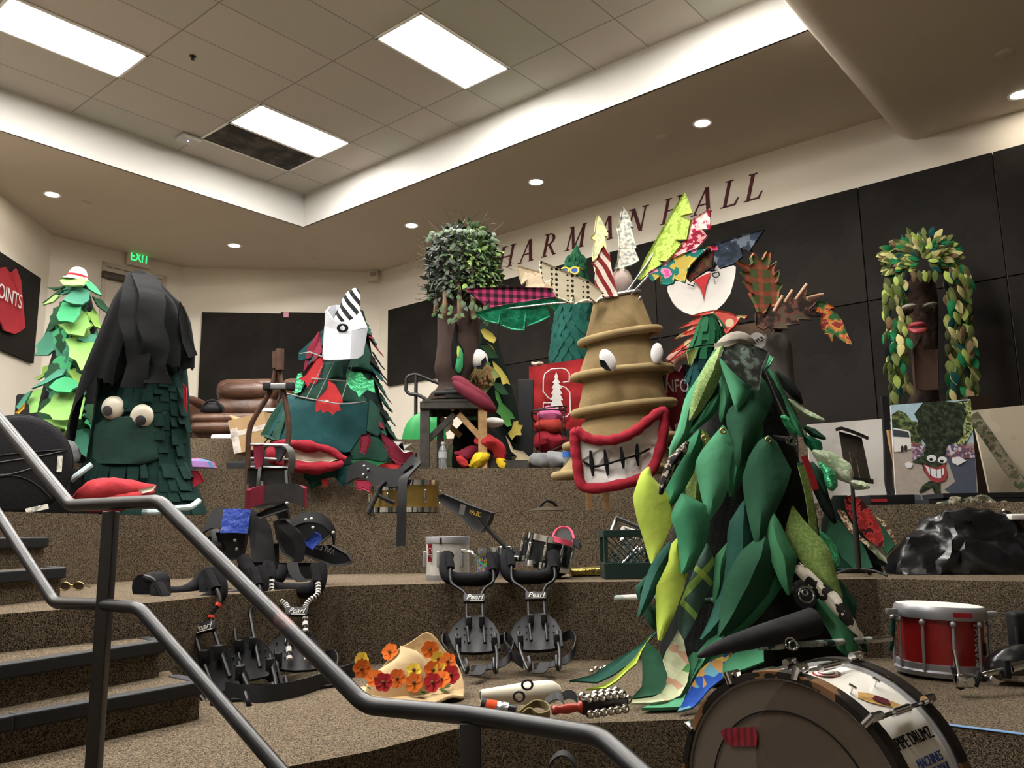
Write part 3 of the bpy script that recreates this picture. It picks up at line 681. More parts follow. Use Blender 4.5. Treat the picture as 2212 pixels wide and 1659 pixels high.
BR = [('branch', 'pale yellow print branch', yel, 6.22, 6.22, [(918, 205), (945, 240), (990, 335), (985, 355), (965, 345), (978, 420), (960, 520), (935, 600), (900, 590), (885, 520), (880, 440), (900, 380), (868, 360), (895, 330), (905, 240)]),
 ('branch', 'red and cream candy-striped branch', candy, 6.05, 6.05, [(960, 418), (1000, 470), (1012, 570), (1035, 670), (1055, 760), (960, 765), (905, 720), (900, 640), (905, 560), (876, 532), (915, 500), (940, 440)]),
 ('branch', 'white small-flowered branch', cream, 6.1, 6.1, [(1095, 153), (1128, 205), (1162, 292), (1138, 282), (1155, 330), (1182, 432), (1165, 430), (1202, 515), (1150, 545), (1100, 560), (1098, 750), (1074, 752), (1066, 572), (1030, 572), (1055, 510), (1065, 400), (1060, 340), (1050, 295), (1070, 250), (1080, 180)]),
 ('branch', 'lime green branch', lime, 6.1, 5.9, [(1515, 55), (1540, 110), (1568, 192), (1490, 212), (1555, 238), (1530, 372), (1448, 376), (1495, 402), (1440, 470), (1390, 522), (1338, 515), (1370, 545), (1290, 590), (1215, 650), (1190, 640), (1250, 500), (1380, 270), (1450, 150)]),
 ('branch', 'red flowered branch', redfl, 6.25, 6.1, [(1688, 162), (1692, 302), (1632, 302), (1670, 345), (1630, 400), (1598, 432), (1500, 470), (1400, 520), (1440, 470), (1495, 402), (1530, 372), (1560, 240)]),
 ('branch', 'navy paisley branch', navy, 6.2, 5.9, [(2058, 305), (1960, 452), (1898, 430), (1912, 488), (1850, 540), (1752, 570), (1722, 520), (1712, 585), (1640, 585), (1600, 470), (1640, 430), (1720, 405), (1900, 345)]),
 ('branch', 'teal and pink flowered branch', tealf, 6.0, 5.8, [(1265, 600), (1350, 550), (1440, 500), (1580, 440), (1690, 420), (1640, 462), (1560, 540), (1535, 590), (1515, 670), (1448, 640), (1438, 672), (1400, 682), (1348, 678), (1352, 620), (1300, 662), (1280, 640)]),
 ('branch', 'dark flowered underside of a branch', darkfl, 5.9, 5.82, [(1640, 462), (1712, 432), (1706, 560), (1640, 600), (1550, 662), (1528, 640), (1545, 560)]),
 ('branch', 'hot pink branch tip', pinkc, 5.78, 5.78, [(1688, 420), (1730, 418), (1736, 446), (1700, 448)]),
 ('branch', 'beige linen branch', beige, 6.3, 6.2, [(368, 555), (400, 558), (520, 588), (610, 650), (640, 705), (430, 700), (440, 648), (402, 682), (382, 625)]),
 ('branch', 'cream branch with dark dots', dots, 5.85, 6.0, [(526, 518), (600, 550), (740, 605), (850, 652), (960, 742), (905, 802), (860, 765), (858, 792), (830, 790), (762, 812), (750, 745), (735, 808), (690, 790), (645, 770), (612, 712), (600, 650), (560, 672), (540, 640), (524, 560)]),
 ('branch', 'magenta and black checked branch', plaid, 5.95, 6.1, [(22, 710), (110, 702), (330, 698), (560, 702), (640, 708), (645, 762), (520, 782), (350, 812), (188, 836), (170, 768), (150, 822), (90, 770), (50, 738)]),
 ('branch', 'shiny emerald branch', emer, 5.8, 6.05, [(82, 870), (200, 838), (300, 815), (500, 785), (692, 775), (625, 862), (560, 808), (590, 898), (520, 935), (440, 962), (425, 880), (415, 992), (330, 988), (262, 960), (252, 880), (240, 948), (150, 930)])]
for nm, lab, m, Ya, Yb_, pts in BR: patch(tt, nm, o6, pts, Ya, m, Yb_, th=.03, ins=.012, lift=.012, label=lab)
def rod(parent, pts, r, m, name='rod', n=8):
    b = MB(); b.tube([at(*p) for p in pts], r, n); return b.build(name, m, parent)
for pts in ([(1300, 640, 6.1), (1310, 560, 6.1)], [(1385, 640, 6.1), (1340, 690, 6.1)], [(1340, 650, 6.1), (1405, 560, 6.05), (1450, 480, 6.02)], [(1350, 650, 6.1), (1408, 588, 6.0), (1500, 550, 5.9)], [(1310, 645, 6.1), (1215, 640, 6.12), (1060, 630, 6.0)], [(1300, 650, 6.1), (1200, 655, 6.0), (1050, 672, 5.85)]):
    rod(tt, pts, .008, silver)
b = MB(); b.sphere(at(1343, 612, 6.15), (.085, .08, .12), 16); b.build('gauze_bundle', gauze, tt)
# ---------------------------------------------------------------- pale green leaf tree with a bucket hat
o7 = (20, 560, 4.146)
LG = [cloth('leaf_light', '7fb45c'), cloth('leaf_mid', '37935f'), cloth('leaf_teal', '3a7a62'), cloth('leaf_dark', '20442c'), cloth('leaf_olive', '6f9440')]
LYt = 6.7
gt = thing('tree_costume', 'pale green leaf tree costume wearing a white bucket hat near the left wall', 'costume', at(140, 1020, LYt))
bd = Body([(605, 160, 185), (660, 145, 200), (760, 120, 215), (860, 95, 225), (930, 80, 235), (1035, 90, 240)], LYt, .8, seed=2)
b = MB(); bd.mesh(b); b.build('body', blc, gt)
LV = [(0, [(455, 195), (500, 168), (640, 172), (697, 190), (665, 237), (570, 242), (480, 232)]), (1, [(672, 215), (718, 198), (775, 250), (827, 325), (780, 312), (710, 270)]),
 (2, [(425, 300), (490, 245), (632, 245), (600, 290), (540, 300), (480, 320)]), (2, [(480, 370), (560, 290), (640, 250), (722, 290), (717, 370), (650, 412), (560, 400)]),
 (0, [(303, 412), (420, 320), (452, 330), (400, 382)]), (3, [(303, 392), (400, 320), (470, 262), (480, 290), (400, 350)]), (3, [(340, 255), (400, 270), (500, 235), (495, 255), (400, 282)]), (1, [(425, 510), (480, 388), (642, 420), (632, 500), (580, 572), (520, 560), (450, 562)]),
 (0, [(438, 590), (520, 572), (600, 540), (640, 460), (690, 480), (732, 602), (690, 630), (668, 692), (520, 670), (490, 625)]), (4, [(662, 430), (742, 413), (792, 500), (815, 600), (858, 642), (760, 602), (710, 520)]),
 (3, [(745, 335), (832, 370), (870, 420), (928, 482), (905, 500), (860, 472), (790, 420)]), (3, [(318, 690), (370, 560), (420, 513), (450, 530), (420, 600)]),
 (2, [(223, 862), (262, 830), (240, 780), (340, 660), (450, 600), (502, 650), (480, 782), (410, 810), (350, 862)]), (2, [(603, 720), (660, 690), (680, 640), (762, 610), (802, 690), (790, 742), (700, 757)]), (1, [(790, 700), (830, 680), (845, 730), (810, 800)]),
 (0, [(497, 720), (570, 703), (700, 745), (812, 750), (800, 850), (768, 900), (752, 985), (640, 998), (600, 910), (535, 880), (540, 800)]), (4, [(232, 1072), (300, 1030), (300, 970), (360, 950), (430, 822), (462, 842), (420, 940), (330, 1040), (260, 1082)]),
 (2, [(203, 1162), (320, 1080), (440, 990), (512, 985), (480, 1040), (400, 1075), (340, 1112)]), (4, [(522, 1005), (620, 985), (742, 992), (700, 1100), (682, 1182), (610, 1120), (575, 1080)]),
 (1, [(353, 1150), (420, 1085), (500, 1055), (600, 1085), (628, 1140), (570, 1170), (545, 1197), (420, 1190)]), (2, [(583, 1182), (640, 1140), (690, 1180), (672, 1228)]),
 (0, [(143, 1270), (200, 1190), (330, 1150), (417, 1200), (375, 1240), (365, 1290), (270, 1372), (190, 1382), (185, 1310)]), (0, [(270, 1372), (370, 1280), (400, 1215), (560, 1190), (680, 1240), (640, 1430), (490, 1445), (395, 1442), (365, 1395)]),
 (0, [(250, 1442), (610, 1440), (580, 1555), (528, 1567), (500, 1520), (440, 1505), (340, 1480)]), (2, [(68, 1322), (150, 1210), (205, 1178), (140, 1300), (90, 1352)])]
for i, (c_, pts) in enumerate(LV):
    cx = sum(p[0] for p in pts)/len(pts); cy_ = sum(p[1] for p in pts)/len(pts); x, y = zt(o7, [(cx, cy_)])[0]; q, nn = bd.front(x, y, .04)
    Y = q.y-.012*(i % 4); tilt = .12 if c_ != 3 else .02
    edge = (x-(sum(bd.ring(q.z)[1:2])))  # noqa
    b = MB(); pp = plane_pts(o7, pts, Y+max(0, -nn.x)*.16, Y+max(0, nn.x)*.16, -tilt); puff(b, pp, .014, .006, .002); b.build('leaf', LG[c_], gt)
random.seed(12)
for i in range(26):
    y = 640+i*13; q_, n_ = bd.front(random.uniform(-.8, .8)*(18+(y-640)*.2)+165-(y-640)*.06, y, .015)
    b = MB(); leaf3(b, q_, (n_.x*.5+random.uniform(-.5, .5), -.3, -1), n_, .24, .2, .1, .06, .006, prof=[(0, .5), (.15, .9), (.3, .7), (.45, 1), (.6, .7), (.75, .75), (1, .05)]); b.build('leaf', LG[random.choice((2, 3, 3, 1, 4))], gt)
patch(gt, 'ribbon_tip', o7, [(55, 1378), (110, 1330), (140, 1288), (135, 1340), (90, 1385)], 6.4, cloth('orange_yellow_cloth', 'c8952c'))
c = at(167, 600, LYt); s = px(LYt); M = Matrix.Rotation(.13, 3, 'Y')
ht = thing('bucket_hat', 'white bucket hat with a red band on top of the pale green tree', 'hat', c)
b = MB(); b.lathe([(30*s, -6*s), (22*s, 0), (19*s, 12*s), (15*s, 20*s), (8*s, 24*s), (.001, 25*s)], c, 24, M, sy=.9, cap=False); b.lathe([(34*s, -9*s), (33*s, -10*s), (21*s, 0), (22*s, 1*s)], c, 24, M, cap=False); b.build('crown', whc, ht)
b = MB(); b.lathe([(21.5*s, 1*s), (20.8*s, 6*s)], c, 24, M, cap=False); b.build('hat_band', cloth('red_band', 'b8202c'), ht)
# ---------------------------------------------------------------- dark green costume under a black cape
o2 = (0, 500, 2.676); DY = 6.0
dg = cloth('bottle_green_felt', '0d2925', var=.15, scale=10); dgl = cloth('dusty_green_felt', '1f3a32', var=.25, scale=3); capem = cloth('black_cape', '08090b', var=.25, scale=6, bump=.6, bscale=6)
dt = thing('tree_costume', 'dark green fringed costume with bulging white eyes under a black cape', 'costume', at(290, 1106, DY))
b2 = Body([(600, 292, 318), (640, 262, 345), (700, 240, 378), (800, 220, 400), (900, 206, 404), (1000, 190, 408), (1060, 172, 424), (1108, 150, 442)], DY, .75, seed=1)
b = MB(); b2.mesh(b); b.build('body', dg, dt)
b = MB(); bodypatch(b, b2, o2, [(560, 1090), (640, 1080), (900, 1060), (970, 1040), (990, 1180), (1015, 1335), (700, 1348), (538, 1342), (545, 1180)], .02); b.build('face_cloth', dgl, dt)
zz = lambda y: at(290, y, DY).z
for y, a0, a1, n, h in ((812, 4.6, 5.9, 7, .12), (836, 4.5, 5.95, 8, .12), (862, 4.35, 6.0, 8, .12), (893, 5.25, 6.1, 5, .13), (920, 5.3, 6.1, 5, .13), (948, 5.35, 6.1, 4, .13), (975, 5.4, 6.1, 4, .13), (1000, 5.4, 6.1, 4, .13), (1025, 5.35, 6.1, 5, .12), (1002, 3.75, 5.15, 14, .15), (1048, 4.7, 6.1, 9, .12), (1066, 3.4, 4.1, 6, .12), (1078, 3.3, 6.1, 20, .12), (1096, 3.2, 6.2, 22, .07)):
    b = MB(); flap_row(b, b2, zz(y), a0, a1, n, .05, h); b.build('fringe', dg, dt)
eyw = mat('eye_plastic', 'c9c2ae', .35, var=.08, scale=5, spec=.5); eyb = mat('eye_pupil', '3a3a3c', .5, var=.1)
for (x, y, a, b_) in ((655, 1020, -20, 22), (820, 1068, 8, 30)):
    (X, Yp), = zt(o2, [(x, y)]); q, _ = b2.front(X, Yp, .02)
    eye(dt, X, Yp, q.y, 26, 27, a/2.676, b_/2.676, 11.5, eyw, eyb, .5)
lipc = cloth('coral_red_cloth', 'b03038', bump=.5, bscale=15)
def lip_(nm, pts, rm, n0=5):
    Q = spline([at(*zt(o2, [(x, y)])[0], Y) for x, y, Y in pts], 6); n = len(Q); b = MB(); b.tube(Q, [.012+rm*sin(pi*min(1, (j+.5)/n)**.8) for j in range(n)], 16); b.crumple(.012, 9).build(nm, lipc, dt)
lip_('upper_lip', [(425, 1560, 5.42), (500, 1520, 5.38), (590, 1492, 5.36), (700, 1490, 5.38), (800, 1482, 5.42), (898, 1470, 5.48)], .065)
lip_('lower_lip', [(430, 1585, 5.36), (560, 1582, 5.34), (700, 1560, 5.36), (800, 1530, 5.4), (885, 1495, 5.46)], .045)
patch(dt, 'teeth', o2, [(440, 1568), (560, 1545), (690, 1525), (760, 1503), (900, 1468), (885, 1500), (740, 1535), (600, 1565)], 5.33, cloth('cream_teeth', 'd8c8b8'), 5.4)
pale = mat('pale_blue_tube', 'a9c0c4', .5, var=.2, scale=10)
for pts in ([(400, 1450, 5.6), (440, 1415, 5.55), (530, 1348, 5.6)], [(830, 1622, 5.45), (920, 1622, 5.42), (1030, 1600, 5.5), (1100, 1592, 5.6), (1148, 1558, 5.75)]):
    b = MB(); b.tube(spline([at(*zt(o2, [(x, y)])[0], Y) for x, y, Y in pts]), .02, 8); b.build('hem_hoop', pale, dt)
for pts, Y in (([(1058, 880), (1078, 905), (1082, 1050), (1065, 1000)], 5.85), ([(1082, 1380), (1150, 1385), (1182, 1440), (1120, 1482), (1090, 1440)], 5.95)):
    patch(dt, 'red_patch', o2, pts, Y, redc)
# cape: draped sheet over the top
top = at(306, 592, DY); rows = []
hem = lambda t: [(0, 1100), (.12, 1098), (.2, 1070), (.26, 940), (.34, 828), (.45, 850), (.52, 790), (.6, 835), (.7, 800), (.85, 812), (1, 800)]
H_ = hem(0)
def hemy(t):
    for (a, ya), (b_, yb) in zip(H_, H_[1:]):
        if t <= b_: return ya+(yb-ya)*(t-a)/(b_-a)
    return H_[-1][1]
oc = Body([(588, 300, 312), (596, 288, 330), (612, 278, 345), (640, 262, 372), (665, 250, 398), (700, 238, 412), (760, 215, 420), (810, 195, 418), (900, 172, 415), (1000, 152, 410), (1110, 135, 410)], DY, .85, wr=0)
n, K = 64, 16
for k in range(K+1):
    row = []
    for j in range(n+1):
        t = j/n; q = pi*1.02+(pi*.98)*t; zt_ = top.z; zb_ = at(290, hemy(t), DY).z+.012*sin(j*2.1); z = zt_+(zb_-zt_)*(k/K)
        z_, cx, r = oc.ring(z); f = .035*(k/K)*sin(t*26)+.02*(k/K)*sin(t*47+1)-(.09*max(0, 1-abs(t-.5)/.045) if k/K > .25 else 0)
        row.append(V((cx+(r+f)*cos(q), DY+(r*.85+f)*sin(q)-.03, z)))
    rows.append(row)
b = MB(); b.grid(rows, .006); b.build('cape', capem, dt)
patch(dt, 'cape_corner', o2, [(1040, 405), (1075, 480), (1092, 600), (1140, 715), (1088, 732), (1050, 640), (1030, 500)], 5.75, capem, 5.95, th=.01, ins=.004, lift=.002)
b = MB()
for (pts, w_) in (([(800, 250, 5.9), (770, 400, 5.6), (760, 520, 5.5), (790, 620, 5.46), (800, 760, 5.44), (770, 905, 5.42)], .16), ([(830, 250, 5.9), (880, 380, 5.6), (870, 520, 5.5), (900, 640, 5.46), (890, 780, 5.46), (915, 880, 5.44)], .17)):
    ribbon(b, [at(*zt(o2, [(x, y)])[0], Y) for x, y, Y in pts], [V((1, .4, 0)), V((1, .7, 0)), V((1, .2, 0)), V((1, .6, 0)), V((1, -.2, 0)), V((1, .3, 0))], w_, .006)
b.build('cape_fold', capem, dt)
# ================================================================ upper tiers, left to centre
o3 = (400, 560, 2.9615); o4 = (840, 440, 2.861); o8 = (860, 780, 5.82)
teal = cloth('teal_felt', '123c3e', var=.2, scale=4); tealg = cloth('forest_felt', '1d4034', var=.2, scale=5); maroon = cloth('maroon_cloth', '6e1a2c', var=.2)
redf = cloth('red_felt', 'b02a2e'); mint = mat('mint_foil', '48c887', .35, .35, var=.35, scale=25, bump=.8, bscale=40); blackm = mat('black_nylon', '131417', .65, var=.2, scale=20)
# ---------------------------------------------------------------- teal cone costume with a visor
VY = 7.6
vt = thing('tree_costume', 'ragged teal cone costume with red patches and strings beside the brown sofa', 'costume', at(715, 1040, VY))
b3 = Body([(672, 728, 785), (700, 712, 792), (760, 688, 803), (840, 650, 818), (900, 612, 832), (950, 590, 845), (985, 568, 862), (1008, 560, 872), (1030, 565, 868)], VY, .75, seed=3, wr=.015)
b = MB(); b3.mesh(b); b.build('body', cloth('night_green_cloth', '12211f', var=.4), vt)
def vp_(name, pts, m, off=.03, label=None):
    b = MB(); bodypatch(b, b3, o3, pts, off); o = b.build(name, m, vt)
    if label: o['label'] = label
    return o
vp_('patch', [(640, 870), (720, 880), (760, 890), (900, 905), (1160, 915), (1200, 930), (1250, 1020), (1290, 1100), (1130, 1130), (1060, 1240), (820, 1215), (640, 1185), (500, 1170), (540, 1080), (600, 980)], teal)
vp_('patch', [(470, 1150), (560, 980), (640, 880), (650, 1000), (600, 1165)], tealg, .045)
vp_('patch', [(720, 890), (900, 770), (1020, 780), (1160, 900), (1140, 920), (900, 910)], tealg, .02)
vp_('patch', [(900, 660), (1000, 650), (1010, 760), (880, 765)], tealg, .035); vp_('patch', [(1130, 480), (1200, 640), (1205, 720), (1120, 700), (1040, 690), (1080, 600)], tealg, .05)
vp_('patch', [(725, 600), (890, 450), (900, 520), (830, 640), (730, 650)], teal, .04); vp_('patch', [(780, 580), (860, 460), (880, 600), (760, 720)], maroon, .05)
vp_('patch', [(1180, 900), (1260, 980), (1310, 1090), (1220, 1130), (1160, 1100)], tealg, .05)
st_ = lambda pts, m, Y, nm='star_patch', **k: patch(vt, nm, o3, pts, Y, m, th=.01, ins=.006, lift=.006, **k)
st_([(885, 615), (880, 690), (850, 770), (835, 800), (800, 790), (785, 825), (765, 780), (725, 765), (770, 740), (800, 700), (840, 640)], redf, 7.12)
st_([(915, 770), (960, 800), (1000, 870), (1008, 910), (985, 930), (998, 965), (965, 975), (945, 995), (915, 970), (880, 985), (870, 960), (840, 980), (830, 950), (840, 900), (880, 860), (905, 830)], redf, 6.98)
st_([(1040, 700), (1075, 720), (1130, 725), (1170, 770), (1205, 770), (1215, 855), (1165, 835), (1110, 885), (1100, 850), (1060, 830), (1035, 790), (1030, 740)], mint, 7.1)
st_([(690, 840), (720, 730), (745, 725), (760, 790), (740, 850), (700, 860)], mint, 7.3)
patch(vt, 'button', o3, [(893, 905), (905, 897), (918, 905), (916, 916), (900, 918)], 6.95, whc, th=.01, ins=.003, lift=.002)
b = MB(); b.tube(spline([at(*zt(o3, [(x, y)])[0], Y) for x, y, Y in [(650, 858, 7.25), (760, 885, 7.0), (860, 905, 6.95), (1000, 925, 6.95), (1150, 912, 7.2)]]), .006, 6)
b.tube([at(*zt(o3, [(x, y)])[0], Y) for x, y, Y in [(740, 760, 7.3), (860, 765, 7.0), (1030, 780, 7.1)]], .007, 6); b.tube([at(*zt(o3, [(x, y)])[0], Y) for x, y, Y in [(735, 605, 7.3), (800, 595, 7.2), (880, 625, 7.1)]], .007, 6)
for x0, x1 in ((840, 760), (900, 830), (1020, 990)): b.tube([at(*zt(o3, [(x, y)])[0], Y) for x, y, Y in [(x0+60, 640, 7.15), (x1+10, 900, 6.98)]], .0035, 6)
b.build('drawstring', cloth('cord_grey', '7c7c7a'), vt)
# stuffed white and red mouth at its hem, rags around
def roll(nm, pts, r, m, a=.02):
    Q = spline([at(*zt(o3, [(x, y)])[0], Y) for x, y, Y in pts], 6); n = len(Q); b = MB(); b.tube(Q, [r*(.35+.65*sin(pi*(j+.7)/(n+.4))) for j in range(n)], 14); b.crumple(a, 10).build(nm, m, vt)
roll('upper_lip', [(545, 1200, 6.95), (640, 1185, 6.88), (780, 1200, 6.85), (900, 1215, 6.85), (1025, 1278, 6.9)], .045, redc); roll('lower_lip', [(560, 1290, 6.9), (680, 1318, 6.84), (800, 1335, 6.82), (940, 1325, 6.84), (1010, 1290, 6.88)], .05, redc); roll('red_end', [(545, 1205, 6.9), (555, 1250, 6.88), (575, 1300, 6.88)], .05, redc)
random.seed(8)
for i in range(34):
    z = b3.rings[0][0]-.12-(b3.rings[0][0]-b3.rings[-1][0]-.2)*(i/34); q_ = random.choice((random.uniform(pi*.98, pi*1.2), random.uniform(pi*1.8, pi*2.02), random.uniform(pi*1.8, pi*2.02))); b = MB()
    leaf3(b, b3.pt(z, q_, .01), (cos(q_)*.5, sin(q_)*.3, -1), (cos(q_), sin(q_), .2), random.uniform(.16, .26), .13, -.15, .1, .005, prof=[(0, .5), (.2, 1), (.35, .6), (.5, .9), (.7, .4), (.85, .5), (1, .03)]); b.build('ragged_strip', random.choice((teal, tealg, tealg, maroon, blc)), vt)
patch(vt, 'mouth', o3, [(560, 1225), (700, 1215), (860, 1205), (980, 1280), (900, 1310), (760, 1300), (640, 1270)], 6.88, cloth('cream_satin', 'cfc5b2', bump=.8), th=.03, ins=.02, lift=.02)
for nm, pts, m, Y in (('rag', [(760, 1350), (850, 1330), (960, 1340), (960, 1390), (900, 1400), (870, 1440), (810, 1470), (790, 1420), (760, 1400)], tealg, 6.9), ('rag', [(960, 1320), (1080, 1310), (1060, 1380), (1060, 1440), (1000, 1450), (960, 1400)], teal, 6.92),
    ('rag', [(1055, 1230), (1130, 1120), (1230, 1130), (1310, 1210), (1290, 1300), (1100, 1310)], tealg, 6.95), ('rag', [(1060, 1280), (1160, 1275), (1290, 1300), (1200, 1330), (1080, 1320)], cloth('kelly_green_cloth', '1e6a3c'), 6.85),
    ('rag', [(1250, 1110), (1320, 1150), (1460, 1240), (1440, 1290), (1380, 1310), (1300, 1260), (1270, 1190)], maroon, 6.95), ('rag', [(1125, 1130), (1180, 1115), (1190, 1170), (1150, 1250), (1115, 1230)], maroon, 6.85),
    ('rag', [(1090, 1410), (1180, 1415), (1215, 1470), (1190, 1495), (1140, 1470), (1100, 1480)], cloth('raspberry_cloth', 'a02a44'), 6.9), ('rag', [(1330, 1160), (1400, 1165), (1370, 1185), (1450, 1180), (1400, 1215), (1460, 1225), (1400, 1240)], whc, 6.9),
    ('rag', [(1180, 1320), (1250, 1300), (1380, 1310), (1350, 1360), (1230, 1350)], redf, 6.88), ('rag', [(560, 1170), (640, 1150), (700, 1200), (640, 1240), (570, 1230)], maroon, 6.9), ('rag', [(870, 1410), (910, 1400), (915, 1450), (885, 1455)], redf, 6.88)):
    patch(vt, nm, o3, pts, Y, m, th=.02, ins=.015, lift=.015)
for s_, x, y in ((.9, 700, 1000), (1, 1200, 1190)): pass
vs_ = thing('sun_visor', 'oversized white cloth visor with a black letter O on the teal cone costume', 'hat', at(743, 780, 7.3))
cy_ = Body([(662, 706, 780), (700, 704, 789), (722, 703, 792)], 7.3, .8, wr=0)
rows = []
ftop = [(905, 325), (925, 345), (950, 385), (1000, 405), (1040, 400), (1085, 375), (1115, 335)]; fbot = [(900, 430), (930, 440), (980, 455), (1010, 460), (1060, 462), (1110, 450), (1160, 440)]; fl = [(885, 640), (900, 645), (930, 650), (1000, 648), (1050, 642), (1100, 635), (1130, 610)]
dep = [7.28, 7.12, 7.0, 6.96, 6.98, 7.08, 7.25]
for ch, off in ((ftop, 0), (fbot, -.02), (fl, -.1)): rows.append([at(*zt(o3, [p])[0], d+off) for p, d in zip(ch, dep)])
b = MB(); b.grid(rows[:2], .012); b.grid(rows[1:], .014); b.build('front', cloth('white_terry', 'a6a9b0', var=.05), vs_)
b = MB(); b.grid([[at(*zt(o3, [p])[0], d) for p, d in zip([(905, 325), (920, 303), (960, 293), (1010, 295), (1060, 300), (1095, 312), (1115, 335)], [7.28, 7.45, 7.6, 7.65, 7.6, 7.45, 7.25])], [at(*zt(o3, [p])[0], d) for p, d in zip([(900, 400), (920, 400), (960, 400), (1010, 400), (1060, 400), (1095, 400), (1120, 400)], [7.28, 7.45, 7.6, 7.65, 7.6, 7.45, 7.25])]], .012); b.build('band', cloth('white_terry', 'a6a9b0'), vs_)
b = MB(); L_ = tubeloop([at(*zt(o3, [(1007+27*cos(a), 440-22*sin(a))])[0], 6.915) for a in [i*pi/4 for i in range(8)]], 5); b.tube(L_+[L_[0]], [.008+.006*abs(cos(i*2*pi/len(L_))) for i in range(len(L_)+1)], 8, cap=False, flat=.5); b.build('letter', blc, vs_)
zc = thing('striped_cloth', 'crumpled black and white zebra-striped cloth stuck out of the visor', 'cloth', at(750, 700, 7.35))
zeb = patmat('zebra_cloth', 'stripe', ['17161a', 'd6d4d0'], 4.5, rot=(.3, .6, .2), extra=4)
b = MB(); ZB = Body([(623, 764, 772), (632, 752, 777), (648, 742, 776), (668, 735, 775), (690, 722, 778), (705, 722, 776)], 7.25, .7, wr=.12, wn=3); ZB.mesh(b, 20); b.build('cloth', zeb, zc)
# ---------------------------------------------------------------- leather sofa
leather = mat('brown_leather', '4c2f20', .42, var=.3, scale=4, bump=.6, bscale=9, spec=.5); leat2 = mat('brown_leather_panel', '5e4636', .45, var=.15, scale=4, bump=.2, bscale=6, spec=.4)
SY = 9.55; xa, xb = at(404, 900, SY).x, at(745, 900, SY).x
so = thing('sofa', 'brown leather sofa with pillowed backs against the back wall', 'sofa', V(((xa+xb)/2, SY, 2.0)))
sm = (xb-xa-.3)/2
b = MB(); b.box(((xa+xb)/2, SY+.1, 2.19), (xb-xa-.1, .9, .38), None, .04); b.build('base', leat2, so)
for k in range(2):
    cx = xa+.2+sm*(k+.5)
    b = MB(); b.box((cx, SY-.3, 2.33), (sm-.02, .34, .1), None, .045); b.box((cx, SY-.33, 2.23), (sm-.02, .3, .13), None, .06); b.box((cx, SY-.05, 2.36), (sm-.02, .5, .09), None, .04); b.build('seat_cushion', leather, so)
    b = MB(); b.box((cx, SY+.36, 2.75), (sm-.015, .3, .3), None, .12); b.box((cx, SY+.3, 2.55), (sm-.03, .26, .22), None, .09); b.sphere((cx, SY+.25, 2.74), (sm*.44, .12, .12), 20); b.crumple(.012, 7).build('back_cushion', leather, so)
for sx in (0, 1):
    x = xa+.09 if sx == 0 else xb-.09
    b = MB(); b.box((x, SY, 2.28), (.2, .95, .5), None, .07); b.sphere((x, SY-.1, 2.54), (.13, .45, .08), 18); b.build('armrest', leather, so)
p = at(458, 868, 9.25); bg = MB(); bg.sphere((p.x, 9.28, 2.46), (.13, .09, .075), 14); bg.tube(spline([(p.x-.12, 9.25, 2.42), (p.x-.04, 9.2, 2.52), (p.x+.06, 9.2, 2.53), (p.x+.14, 9.25, 2.42)]), .012, 6); tag(bg.build('small_bag', blackm), 'small black pouch on the left seat of the sofa', 'bag')
p = at(582, 870, 9.2); b = MB(); b.box((p.x, 9.25, 2.42), (.24, .2, .04), Matrix.Rotation(.2, 3, 'Z')); tag(b.build('folded_paper', whc), 'folded white papers on the sofa seat', 'papers')
# black case and cardboard box
p = at(545, 1000, 8.05); b = MB(); b.box((p.x, 8.08, 1.68), (.42, .3, .15), None, .02); tag(b.build('flat_case', blackm), 'low flat black case under the cardboard box', 'case')
M = Matrix.Rotation(-.22, 3, 'Y')@Matrix.Rotation(-.12, 3, 'Z'); c = at(552, 938, 8.08); bx = thing('cardboard_box', 'open taped cardboard box tilted in front of the sofa', 'box', c)
cb = mat('cardboard', 'a5855c', .85, var=.08, scale=6); tp = mat('clear_tape', 'c4bab0', .3, var=.3, scale=20)
b = MB(); b.box(c, (.36, .3, .33), M); b.box(c+M@V((-.13, 0, .17)), (.12, .28, .01), M@Matrix.Rotation(.9, 3, 'Y')); b.build('carton', cb, bx, False)
b = MB(); b.box(c+M@V((-.14, -.152, -.04)), (.07, .002, .24), M); b.box(c+M@V((.0, -.152, .02)), (.36, .002, .05), M); b.build('tape', tp, bx, False)
p = at(480, 948, 8.45); b = MB(); b.tube([(p.x-.1, 8.45, 2.035), (p.x+.25, 8.42, 2.035)], .034, 12); tag(b.build('paper_roll', whc), 'white paper roll on the edge of the topmost tier', 'paper roll')
# ---------------------------------------------------------------- backpack frame
KY = 6.55; bp_ = thing('backpack_carrier', 'maroon and black backpack harness with a tall brown tube frame', 'backpack', at(590, 1105, KY))
brt = mat('brown_coated_tube', '4a3024', .5, var=.2, scale=20); greym = mat('grey_metal', '8c8d90', .4, .8)
Z3 = lambda pts: [at(*zt(o3, [(x, y)])[0], Y) for x, y, Y in pts]
b = MB(); b.tube(spline(Z3([(585, 600, KY), (582, 700, KY), (540, 850, KY), (440, 1020, KY), (408, 1120, KY), (400, 1340, KY), (395, 1600, KY-.1)])), .022, 10); b.tube(spline(Z3([(605, 590, KY), (600, 710, KY), (635, 880, KY), (662, 1060, KY), (655, 1200, KY), (650, 1330, KY)])), .022, 10); b.build('frame', brt, bp_)
b = MB(); b.tube(Z3([(580, 592, KY-.02), (583, 700, KY-.02)]), .03, 10); b.tube(Z3([(606, 575, KY-.03), (604, 710, KY-.03)]), .034, 10); b.build('grip', brt, bp_)
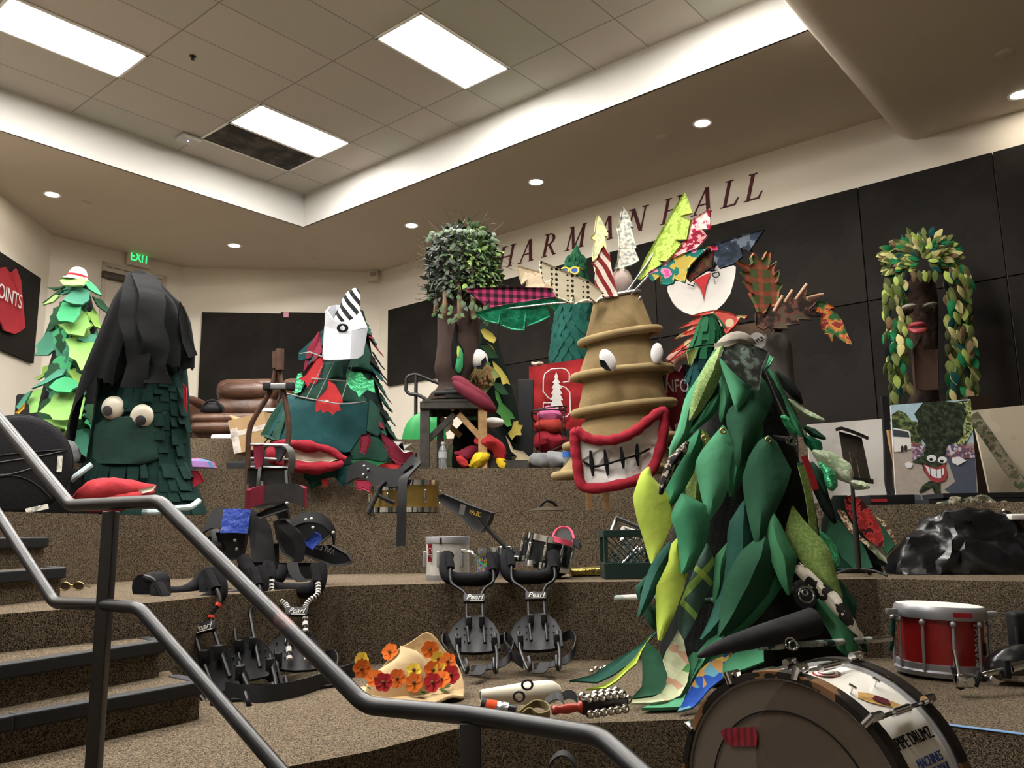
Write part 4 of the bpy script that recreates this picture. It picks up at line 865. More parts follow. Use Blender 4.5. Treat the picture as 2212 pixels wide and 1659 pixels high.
b = MB(); c = Z3([(600, 815, KY-.03)])[0]; b.box(c, (.13, .06, .045), None, .006); b.build('clamp', greym, bp_); b = MB(); b.box(c+V((-.09, 0, 0)), (.06, .08, .06), None, .008); b.box(c+V((.09, 0, 0)), (.06, .08, .06), None, .008); b.build('clamp_end', blackm, bp_)
b = MB()
for y in (1185, 1275, 1330): b.tube(Z3([(420, y, KY-.02), (660, y+6, KY-.02)]), .012, 8)
b.build('crossbar', greym, bp_)
bkf = cloth('dark_grey_mesh', '2b2a2a', var=.2)
patch(bp_, 'back_panel', o3, [(405, 1340), (655, 1335), (690, 1500), (640, 1590), (420, 1590), (398, 1480)], KY-.03, bkf, th=.06, ins=.02, lift=.02)
patch(bp_, 'pad', o3, [(440, 1190), (500, 1185), (502, 1310), (480, 1345), (450, 1340)], KY-.08, maroon, th=.04); patch(bp_, 'pad', o3, [(388, 1480), (450, 1478), (440, 1550), (410, 1580), (392, 1545)], KY-.06, maroon, th=.03); patch(bp_, 'pad', o3, [(585, 1200), (650, 1200), (640, 1240), (600, 1300), (580, 1260)], KY-.08, blackm, th=.04)
b = MB(); ribbon(b, Z3([(640, 1205, KY-.1), (675, 1230, KY-.12), (685, 1290, KY-.1), (670, 1360, KY-.06)]), V((1, .3, 0)), .05, .02); ribbon(b, Z3([(480, 1330, KY-.1), (470, 1400, KY-.12), (462, 1490, KY-.1)]), V((1, 0, 0)), .025); ribbon(b, Z3([(490, 1420, KY-.1), (495, 1480, KY-.12), (510, 1520, KY-.1)]), V((1, 0, 0)), .02); ribbon(b, Z3([(645, 1350, KY-.1), (650, 1430, KY-.12), (668, 1500, KY-.1)]), V((1, 0, 0)), .02); b.build('strap', cloth('grey_webbing', '5a5d5a'), bp_)
b = MB(); cc = Z3([(560, 1570, KY-.3)])[0]; rows = []
for k in range(21):
    a = pi*.05+pi*.95*k/20*1.05; rows.append([cc+V((.19*cos(a)+.03, .12*sin(a)-.02, h+.05*sin(a))) for h in (-.03, .04, .11)])
b.grid(rows, .03); b.build('hip_belt', maroon, bp_); b = MB(); b.grid([[q+V((0, -.012, 0)) for q in r] for r in rows[:14]], .012); b.build('belt_lining', bkf, bp_)
# black sling strap and gold drums on the third tier
sl = MB(); ribbon(sl, Z3([(1050, 1385, 6.1), (1130, 1345, 6.0), (1250, 1390, 5.9), (1370, 1400, 5.85), (1440, 1330, 5.8), (1478, 1300, 5.78)]), V((.1, .2, 1)), .13, .02); ribbon(sl, Z3([(1400, 1340, 5.8), (1470, 1295, 5.76), (1490, 1325, 5.7), (1440, 1370, 5.66), (1395, 1420, 5.62), (1388, 1560, 5.58), (1385, 1700, 5.57), (1378, 1835, 5.56)]), [V((0, .3, 1)), V((.3, .2, 1)), V((.8, 0, .6)), V((1, 0, .4)), V((1, 0, 0)), V((1, 0, 0)), V((1, 0, 0)), V((1, 0, 0))], .06, .012)
tag(sl.build('sling_strap', blackm), 'long padded black strap hanging over the third tier beside the gold drum', 'strap')
b = MB(); sl2 = MB(); 
for x, y in ((1145, 1325), (1170, 1345), (1140, 1380), (1165, 1400)): b = MB(); b.sphere(Z3([(x, y, 5.93)])[0], .012, 8); b.build('rivet', greym, bpy.data.objects['sling_strap'])
gold = mat('gold_brass', 'b59a55', .38, 1, var=.2, scale=4); chrome = mat('chrome', 'd4d6da', .12, 1, var=0); headm = mat('drum_head', 'ddd9cf', .5, var=.04)
def drum(name, label, cat, c, r, h, shell, M=None, lugs=8, head=headm, hoop=chrome, hoopw=.012, lug=True, rods=True, group=None, snare=False):
    M = M or Matrix.Identity(3); c = V(c); t = thing(name, label, cat, c, group)
    b = MB(); b.lathe([(r, 0), (r, h)], c, 40, M, cap=False); b.lathe([(r*.98, h), (r*.98, 0)], c, 40, M, cap=False); b.build('shell', shell, t)
    for z in (0, h):
        s_ = 1 if z else -1; b = MB(); b.lathe([(r+.002, z-s_*.022), (r+hoopw, z-s_*.022), (r+hoopw, z+s_*.012), (r+.003, z+s_*.014), (r-.002, z+s_*.004)], c, 40, M, cap=False); b.build('hoop', hoop, t)
        b = MB(); b.lathe([(r, z+s_*.002), (.0005, z+s_*.004)], c, 40, M, cap=False); b.build('drum_head', head, t)
    for k in range(lugs):
        a = 2*pi*k/lugs+.2; d = M@V((cos(a), sin(a), 0)); ax = M@Z; b = MB()
        if rods: b.tube([c+d*(r+hoopw)+ax*-.01, c+d*(r+hoopw)+ax*(h+.01)], .0045, 8)
        if lug: b.box(c+d*(r+.008)+ax*(h*.5), (.02, .02, min(.09, h*.5)), M@Matrix.Rotation(a, 3, 'Z'), .005)
        b.build('tension_rod', hoop, t)
    return t
c = Z3([(1470, 1620, 6.1)])[0]; c.z = 1.222; drum('gold_drum', 'shiny gold drum with chrome rim behind the hanging black strap', 'drum', (c.x-.0, 6.1, 1.222), .17, .2, gold, lugs=5, rods=False)
c = Z3([(1290, 1620, 6.0)])[0]; drum('gold_drum', 'small gold drum left of the larger gold drum', 'drum', (c.x, 5.98, 1.222), .11, .16, gold, lugs=4, rods=False)
b = MB(); P = Z3([(1240, 1470, 5.85), (1200, 1560, 5.82), (1170, 1625, 5.8)]); b.tube(spline(P), .018, 8); P2_ = Z3([(1280, 1420, 5.85), (1230, 1500, 5.84), (1340, 1560, 5.84)]); b.tube(spline(P2_), .014, 8); tag(b.build('drum_bracket', blackm), 'black metal bracket leaning on the small gold drum', 'bracket')
# ---------------------------------------------------------------- black wall handrail, green tarp
b = MB(); Z4 = lambda pts: [at(*zt(o4, [(x, y)])[0], Y) for x, y, Y in pts]
b.tube(bend(Z4([(360, 1130, 9.3), (230, 1080, 9.3), (165, 1052, 9.3), (108, 1070, 9.3), (105, 1155, 9.3), (125, 1175, 9.3), (180, 1180, 9.25), (240, 1215, 9.2), (380, 1280, 9.1)]), r=.06), .02, 10); p = Z4([(168, 1055, 9.3)])[0]; b.tube([p, (p.x, 9.3, 2.0)], .02, 10); tag(b.build('stair_rail', mat('black_paint', '17171a', .4, var=.1)), 'black looped stair rail standing by the right wall corner', 'handrail')
gtarp = mat('green_satin', '1d8a42', .4, var=.2, scale=3, bump=.4, bscale=4)
b = MB(); G = Body([(1292, 180, 200), (1310, 150, 250), (1350, 110, 300), (1400, 92, 340), (1440, 84, 350), (1456, 82, 352)], 8.85, .5, wr=.03, wn=3)
G = Body([tuple([zt(o4, [(0, y)])[0][1]])+tuple(zt(o4, [(l, 0)])[0][:1])+tuple(zt(o4, [(r, 0)])[0][:1]) for y, l, r in [(1292, 190, 215), (1310, 150, 280), (1350, 112, 330), (1400, 92, 350), (1440, 84, 358), (1470, 82, 360)]], 8.85, .4, wr=.02, wn=3)
G.mesh(b, 14); tag(b.build('satin_bundle', gtarp), 'bright green satin bundle on the topmost tier left of the wooden stool', 'cloth bundle')
# ---------------------------------------------------------------- leafy brown trunk costume on the stool
RY = 7.5
brn = cloth('brown_suede', '3c2f2a', var=.2, scale=3, bump=.4, bscale=5)
rt_ = thing('tree_costume', 'tall brown trunk costume with a shaggy leafy crown and hanging twigs', 'costume', at(985, 868, RY))
def rowsz(o, L_): return [(o[1]+y/o[2], o[0]+l/o[2], o[0]+r/o[2]) for y, l, r in L_]
b4 = Body(rowsz(o4, [(330, 280, 620), (560, 285, 600), (640, 300, 570), (760, 300, 560), (880, 298, 555), (960, 288, 545), (1010, 280, 530), (1060, 288, 500), (1110, 310, 480), (1140, 300, 480), (1180, 250, 490), (1215, 242, 480)]), RY, .7, seed=5, wr=.02)
b = MB(); b4.mesh(b, 40); b.build('trunk', brn, rt_)
for pts, m, Y in (([(415, 730), (425, 780), (420, 860), (450, 880), (465, 930), (460, 1010), (440, 1048), (410, 1030), (390, 1000), (385, 900), (400, 820)], blc, .012), ([(440, 890), (455, 930), (455, 1010), (435, 1045), (410, 1020), (425, 950)], LG[1], .03), ([(428, 880), (440, 900), (430, 950), (425, 920)], cloth('lime_patch', '9ab440'), .04)):
    b = MB(); bodypatch(b, b4, o4, pts, Y); b.build('hole' if m is blc else 'leaf_patch', m, rt_)
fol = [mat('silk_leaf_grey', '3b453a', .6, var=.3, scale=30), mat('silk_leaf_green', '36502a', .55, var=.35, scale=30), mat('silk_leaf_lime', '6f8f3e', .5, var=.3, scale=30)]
random.seed(11)
b = MB(); fr = MB(); crown = Body(rowsz(o4, [(150, 400, 520), (190, 340, 600), (250, 290, 640), (330, 262, 660), (420, 255, 665), (520, 262, 640), (600, 280, 600), (700, 240, 330)]), RY, .8, wr=0)
z1, z0 = crown.rings[0][0], crown.rings[-2][0]
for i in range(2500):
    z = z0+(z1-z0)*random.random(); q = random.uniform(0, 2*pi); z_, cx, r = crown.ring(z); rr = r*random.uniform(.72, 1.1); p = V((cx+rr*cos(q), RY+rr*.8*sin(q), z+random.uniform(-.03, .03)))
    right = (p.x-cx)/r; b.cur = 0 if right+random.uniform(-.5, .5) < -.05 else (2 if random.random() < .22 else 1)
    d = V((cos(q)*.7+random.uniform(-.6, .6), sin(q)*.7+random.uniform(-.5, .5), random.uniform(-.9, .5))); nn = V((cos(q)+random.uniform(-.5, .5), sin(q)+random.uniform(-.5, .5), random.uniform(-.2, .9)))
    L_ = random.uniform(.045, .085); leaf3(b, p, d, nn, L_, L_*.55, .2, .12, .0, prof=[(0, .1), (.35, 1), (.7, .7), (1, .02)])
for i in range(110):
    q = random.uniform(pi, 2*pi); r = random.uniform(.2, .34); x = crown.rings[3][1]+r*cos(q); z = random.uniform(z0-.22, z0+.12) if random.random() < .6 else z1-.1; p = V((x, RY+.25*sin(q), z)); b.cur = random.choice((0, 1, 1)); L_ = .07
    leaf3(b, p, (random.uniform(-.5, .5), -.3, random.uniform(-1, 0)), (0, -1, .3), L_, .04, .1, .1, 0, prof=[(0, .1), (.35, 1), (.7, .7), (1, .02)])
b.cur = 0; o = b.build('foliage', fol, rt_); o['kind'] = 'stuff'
b = MB()
for i in range(70):
    q = random.uniform(pi*.9, 2.1*pi); z = z0+(z1-z0)*random.random(); z_, cx, r = crown.ring(z); p = V((cx+r*.9*cos(q), RY+r*.7*sin(q), z)); d = V((cos(q)+random.uniform(-.5, .5), sin(q), random.uniform(-.6, 1))).normalized(); b.tube(spline([p, p+d*.1+V((0, 0, .02)), p+d*.2+V((random.uniform(-.05, .05), 0, random.uniform(-.06, .06)))], 3), .0022, 4)
b.build('twig', mat('dry_twig', '4a4238', .8), rt_)['kind'] = 'stuff'
bark = mat('bark_stick', '7a6248', .85, var=.3, scale=20)
for (xa_, ya_, xb_, yb_) in ((345, 540, 340, 695), (430, 480, 437, 712), (512, 390, 520, 715), (290, 560, 288, 680)):
    q, _ = b4.front(*zt(o4, [(xb_, yb_)])[0], .05); b = MB(); b.tube(spline(Z4([(xa_, ya_, q.y-.02), ((xa_+xb_)/2+4, (ya_+yb_)/2, q.y-.03), (xb_, yb_, q.y)]), 4), [.02]*4+[.024]*4+[.02], 7); b.build('bark_stick', bark, rt_)
for k, pts in enumerate(([(400, 1082, 7.1), (440, 1100, 7.05), (500, 1150, 7.0), (580, 1200, 6.98), (650, 1275, 7.0)], [(405, 1105, 7.05), (450, 1140, 7.0), (520, 1190, 6.95), (600, 1245, 6.93), (655, 1285, 6.98)])):
    Q = spline(Z4(pts), 6); n = len(Q); b = MB(); b.tube(Q, [.012+.042*sin(pi*min(1, (j+1)/(n+1)))**.6 for j in range(n)], 12); b.build('lip', cloth('wine_cloth', '5a1826', bump=.5), rt_)
# ---------------------------------------------------------------- wooden stool
grim = mat('weathered_dark_wood', '35322e', .8, var=.35, scale=15); stl = thing('work_stand', 'rough wooden stand with one pale leg holding the trunk costume', 'stand', at(942, 1010, 7.25))
def beam(mb, p, q, w_, d_): 
    p, q = V(p), V(q); d = (q-p); M = basis(d, V((0, 1, 0)) if abs(d.normalized().y) < .9 else V((1, 0, 0))); mb.box((p+q)/2, (d.length, d_, w_), M)
def onT(o, x, y, Y, z): p = at(*zt(o, [(x, y)])[0], Y); p.z = z; return p
pl = Z4([(222, 1240, 7.2)])[0]; pr_ = Z4([(578, 1215, 7.2)])[0]; zt4 = Z4([(400, 1243, 7.2)])[0].z; xl, xr = pl.x, pr_.x
for x, y, m, w_ in ((xl, 7.22, grim, .08), (xr, 7.22, wood, .075), (xl+.09, 7.72, grim, .06), (xr-.04, 7.72, grim, .06)):
    b = MB(); b.box((x, y, (1.6+zt4+.02)/2), (w_, .05, zt4-1.6+.02)); b.build('leg', m, stl, False)
b = MB(); beam(b, (xl-.04, 7.2, zt4), (xr+.04, 7.2, zt4-.005), .06, .05); beam(b, (xl, 7.74, zt4), (xr, 7.74, zt4), .06, .05); beam(b, (xl, 7.2, zt4), (xl, 7.74, zt4), .06, .05); beam(b, (xr, 7.2, zt4), (xr, 7.74, zt4), .06, .05); b.build('rail', grim, stl, False)
b = MB(); beam(b, (xl, 7.25, zt4-.32), (xl+.3, 7.25, zt4-.03), .05, .04); b.build('brace', grim, stl, False); b = MB(); beam(b, (xr, 7.25, zt4-.3), (xr-.26, 7.25, zt4-.02), .05, .04); b.build('brace', wood, stl, False); b = MB(); beam(b, (xr-.02, 7.7, zt4-.4), (xr-.4, 7.7, zt4-.05), .05, .04); b.build('brace', wood, stl, False)
b = MB(); b.box(((xl+xr)/2, 7.47, zt4+.035), (xr-xl+.04, .6, .02)); b.build('top_board', grim, stl, False)
p = Z4([(380, 1195, 7.15)])[0]; b = MB(); b.tube([(p.x-.14, 7.2, zt4+.1), (p.x+.1, 7.18, zt4+.11)], .022, 10); b.box((p.x+.1, 7.25, zt4+.1), (.3, .15, .1), None, .01); tag(b.build('power_tool', blackm), 'black tool with a grey rod under the trunk costume', 'tool')
tealp = mat('teal_packet', '2a7f9a', .5, var=.2); p = Z4([(490, 1225, 7.1)])[0]; b = MB(); b.box((p.x, 7.3, zt4+.08), (.14, .1, .09), Matrix.Rotation(.4, 3, 'Y')); tag(b.build('packet', tealp), 'small blue and white packet on the wooden stand', 'packet')
# heap under the stool
hp = thing('costume_heap', 'heap of black, red and yellow cloth under the wooden stand', 'cloth heap', onT(o4, 520, 1600, 7.5, 1.6))
b = MB(); HB = Body(rowsz(o4, [(1340, 470, 560), (1400, 410, 660), (1500, 390, 740), (1580, 390, 760), (1640, 390, 780)]), 7.75, .45, wr=.06, wn=4); HB.mesh(b, 14); b.build('black_cloth', blc, hp)
yelc = cloth('yellow_cloth', 'c9a818', bump=.7, bscale=20)
def bolster(pts, r, m, nm, par): 
    Q = spline(pts, 5); n = len(Q); b = MB(); b.tube(Q, [r*(.5+.5*sin(pi*(j+1)/(n+1))) for j in range(n)], 14); b.crumple(.03, 11); return b.build(nm, m, par)
bolster(Z4([(545, 1440, 7.3), (600, 1470, 7.25), (660, 1500, 7.25), (700, 1570, 7.3)]), .07, redf, 'red_cloth', hp); bolster(Z4([(420, 1560, 7.3), (480, 1540, 7.3), (560, 1520, 7.35)]), .05, maroon, 'red_tube', hp); bolster(Z4([(430, 1570, 7.25), (460, 1600, 7.25), (480, 1620, 7.25)]), .04, redf, 'red_tube', hp)
bolster(Z4([(520, 1620, 7.25), (560, 1580, 7.2), (600, 1560, 7.25)]), .06, yelc, 'yellow_cloth', hp); bolster(Z4([(690, 1570, 7.3), (700, 1600, 7.25), (705, 1625, 7.25)]), .04, yelc, 'yellow_cloth', hp); bolster(Z4([(600, 1495, 7.28), (630, 1490, 7.22), (660, 1500, 7.28)]), .04, yelc, 'yellow_cloth', hp)
b = MB(); p = onT(o4, 645, 1600, 7.3, 1.6); b.box(p+V((0, 0, .13)), (.1, .08, .26)); b.box(p+V((.0, .02, .02)), (.2, .1, .04)); tag(b.build('wood_block', grim, None, False), 'dark wooden post block among the yellow cloths', 'wood block')
p = onT(o4, 770, 1620, 7.28, 1.6); b = MB(); b.box(p+V((0, 0, .035)), (.26, .1, .07)); tag(b.build('wood_block', grim, None, False), 'short dark plank on the tier edge left of the grey bags', 'wood block')
patch(hp, 'beige_felt_leaf', o4, [(720, 1430), (745, 1465), (770, 1520), (830, 1530), (872, 1570), (860, 1630), (800, 1625), (775, 1600), (790, 1560), (755, 1530)], 7.3, cloth('beige_felt', 'a89a7c'), th=.015)
patch(hp, 'white_leaf', o4, [(345, 1340), (390, 1310), (400, 1350), (375, 1400), (345, 1420)], 7.4, cloth('pale_leaf', 'b8b09a'), th=.01); patch(hp, 'green_felt_leaf', o4, [(350, 1560), (380, 1480), (400, 1500), (380, 1620), (400, 1630), (330, 1635)], 7.35, cloth('dull_green_felt', '4e5a40'), th=.01)
def bottle(p, lab, lc, r=.033, h=.2):
    t = thing('water_bottle', lab, 'bottle', p, 'water bottles on the fourth tier'); cl = mat('clear_plastic', 'c8d2d6', .12, var=0, trans=.75, spec=.5)
    b = MB(); b.lathe([(r*.85, 0), (r, .01), (r, h*.3), (r*.93, h*.36), (r, h*.42), (r, h*.66), (r*.7, h*.8), (r*.38, h*.88), (r*.38, h*.93)], p, 20); b.build('bottle_body', cl, t)
    b = MB(); b.lathe([(r*.44, h*.92), (r*.44, h)], p, 14); b.build('cap', whc, t); b = MB(); b.lathe([(r*1.02, h*.42), (r*1.02, h*.64)], p, 20, cap=False); b.build('label', lc, t)
bottle(onT(o4, 333, 1630, 7.28, 1.6), 'clear water bottle beside the left leg of the wooden stand', mat('label_grey', 'a8adb0', .5), .037, .24)
# ---------------------------------------------------------------- oak leaf costume behind
OY = 8.05; ot = thing('tree_costume', 'oak-leaf costume with a bulging white eye standing behind the brown trunk costume', 'costume', onT(o4, 640, 1500, OY, 1.6))
b5 = Body(rowsz(o4, [(740, 570, 600), (800, 555, 660), (900, 545, 690), (1000, 520, 720), (1100, 500, 750), (1250, 480, 790), (1400, 460, 810), (1560, 470, 800)]), OY, .45, seed=8); b = MB(); b5.mesh(b); b.build('body', cloth('deep_green_body', '0f1c14', var=.4), ot)
oakc = [cloth('oak_yellow', 'b8a84a'), cloth('oak_green', '3f7a38'), cloth('oak_pale', '8a9a5a'), cloth('oak_dark', '24442a')]
for ci, pts in ((0, [(565, 780), (590, 770), (640, 800), (665, 835), (650, 862), (620, 850), (590, 830)]), (0, [(610, 860), (640, 880), (665, 925), (640, 915)]), (3, [(560, 870), (620, 870), (685, 950), (620, 955), (600, 920)]), (2, [(600, 985), (640, 1010), (670, 1040), (690, 1070), (660, 1080), (650, 1120), (620, 1130), (605, 1060)]),
    (0, [(640, 970), (690, 1015), (730, 1070), (752, 1120), (730, 1110), (700, 1120), (690, 1070), (650, 1030)]), (1, [(655, 1150), (680, 1170), (700, 1230), (760, 1290), (780, 1330), (750, 1330), (760, 1370), (735, 1380), (700, 1350), (690, 1310), (665, 1290), (680, 1240), (660, 1200)]),
    (0, [(735, 1420), (760, 1390), (770, 1345), (800, 1340), (800, 1365), (828, 1370), (815, 1400), (820, 1430), (785, 1430), (760, 1460)]), (1, [(630, 990), (600, 960), (590, 1000), (600, 1050)]), (3, [(640, 1100), (700, 1110), (745, 1180), (700, 1180), (660, 1150)]), (3, [(480, 1330), (560, 1300), (590, 1400), (520, 1420)])):
    q, nn = b5.front(*zt(o4, [(sum(p[0] for p in pts)/len(pts), sum(p[1] for p in pts)/len(pts))])[0], .06); patch(ot, 'oak_leaf', o4, pts, min(q.y, OY-.08), oakc[ci], th=.012, ins=.006, lift=.004)
b = MB(); random.seed(3)
for i in range(90):
    a = random.uniform(0, 2*pi); r_ = sqrt(random.random()); p = zt(o4, [(570+75*r_*cos(a), 1080+80*r_*sin(a))])[0]; b.sphere(at(p[0], p[1], 7.62+.12*r_), .022, 6)
b.build('moss_clump', patmat('moss', 'floral', ['7a6440', '8f7a4a', '6a6a38', '9a6a48'], 40), ot)['kind'] = 'stuff'
patch(ot, 'moss_leaf', o4, [(490, 1090), (520, 1050), (600, 1010), (640, 1060), (640, 1120), (600, 1170), (560, 1165), (530, 1130)], 7.75, oakc[2], th=.02)
e_ = Z4([(550, 960, 7.5)])[0]; b = MB(); b.sphere(e_, (.095, .08, .09), 20, Matrix.Rotation(.5, 3, 'Y')); e_o = b.build('eye', whc, ot); patch(e_o, 'pupil', o4, [(598, 945), (605, 975), (580, 1020), (545, 1022), (540, 1005), (570, 1000), (570, 975)], 7.41, blc, th=.02)
e_ = Z4([(645, 1352, 7.45)])[0]; b = MB(); b.sphere(e_, (.1, .09, .045), 20); b.build('eye', whc, ot)
# ---------------------------------------------------------------- green cone with sunglasses
CY = 8.95; ct = thing('tree_costume', 'dark green leaf-scaled cone costume wearing yellow sunglasses behind the red banner', 'costume', onT(o4, 1130, 1300, CY, 2.0))
b6 = Body(rowsz(o4, [(250, 1158, 1162), (310, 1125, 1188), (380, 1095, 1200), (460, 1080, 1220), (560, 1060, 1240), (640, 1045, 1250), (760, 1025, 1250), (900, 1005, 1250), (1300, 1000, 1260)]), CY, .9, wr=.03, seed=4); cg = cloth('cone_green', '17472f', var=.25, scale=8); cg2 = cloth('cone_teal', '14483f', var=.25, scale=8)
b = MB(); b6.mesh(b); b.build('body', cg, ct); b = MB(); b2_ = MB(); zt_, zb_ = b6.rings[0][0], b6.rings[-2][0]
k = 0
while zt_-.14-k*.095 > zb_-.2:
    z = zt_-.14-k*.095; n = int(4+b6.ring(z)[2]*22); tgt = b if k < 5 else b2_
    for i in range(n):
        q = pi+pi*(i+.5*(k % 2))/n; p = b6.pt(z, q, .02); nn = V((cos(q), sin(q), 0)); leaf3(tgt, p, (0, 0, -1), nn, .17, .19, -.12, .04, .006, prof=[(0, .5), (.3, 1), (.6, .8), (1, .05)])
    k += 1
b.build('scale_leaves', cg, ct); b2_.build('scale_leaves', cg2, ct)
sgl = thing('sunglasses', 'big yellow-framed sunglasses with blue lenses on the green cone costume', 'sunglasses', Z4([(1130, 412, CY-.35)])[0]); yl = mat('yellow_plastic', 'c9a93a', .35, var=.05); bl = mat('blue_mirror_lens', '15459c', .1, .2, var=.1, spec=.8)
for x, y, rx, ry in ((1090, 410, 22, 17), (1148, 412, 25, 22)):
    L_ = tubeloop([at(*zt(o4, [(x+rx*cos(a), y-ry*sin(a)*(1 if sin(a) < 0 else .8))])[0], CY-.36) for a in [i*pi/5 for i in range(10)]], 4); b = MB(); b.tube(L_+[L_[0]], .011, 8, cap=False); b.build('frame', yl, sgl); b = MB(); b.slab(L_, .006); b.build('lens', bl, sgl)
b = MB(); b.tube(Z4([(1110, 402, CY-.36), (1124, 402, CY-.36)]), .01, 6); b.tube(Z4([(1172, 396, CY-.36), (1198, 410, CY-.1)]), .01, 6); b.build('bridge', yl, sgl)
# ---------------------------------------------------------------- red banner
BY = 8.32; br_ = thing('banner', 'red cloth banner with a white letter S and tree emblem', 'banner', Z4([(1030, 1380, BY)])[0]); rb = cloth('banner_red', '9c2024', var=.06, bump=.3)
tl, tr_, bl_, brp = Z4([(866, 1008, BY), (1285, 945, BY+.05), (872, 1400, BY), (1285, 1390, BY+.05)]); rows = []
for i in range(14):
    t = i/13; rows.append([(tl+(tr_-tl)*u)*(1-t)+(bl_+(brp-bl_)*u)*t+V((0, .012*sin(u*14+t*3)+.008*sin(t*20), 0)) for u in [j/24 for j in range(25)]])
b = MB(); b.grid(rows, .006); b.build('cloth', rb, br_)
b = MB()
def outl(pts, r=.0065): b.tube(Z4([(x, y, BY-.035) for x, y in pts]), r, 6)
S_ = [(1115, 1100), (1115, 1050), (1095, 1025), (1070, 1018), (1005, 1022), (965, 1050), (955, 1090), (953, 1160), (985, 1200), (1010, 1212)]
S2 = [(1060, 1128), (1090, 1135), (1118, 1165), (1122, 1290), (1100, 1315), (1060, 1322)]; S3 = [(1022, 1232), (955, 1232), (955, 1270)]; S4 = [(1115, 1100), (1075, 1105)]
for s_ in (S_, S2, S3, S4): outl(s_)
b.build('letter_outline', whc, br_)
b = MB(); T_ = [(1035, 1040), (1048, 1075), (1040, 1078), (1060, 1108), (1048, 1110), (1070, 1140), (1054, 1143), (1072, 1175), (1058, 1178), (1078, 1215), (1062, 1215), (1082, 1262), (1048, 1250), (1048, 1322), (1030, 1322), (1030, 1252), (992, 1262), (1012, 1215), (998, 1215), (1014, 1178), (1002, 1175), (1018, 1143), (1006, 1140), (1022, 1110), (1010, 1108), (1028, 1078), (1020, 1075)]
b.slab(Z4([(x, y, BY-.04) for x, y in T_]), .006); b.build('tree_emblem', whc, br_, False)
# hamper, bags, bottles, case
HY = 7.55; hm = thing('mesh_hamper', 'round black mesh laundry hamper holding red and pink cloth', 'hamper', onT(o8, 1900, 1340, HY, 1.6)); mesh_m = mat('black_wire', '18181a', .5)
bb = onT(o8, 1910, 1340, HY, 1.6); zr = at(*zt(o8, [(1910, 640)])[0], HY).z; zmid = at(*zt(o8, [(1910, 1000)])[0], HY).z; R_ = .155*1.02
b = MB()
for z, tilt in ((zr, .0), (zr+.02, .02), (1.62, 0)):
    L_ = [V((bb.x+R_*cos(a), HY+R_*sin(a), z+tilt*cos(a))) for a in [i*2*pi/24 for i in range(25)]]; b.tube(L_, .007, 6, cap=False)
L_ = [V((bb.x+R_*cos(a), HY+R_*sin(a), 1.62+(zr-1.62)*t)) for t, a in [(i/40, pi*.9+i*2.2*pi/40) for i in range(41)]]; b.tube(L_, .007, 6)
for a in (pi*1.3, pi*1.75, .4, 2.4): b.tube([(bb.x+R_*cos(a), HY+R_*sin(a), 1.6), (bb.x+R_*cos(a), HY+R_*sin(a), zr)], .004, 6)
b.build('wire_frame', mesh_m, hm)
for z0_, z1_, m, nm, rr in ((1.78, 1.94, redc, 'red_bundle', .15), (1.92, 2.06, cloth('orange_red_cloth', '8f2a22'), 'red_bundle', .14), (2.03, 2.16, cloth('pink_cloth', 'b0507e'), 'pink_bundle', .11)):
    b = MB(); b.sphere((bb.x+.01, HY, (z0_+z1_)/2), (rr, rr, (z1_-z0_)/1.7), 24); b.crumple(.035, 9); tag(b.build(nm, m), {'red_bundle': 'crumpled red cloth inside the mesh hamper, '+('at the bottom' if rr == .15 else 'in the middle'), 'pink_bundle': 'pink cloth on top inside the mesh hamper'}[nm], 'cloth bundle')
gb = mat('grey_plastic_bag', '77797c', .4, var=.2, scale=6, bump=.6, bscale=8)
for x, y, rx, rz, lab in ((1780, 1270, .12, .07, 'grey plastic bag left under the hamper'), (1990, 1270, .13, .075, 'grey plastic bag at the right under the hamper')):
    p = onT(o8, x, y, 7.35, 1.6+rz); b = MB(); b.sphere(p, (rx, .09, rz), 22).crumple(.02, 12); tag(b.build('plastic_bag', gb), lab, 'bag', 'grey bags under the hamper')
bottle(onT(o8, 2122, 1330, 7.28, 1.6), 'water bottle with a blue label right of the grey bags', mat('label_blue', '2a62b8', .5), .034, .22)
b = MB(); p = onT(o8, 1600, 1200, 8.1, 1.6); b.box(p+V((0, 0, .46)), (.16, .12, .92), Matrix.Rotation(.03, 3, 'Y'), .01); tag(b.build('tall_case', blackm), 'tall narrow black case standing left of the red banner', 'case')
b = MB(); b.tube(spline(Z4([(885, 985, 8.2), (905, 992, 8.18), (925, 985, 8.18), (950, 988, 8.2)])), .016, 8); tag(b.build('stuffed_hand', cloth('pale_pink_cloth', 'c8a89c')), 'small pale stuffed hand peeking over the red banner', 'stuffed hand')
